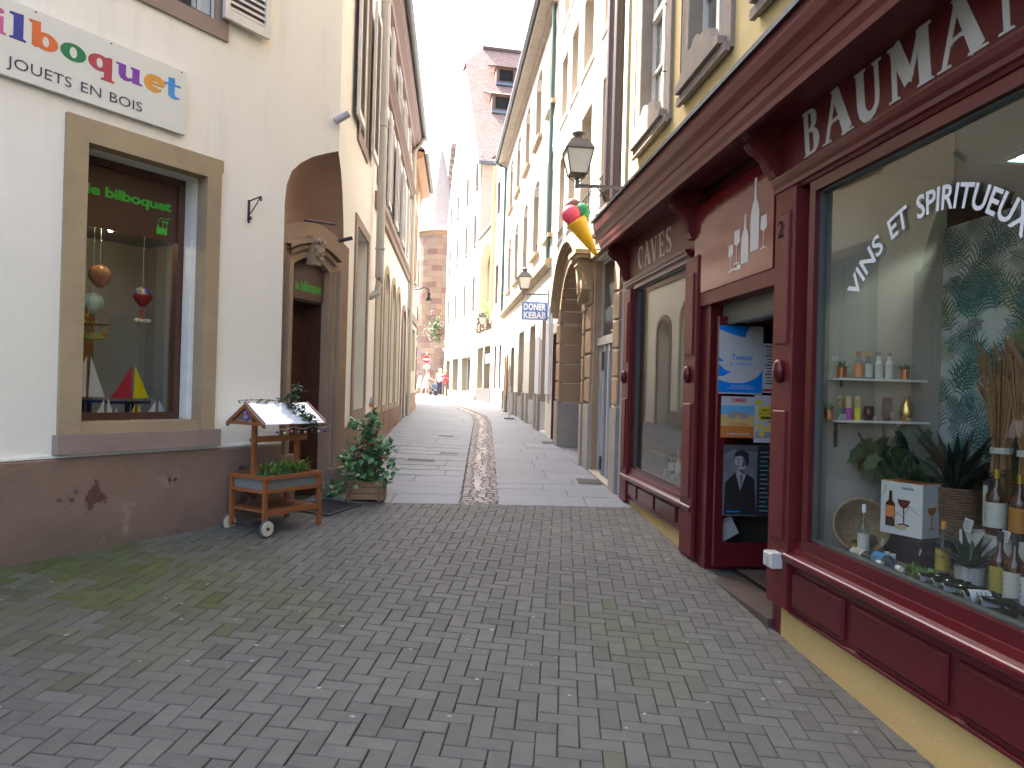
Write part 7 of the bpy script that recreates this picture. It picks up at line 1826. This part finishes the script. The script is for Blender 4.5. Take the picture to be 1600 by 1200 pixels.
mb = MB(); mb.lathe([(.012, 0), (.018, .01), (.018, .035), (.012, .045)], (.21, .12, .93), 10); st_.part('candle_cup', mb, mat('orange_cup', (.55, .16, .03), .4)); mb = MB(); mb.lathe([(.014, 0), (.010, .05), (0, .06)], (.21, .12, .975), 8); st_.part('glass_top', mb, mat('pale_blue_top', (.35, .45, .5), .3))

# ------------------------------------------------------------------ street lanterns
LGL = mat('opal_lantern_glass', (.62, .58, .50), .3, spec=.6)
LIR = mat('weathered_lantern_metal', (.085, .075, .072), .5, col2=(.12, .10, .095), vs=12)
def lantern(u_wall, reach, z_arm, s, label, fr=FR, hgt=.66):
    """four sided lantern on a bracket arm that comes straight out of the wall"""
    T = Thing('street_lamp', label, 'street lamp', fr, (u_wall, 0, z_arm), 'lanterns on wall brackets along the right of the lane')
    V0 = -reach
    mb = MB(); mb.box(u_wall - .02, u_wall + .02, V0 - .02, .0, z_arm - .015, z_arm + .015); mb.box(u_wall - .03, u_wall + .03, -.02, .0, z_arm - .22, z_arm + .1)
    mb.tube([(u_wall, -.02, z_arm - .20), (u_wall, -reach * .35, z_arm - .15), (u_wall, -reach * .62, z_arm - .02)], .009, 6)
    mb.tube(scroll((u_wall, -reach * .72, z_arm - .065), .05, 1.5, PI / 2, 1, ax='v'), .007, 5); mb.tube(scroll((u_wall, -.10, z_arm - .075), .05, 1.4, PI / 2, -1, ax='v'), .007, 5)
    T.part('arm', mb, LIR)
    a, b = .095 * s, .155 * s; z0 = z_arm + .12 * s; z1 = z0 + .27 * s; c = (u_wall, V0)
    mb = MB()
    for (p, q) in (((-1, -1), (1, -1)), ((1, -1), (1, 1)), ((1, 1), (-1, 1)), ((-1, 1), (-1, -1))):
        mb.poly([(c[0] + p[0] * a * .97, c[1] + p[1] * a * .97, z0), (c[0] + q[0] * a * .97, c[1] + q[1] * a * .97, z0), (c[0] + q[0] * b * .97, c[1] + q[1] * b * .97, z1), (c[0] + p[0] * b * .97, c[1] + p[1] * b * .97, z1)])
    T.part('glass', mb, LGL)
    mb = MB()
    for p in ((-1, -1), (1, -1), (1, 1), (-1, 1)):
        mb.tube([(c[0] + p[0] * a, c[1] + p[1] * a, z0 - .01), (c[0] + p[0] * b, c[1] + p[1] * b, z1)], .0085 * s, 5); mb.tube([(c[0] + p[0] * a, c[1] + p[1] * a, z0), (c[0] + p[0] * a * .4, c[1] + p[1] * a * .4, z0 - .06 * s), (c[0], c[1], z_arm + .02)], .006, 5)
    for z, r in ((z0, a), (z1, b)):
        for (p, q) in (((-1, -1), (1, -1)), ((1, -1), (1, 1)), ((1, 1), (-1, 1)), ((-1, 1), (-1, -1))):
            mb.tube([(c[0] + p[0] * r, c[1] + p[1] * r, z), (c[0] + q[0] * r, c[1] + q[1] * r, z)], .011 * s if z == z1 else .007 * s, 5)
    mb.lathe([(.03 * s, -.03), (.022 * s, .06 * s), (.035 * s, .08 * s)], (c[0], c[1], z_arm), 8)
    T.part('frame', mb, LIR)
    mb = MB(); r1, r2 = b * 1.06, b * .62; zt = z1 + .12 * s
    vs = [(c[0] + x * r1, c[1] + y * r1, z1 + .005) for x, y in ((-1, -1), (1, -1), (1, 1), (-1, 1))] + [(c[0] + x * r2, c[1] + y * r2, zt) for x, y in ((-1, -1), (1, -1), (1, 1), (-1, 1))]
    mb.mesh(vs, [(0, 1, 5, 4), (1, 2, 6, 5), (2, 3, 7, 6), (3, 0, 4, 7), (4, 5, 6, 7)])
    mb.lathe([(.085 * s, 0), (.05 * s, .02 * s), (.04 * s, .045 * s), (.045 * s, .06 * s), (.075 * s, .07 * s), (.08 * s, .085 * s), (.05 * s, .105 * s), (0, .12 * s)], (c[0], c[1], zt), 12)
    T.part('lamp_roof', mb, LIR)
    return T
lantern(-4.06, .62, 3.82, 1.0, 'large lantern on scrolled bracket beside the yellow house, nearest of the lanterns')
lantern(-10.45, .50, 3.36, .84, 'lantern hanging out over the kebab sign, middle of the row')
lantern(-21.6, .72, 3.55, .85, 'small far lantern before the flowered loggia')

# kebab sign, hung out across the lane
FK = Frame(tuple(FR.w(-10.2, -.0, 0))[:2], (-FR.V[0], -FR.V[1]))
FK = Frame(tuple(FR.w(-10.2, -.56, 0))[:2], (FR.V[0], FR.V[1]))
KS = Thing('kebab_sign', 'blue and white hanging sign reading DONER KEBAB', 'sign', FK, (.25, 0, 2.83))
mb = MB(); mb.box(.0, .50, -.03, .03, 2.83, 3.17); KS.part('board', mb, mat('blue_sign_face', (.09, .19, .52), .35))
mb = MB(); frame_ring(mb, -.012, .512, 2.818, 3.182, .014, -.035, .035); KS.part('frame', mb, mat('pale_blue_rim', (.35, .45, .6), .4))
mb = MB(); text(mb, 'DONER', .03, .47, 3.02, .125, -.031, off=.045, sp=1.06); text(mb, 'KEBAB', .03, .47, 2.855, .125, -.031, off=.045, sp=1.06)
KS.part('lettering', mb, mat('sign_white', (.75, .76, .78), .4))
mb = MB(); mb.tube([(.1, 0, 3.18), (.1, 0, 3.33)], .006, 5); mb.tube([(.4, 0, 3.18), (.4, 0, 3.33)], .006, 5); mb.box(.51, .56, -.012, .012, 2.86, 2.89); mb.box(.51, .56, -.012, .012, 3.1, 3.13); KS.part('hanger', mb, IRON)
# big ice cream cone
FI = Frame(tuple(FR.w(-5.12, -.60, 0))[:2], (FR.V[0], FR.V[1]))
IC = Thing('ice_cream_sign', 'big plastic ice cream cone with pink, brown and green scoops over the lane', 'sign', FI, (.3, 0, 3.2))
tip = Vector((.455, 0, 3.20)); mid = Vector((.165, 0, 3.66)); d = (mid - tip).normalized()
mb = MB(); L_ = (mid - tip).length; mb.lathe([(.006, 0), (.03, L_ * .12), (.13, L_ * .93), (.135, L_)], tip, 22, ax=d); IC.part('cone', mb, mat('yellow_plastic', (.78, .46, .015), .35, col2=(.62, .24, .01), vs=5), smooth=True)
for nm, c, r, col, v in (('scoop', (.095, -.03, 3.725), .125, (.72, .06, .12), 0), ('scoop', (.235, .0, 3.775), .115, (.01, .22, .06), 0), ('scoop', (.13, .05, 3.84), .115, (.13, .035, .015), 0)):
    mb = MB(); mb.ball(c, r, (1, .75, 1), 22); IC.part(nm, mb, mat('ice_%d' % int(c[0] * 1000), col, .4, col2=tuple(x * .8 + .06 for x in col), vs=25, bump=.3, bs=35), smooth=True)
    mb = MB(); 
mb = MB(); mb.tube([(.3, .03, 3.45), (.60, .0, 3.45)], .012, 6); mb.tube([(.35, .03, 3.30), (.60, .0, 3.30)], .008, 6); IC.part('bracket', mb, IRON)
# pavement board and its foot by the white house
MBd = Thing('menu_board', 'tall narrow brown menu board standing by the far doorways', 'sign board', FR, (-17.6, -.2, .62))
mb = MB(); mb.box(-18.9, -18.55, -.10, -.04, 1.2, 2.5); MBd.part('board', mb, mat('brown_menu_board', (.30, .14, .05), .6)); mb = MB(); mb.box(-18.8, -18.65, -.09, -.05, .75, 1.2); mb.box(-18.95, -18.5, -.16, .0, .70, .75); MBd.part('foot', mb, IRON)
FB = Frame((-.05, 19.2), (1, 0), gz(-.05, 19.2)); mb = MB(); mb.box(-.13, .13, -.11, .11, .0, .035); bs_ = Thing('parasol_base', 'low grey base plate with a short pole on the slabs at right', 'base', FB, (0, 0, 0)); bs_.part('plate', mb, mat('grey_plate', (.16, .18, .2), .5)); mb = MB(); mb.tube([(0, 0, .035), (0, 0, .85)], .03, 8); bs_.part('pole', mb, WHP)

# ------------------------------------------------------------------ far end: sign, flowers, people
NE = Frame((-5.62, 48.5), (1, 0))
NS = Thing('no_entry_sign', 'round red no entry sign on a pole beside the church turret', 'road sign', NE, (0, 0, .78))
mb = MB(); mb.tube([(0, .05, .78), (0, .05, 3.6)], .035, 8); NS.part('pole', mb, FRM)
mb = MB(); mb.lathe([(.27, -.01), (.27, .01)], (0, 0, 3.12), 24, ax=(0, 1, 0)); pl = NS.part('disc', mb, mat('sign_red', (.62, .02, .025), .4))
mb = MB(); mb.box(-.19, .19, -.014, -.011, 3.075, 3.165); mb.prism([(-.30 + 0, 0)] and [(.285 * math.cos(2 * PI * k / 24), 3.12 + .285 * math.sin(2 * PI * k / 24)) for k in range(24)], .011, .013); NS.part('bar', mb, mat('sign_white', (.75, .76, .78), .4), pl)
mb = MB(); mb.box(-.2, .2, -.01, .01, 2.55, 2.75); NS.part('plate', mb, mat('sign_white', (.75, .76, .78), .4), pl)
fb = Thing('flower_box', 'trailing green window box on the corner of the tall house', 'flower box', FT, (.4, -.3, 5.2)); mb = MB()
for q in range(420):
    p = (rnd.gauss(-.25, .35), rnd.gauss(-.5, .28), rnd.gauss(4.95, .42)); mb.leaf(p, (rnd.uniform(-1, 1), rnd.uniform(-1, .4), rnd.uniform(-1, .7)), (0, 0, 1), .16, .10, t=rnd.uniform(.6, 1.5))
fb.part('foliage', mb, mat('box_green', (.045, .10, .025), .6, tint='tint')); mb = MB(); mb.box(-.1, .8, -.55, -.1, 4.6, 4.8); fb.part('box', mb, BRW)
lp = Thing('balcony_plants', 'yellow green bush and dark pots in the arched loggia opening', 'plant', FT, (14, .4, 4.25)); mb = MB()
for q in range(520):
    p = (rnd.gauss(14.9, .55), rnd.gauss(.35, .22), rnd.gauss(4.75, .22)); mb.leaf(p, (rnd.uniform(-1, 1), rnd.uniform(-1, .4), rnd.uniform(-.4, 1)), (0, 0, 1), .15, .07, t=rnd.uniform(.7, 1.6))
lp.part('foliage', mb, mat('bright_leaf', (.20, .34, .05), .6, tint='tint')); mb = MB()
for q in range(380):
    p = (rnd.gauss(13.6, .6), rnd.gauss(-.05, .12), rnd.gauss(4.25, .22)); mb.leaf(p, (rnd.uniform(-1, 1), rnd.uniform(-1, .4), rnd.uniform(-.8, .6)), (0, 0, 1), .13, .08, t=rnd.uniform(.6, 1.4))
lp.part('dark_foliage', mb, mat('dark_balcony_leaf', (.03, .06, .03), .6, tint='tint')); mb = MB()
for u in (13.1, 13.9, 14.8, 15.5): mb.box(u, u + .5, -.2, .2, 3.85, 4.2)
lp.part('pot', mb, mat('brown_pot', (.12, .07, .05), .7))

def body(T, joints, edges, m_, name='body', label=None, sub=2):
    """one continuous skinned figure: joints {name: (x, y, z, r)} in the frame of the thing"""
    keys = list(joints); me = bpy.data.meshes.new(name)
    me.from_pydata([(joints[k][0] - T.org[0], joints[k][1] - T.org[1], joints[k][2] - T.org[2]) for k in keys], [(keys.index(a), keys.index(b)) for a, b in edges], [])
    me.materials.append(m_); o = bpy.data.objects.new(name, me); COL.objects.link(o); o.parent = T.o
    s_ = o.modifiers.new('skin', 'SKIN'); s_.use_smooth_shade = True
    for i, k in enumerate(keys):
        r = joints[k][3]; me.skin_vertices[0].data[i].radius = (r, r)
        me.skin_vertices[0].data[i].use_root = (i == 0)
    o.modifiers.new('sub', 'SUBSURF').levels = sub; o.modifiers['sub'].render_levels = sub
    return o
SKIN = mat('skin', (.50, .30, .21), .6)
def person(x, y, face, label, h=1.68, hair=(.12, .06, .03), top=None, bottom=None, dress=None, stride=.18, arms='relaxed', hat=None, lean=0.0):
    F_ = Frame((x, y), (math.cos(face), math.sin(face)), gz(x, y)); s = h / 1.7
    T = Thing('person', label, 'person', F_, (0, 0, 0), 'people at the far end of the lane')
    # the figure looks along -v, u is its left-right
    st = stride; ln = lean
    J = {'pelvis': (0, 0, .95, .13), 'waist': (0, -ln * .3, 1.10, .115), 'chest': (0, -ln * .8, 1.30, .14), 'neck': (0, -ln, 1.47, .055), 'head0': (0, -ln - .02, 1.56, .085), 'head1': (0, -ln - .015, 1.63, .085),
         'nose': (0, -ln - .115, 1.575, .018)}
    E_ = [('pelvis', 'waist'), ('waist', 'chest'), ('chest', 'neck'), ('neck', 'head0'), ('head0', 'head1'), ('head0', 'nose')]
    for sg_, n_ in ((-1, 'L'), (1, 'R')):
        f = sg_ * st
        J.update({'hip' + n_: (sg_ * .09, 0, .90, .095), 'knee' + n_: (sg_ * .10, -f * .55 - .03, .50, .062), 'ank' + n_: (sg_ * .10, -f + (.06 if f < 0 else 0), .10 if f > 0 else .13, .038), 'toe' + n_: (sg_ * .11, -f - .14 + (.04 if f < 0 else 0), .035, .032)})
        E_ += [('pelvis', 'hip' + n_), ('hip' + n_, 'knee' + n_), ('knee' + n_, 'ank' + n_), ('ank' + n_, 'toe' + n_)]
        if arms == 'push': el, ha = (sg_ * .20, -ln - .12, 1.15), (sg_ * .15, -ln - .40, 1.04)
        elif arms == 'bent': el, ha = (sg_ * .27, -.02, 1.14), (sg_ * .12, -.22, 1.22)
        else: el, ha = (sg_ * .22, f * .35 - ln * .5, 1.12), (sg_ * .23, f * .7 - .08 - ln * .5, .88)
        J.update({'sh' + n_: (sg_ * .17, -ln * .9, 1.40, .055), 'el' + n_: el + (.040,), 'wr' + n_: ha + (.026,)})
        E_ += [('chest', 'sh' + n_), ('sh' + n_, 'el' + n_), ('el' + n_, 'wr' + n_)]
        hd = (Vector(ha) - Vector(el)).normalized(); sd_ = hd.cross(Vector((0, 1, 0))).normalized() if abs(hd.y) < .95 else Vector((1, 0, 0))
        pm = Vector(ha) + hd * .05; J['palm' + n_] = tuple(pm) + (.028,); E_.append(('wr' + n_, 'palm' + n_))
        for q, off in enumerate((-.028, -.010, .010, .028)):
            tp_ = pm + hd * (.085 - .008 * abs(q - 1.5)) + sd_ * off * 1.2; J['f%d' % q + n_] = tuple(tp_) + (.008,); E_.append(('palm' + n_, 'f%d' % q + n_))
        tp_ = pm + hd * .03 + Vector((0, -.05, 0)); J['th' + n_] = tuple(tp_) + (.009,); E_.append(('palm' + n_, 'th' + n_))
    J = {k: (a * s, b * s, c * s, r * s) for k, (a, b, c, r) in J.items()}
    bd_ = body(T, J, E_, SKIN, label=label)
    def garment(name, prof_pts, col, mt=None):
        T_mb = MB(); rings = []
        n = 16
        for (cx, cy, z, rx, ry) in prof_pts: rings.append([(cx * s + rx * s * math.cos(2 * PI * k / n), cy * s + ry * s * math.sin(2 * PI * k / n), z * s) for k in range(n)])
        vs = [v for r in rings for v in r]; T_mb.mesh(vs, [(i * n + j, i * n + (j + 1) % n, (i + 1) * n + (j + 1) % n, (i + 1) * n + j) for i in range(len(rings) - 1) for j in range(n)])
        return T.part(name, T_mb, mt or mat('cloth_%.2f_%.2f_%.2f' % col, col, .8), smooth=True)
    if dress:
        garment('dress', [(0, -.01, .50, .22, .20), (0, -.01, .75, .20, .18), (0, 0, .98, .165, .15), (0, -ln * .3, 1.10, .14, .13), (0, -ln * .8, 1.30, .175, .155), (0, -ln * .9, 1.41, .18, .12), (0, -ln, 1.46, .08, .08)], dress)
    else:
        garment('shirt', [(0, 0, .90, .165, .15), (0, -ln * .3, 1.10, .15, .14), (0, -ln * .8, 1.30, .18, .155), (0, -ln * .9, 1.41, .19, .12), (0, -ln, 1.46, .08, .08)], top)
        for sg_ in (-1, 1):
            f = sg_ * st; lo = .12 if bottom[3] else .55
            pts = [(sg_ * .09, 0, .95, .10, .11), (sg_ * .10, -f * .3, .70, .092, .095), (sg_ * .10, -f * .55 - .02, .50, .078, .08)]
            if bottom[3]: pts.append((sg_ * .10, -f + .02, .12, .062, .065))
            garment('trouser_leg', pts[::-1], bottom[:3])
    for sg_, n_ in ((-1, 'L'), (1, 'R')):
        a, b = Vector(J['sh' + n_][:3]), Vector(J['el' + n_][:3]); m2 = MB(); m2.tube([a, a.lerp(b, .6)], [.068 * s, .056 * s], 10); T.part('sleeve', m2, mat('cloth_%.2f_%.2f_%.2f' % (dress or top), dress or top, .8))
        m2 = MB(); p = J['toe' + n_]; m2.ball((p[0], p[1] + .05 * s, .035 * s), .05 * s, (.9, 2.2, .75), 10); T.part('shoe', m2, IRON, smooth=True)
    m2 = MB(); m2.ball((0, (-ln + .02) * s, 1.625 * s), .105 * s, (1, 1.05, 1.02), 12); m2.v = [(p[0], p[1] if p[1] > (-ln - .055) * s or p[2] > 1.66 * s else (-ln - .055) * s, p[2]) for p in m2.v]
    T.part('hair', m2, mat('hair_%.2f' % hair[0], hair, .7), smooth=True)
    if hat:
        m2 = MB(); m2.lathe([(.17, 0), (.16, .015), (.105, .02), (.10, .09), (0, .11)], (0, (-ln) * s, 1.66 * s), 16); T.part('hat', m2, mat('hat_%.2f' % hat[0], hat, .8))
    m2 = MB()
    for sg_ in (-1, 1): m2.ball((sg_ * .032 * s, (-ln - .098) * s, 1.605 * s), .009 * s, n=6); m2.ball((sg_ * .098 * s, (-ln - .01) * s, 1.585 * s), .02 * s, (.5, 1, 1.4), 6)
    T.part('eyes', m2, IRON)
    return T
person(-5.72, 49.0, math.radians(88), 'person in a short white dress leaning forward and walking right with a pushchair', hair=(.30, .08, .03), dress=(.72, .70, .68), stride=.26, arms='push', lean=.16, h=1.62)
person(-6.32, 50.5, math.radians(80), 'person in pale top and shorts half hidden by the left wall', hair=(.05, .03, .03), top=(.60, .42, .38), bottom=(.55, .45, .42, 0), stride=.2, h=1.45, lean=.08)
person(-3.93, 43.6, 0.15, 'person in a red top and brown trousers with a straw hat facing the camera', hair=(.5, .4, .25), top=(.50, .05, .07), bottom=(.13, .09, .07, 1), stride=.05, arms='bent', hat=(.62, .50, .30), h=1.52)
person(-4.42, 45.4, -0.3, 'person with white hair in a pale blue shirt and dark trousers', hair=(.7, .7, .68), top=(.50, .60, .72), bottom=(.03, .03, .05, 1), stride=.10, h=1.66)
# pushchair
pc = Thing('pushchair', 'dark folded hood pushchair pushed by the person in white', 'pushchair', Frame((-5.02, 48.6), (1, .1), gz(-5, 48.6)), (0, 0, 0))
mb = MB(); mb.ball((0, 0, .55), .28, (1, .8, .8), 12); pc.part('hood', mb, mat('slate_blue_cloth', (.06, .09, .13), .8), smooth=True); mb = MB(); mb.box(-.2, .3, -.2, .2, .28, .45); pc.part('seat', mb, mat('dark_cloth', (.025, .025, .035), .8))
mb = MB(); mb.tube([(-.55, -.2, 1.0), (-.2, -.2, .5), (.35, -.2, .12)], .015, 6); mb.tube([(-.55, .2, 1.0), (-.2, .2, .5), (.35, .2, .12)], .015, 6); mb.tube([(-.55, -.2, 1.0), (-.55, .2, 1.0)], .018, 6); mb.tube([(.1, -.2, .4), (-.28, -.2, .12)], .015, 6); mb.tube([(.1, .2, .4), (-.28, .2, .12)], .015, 6); pc.part('frame', mb, FRM)
for u, v in ((.35, -.22), (.35, .22), (-.28, -.22), (-.28, .22)):
    mb = MB(); mb.lathe([(.11, -.02), (.12, 0), (.11, .02)], (u, v, .12), 14, ax=(0, 1, 0)); pc.part('wheel', mb, IRON)
bag = MB(); bag.bev(-.16, .16, -.12, .12, .0, .34, .03); single('backpack', bag, mat('dark_cloth', (.025, .025, .035), .8), Frame((-4.66, 45.9), (1, 0), gz(-4.6, 45.9)), (0, 0, 0), 'dark bag on the ground between the pushchair and the pale shirted person', 'bag')
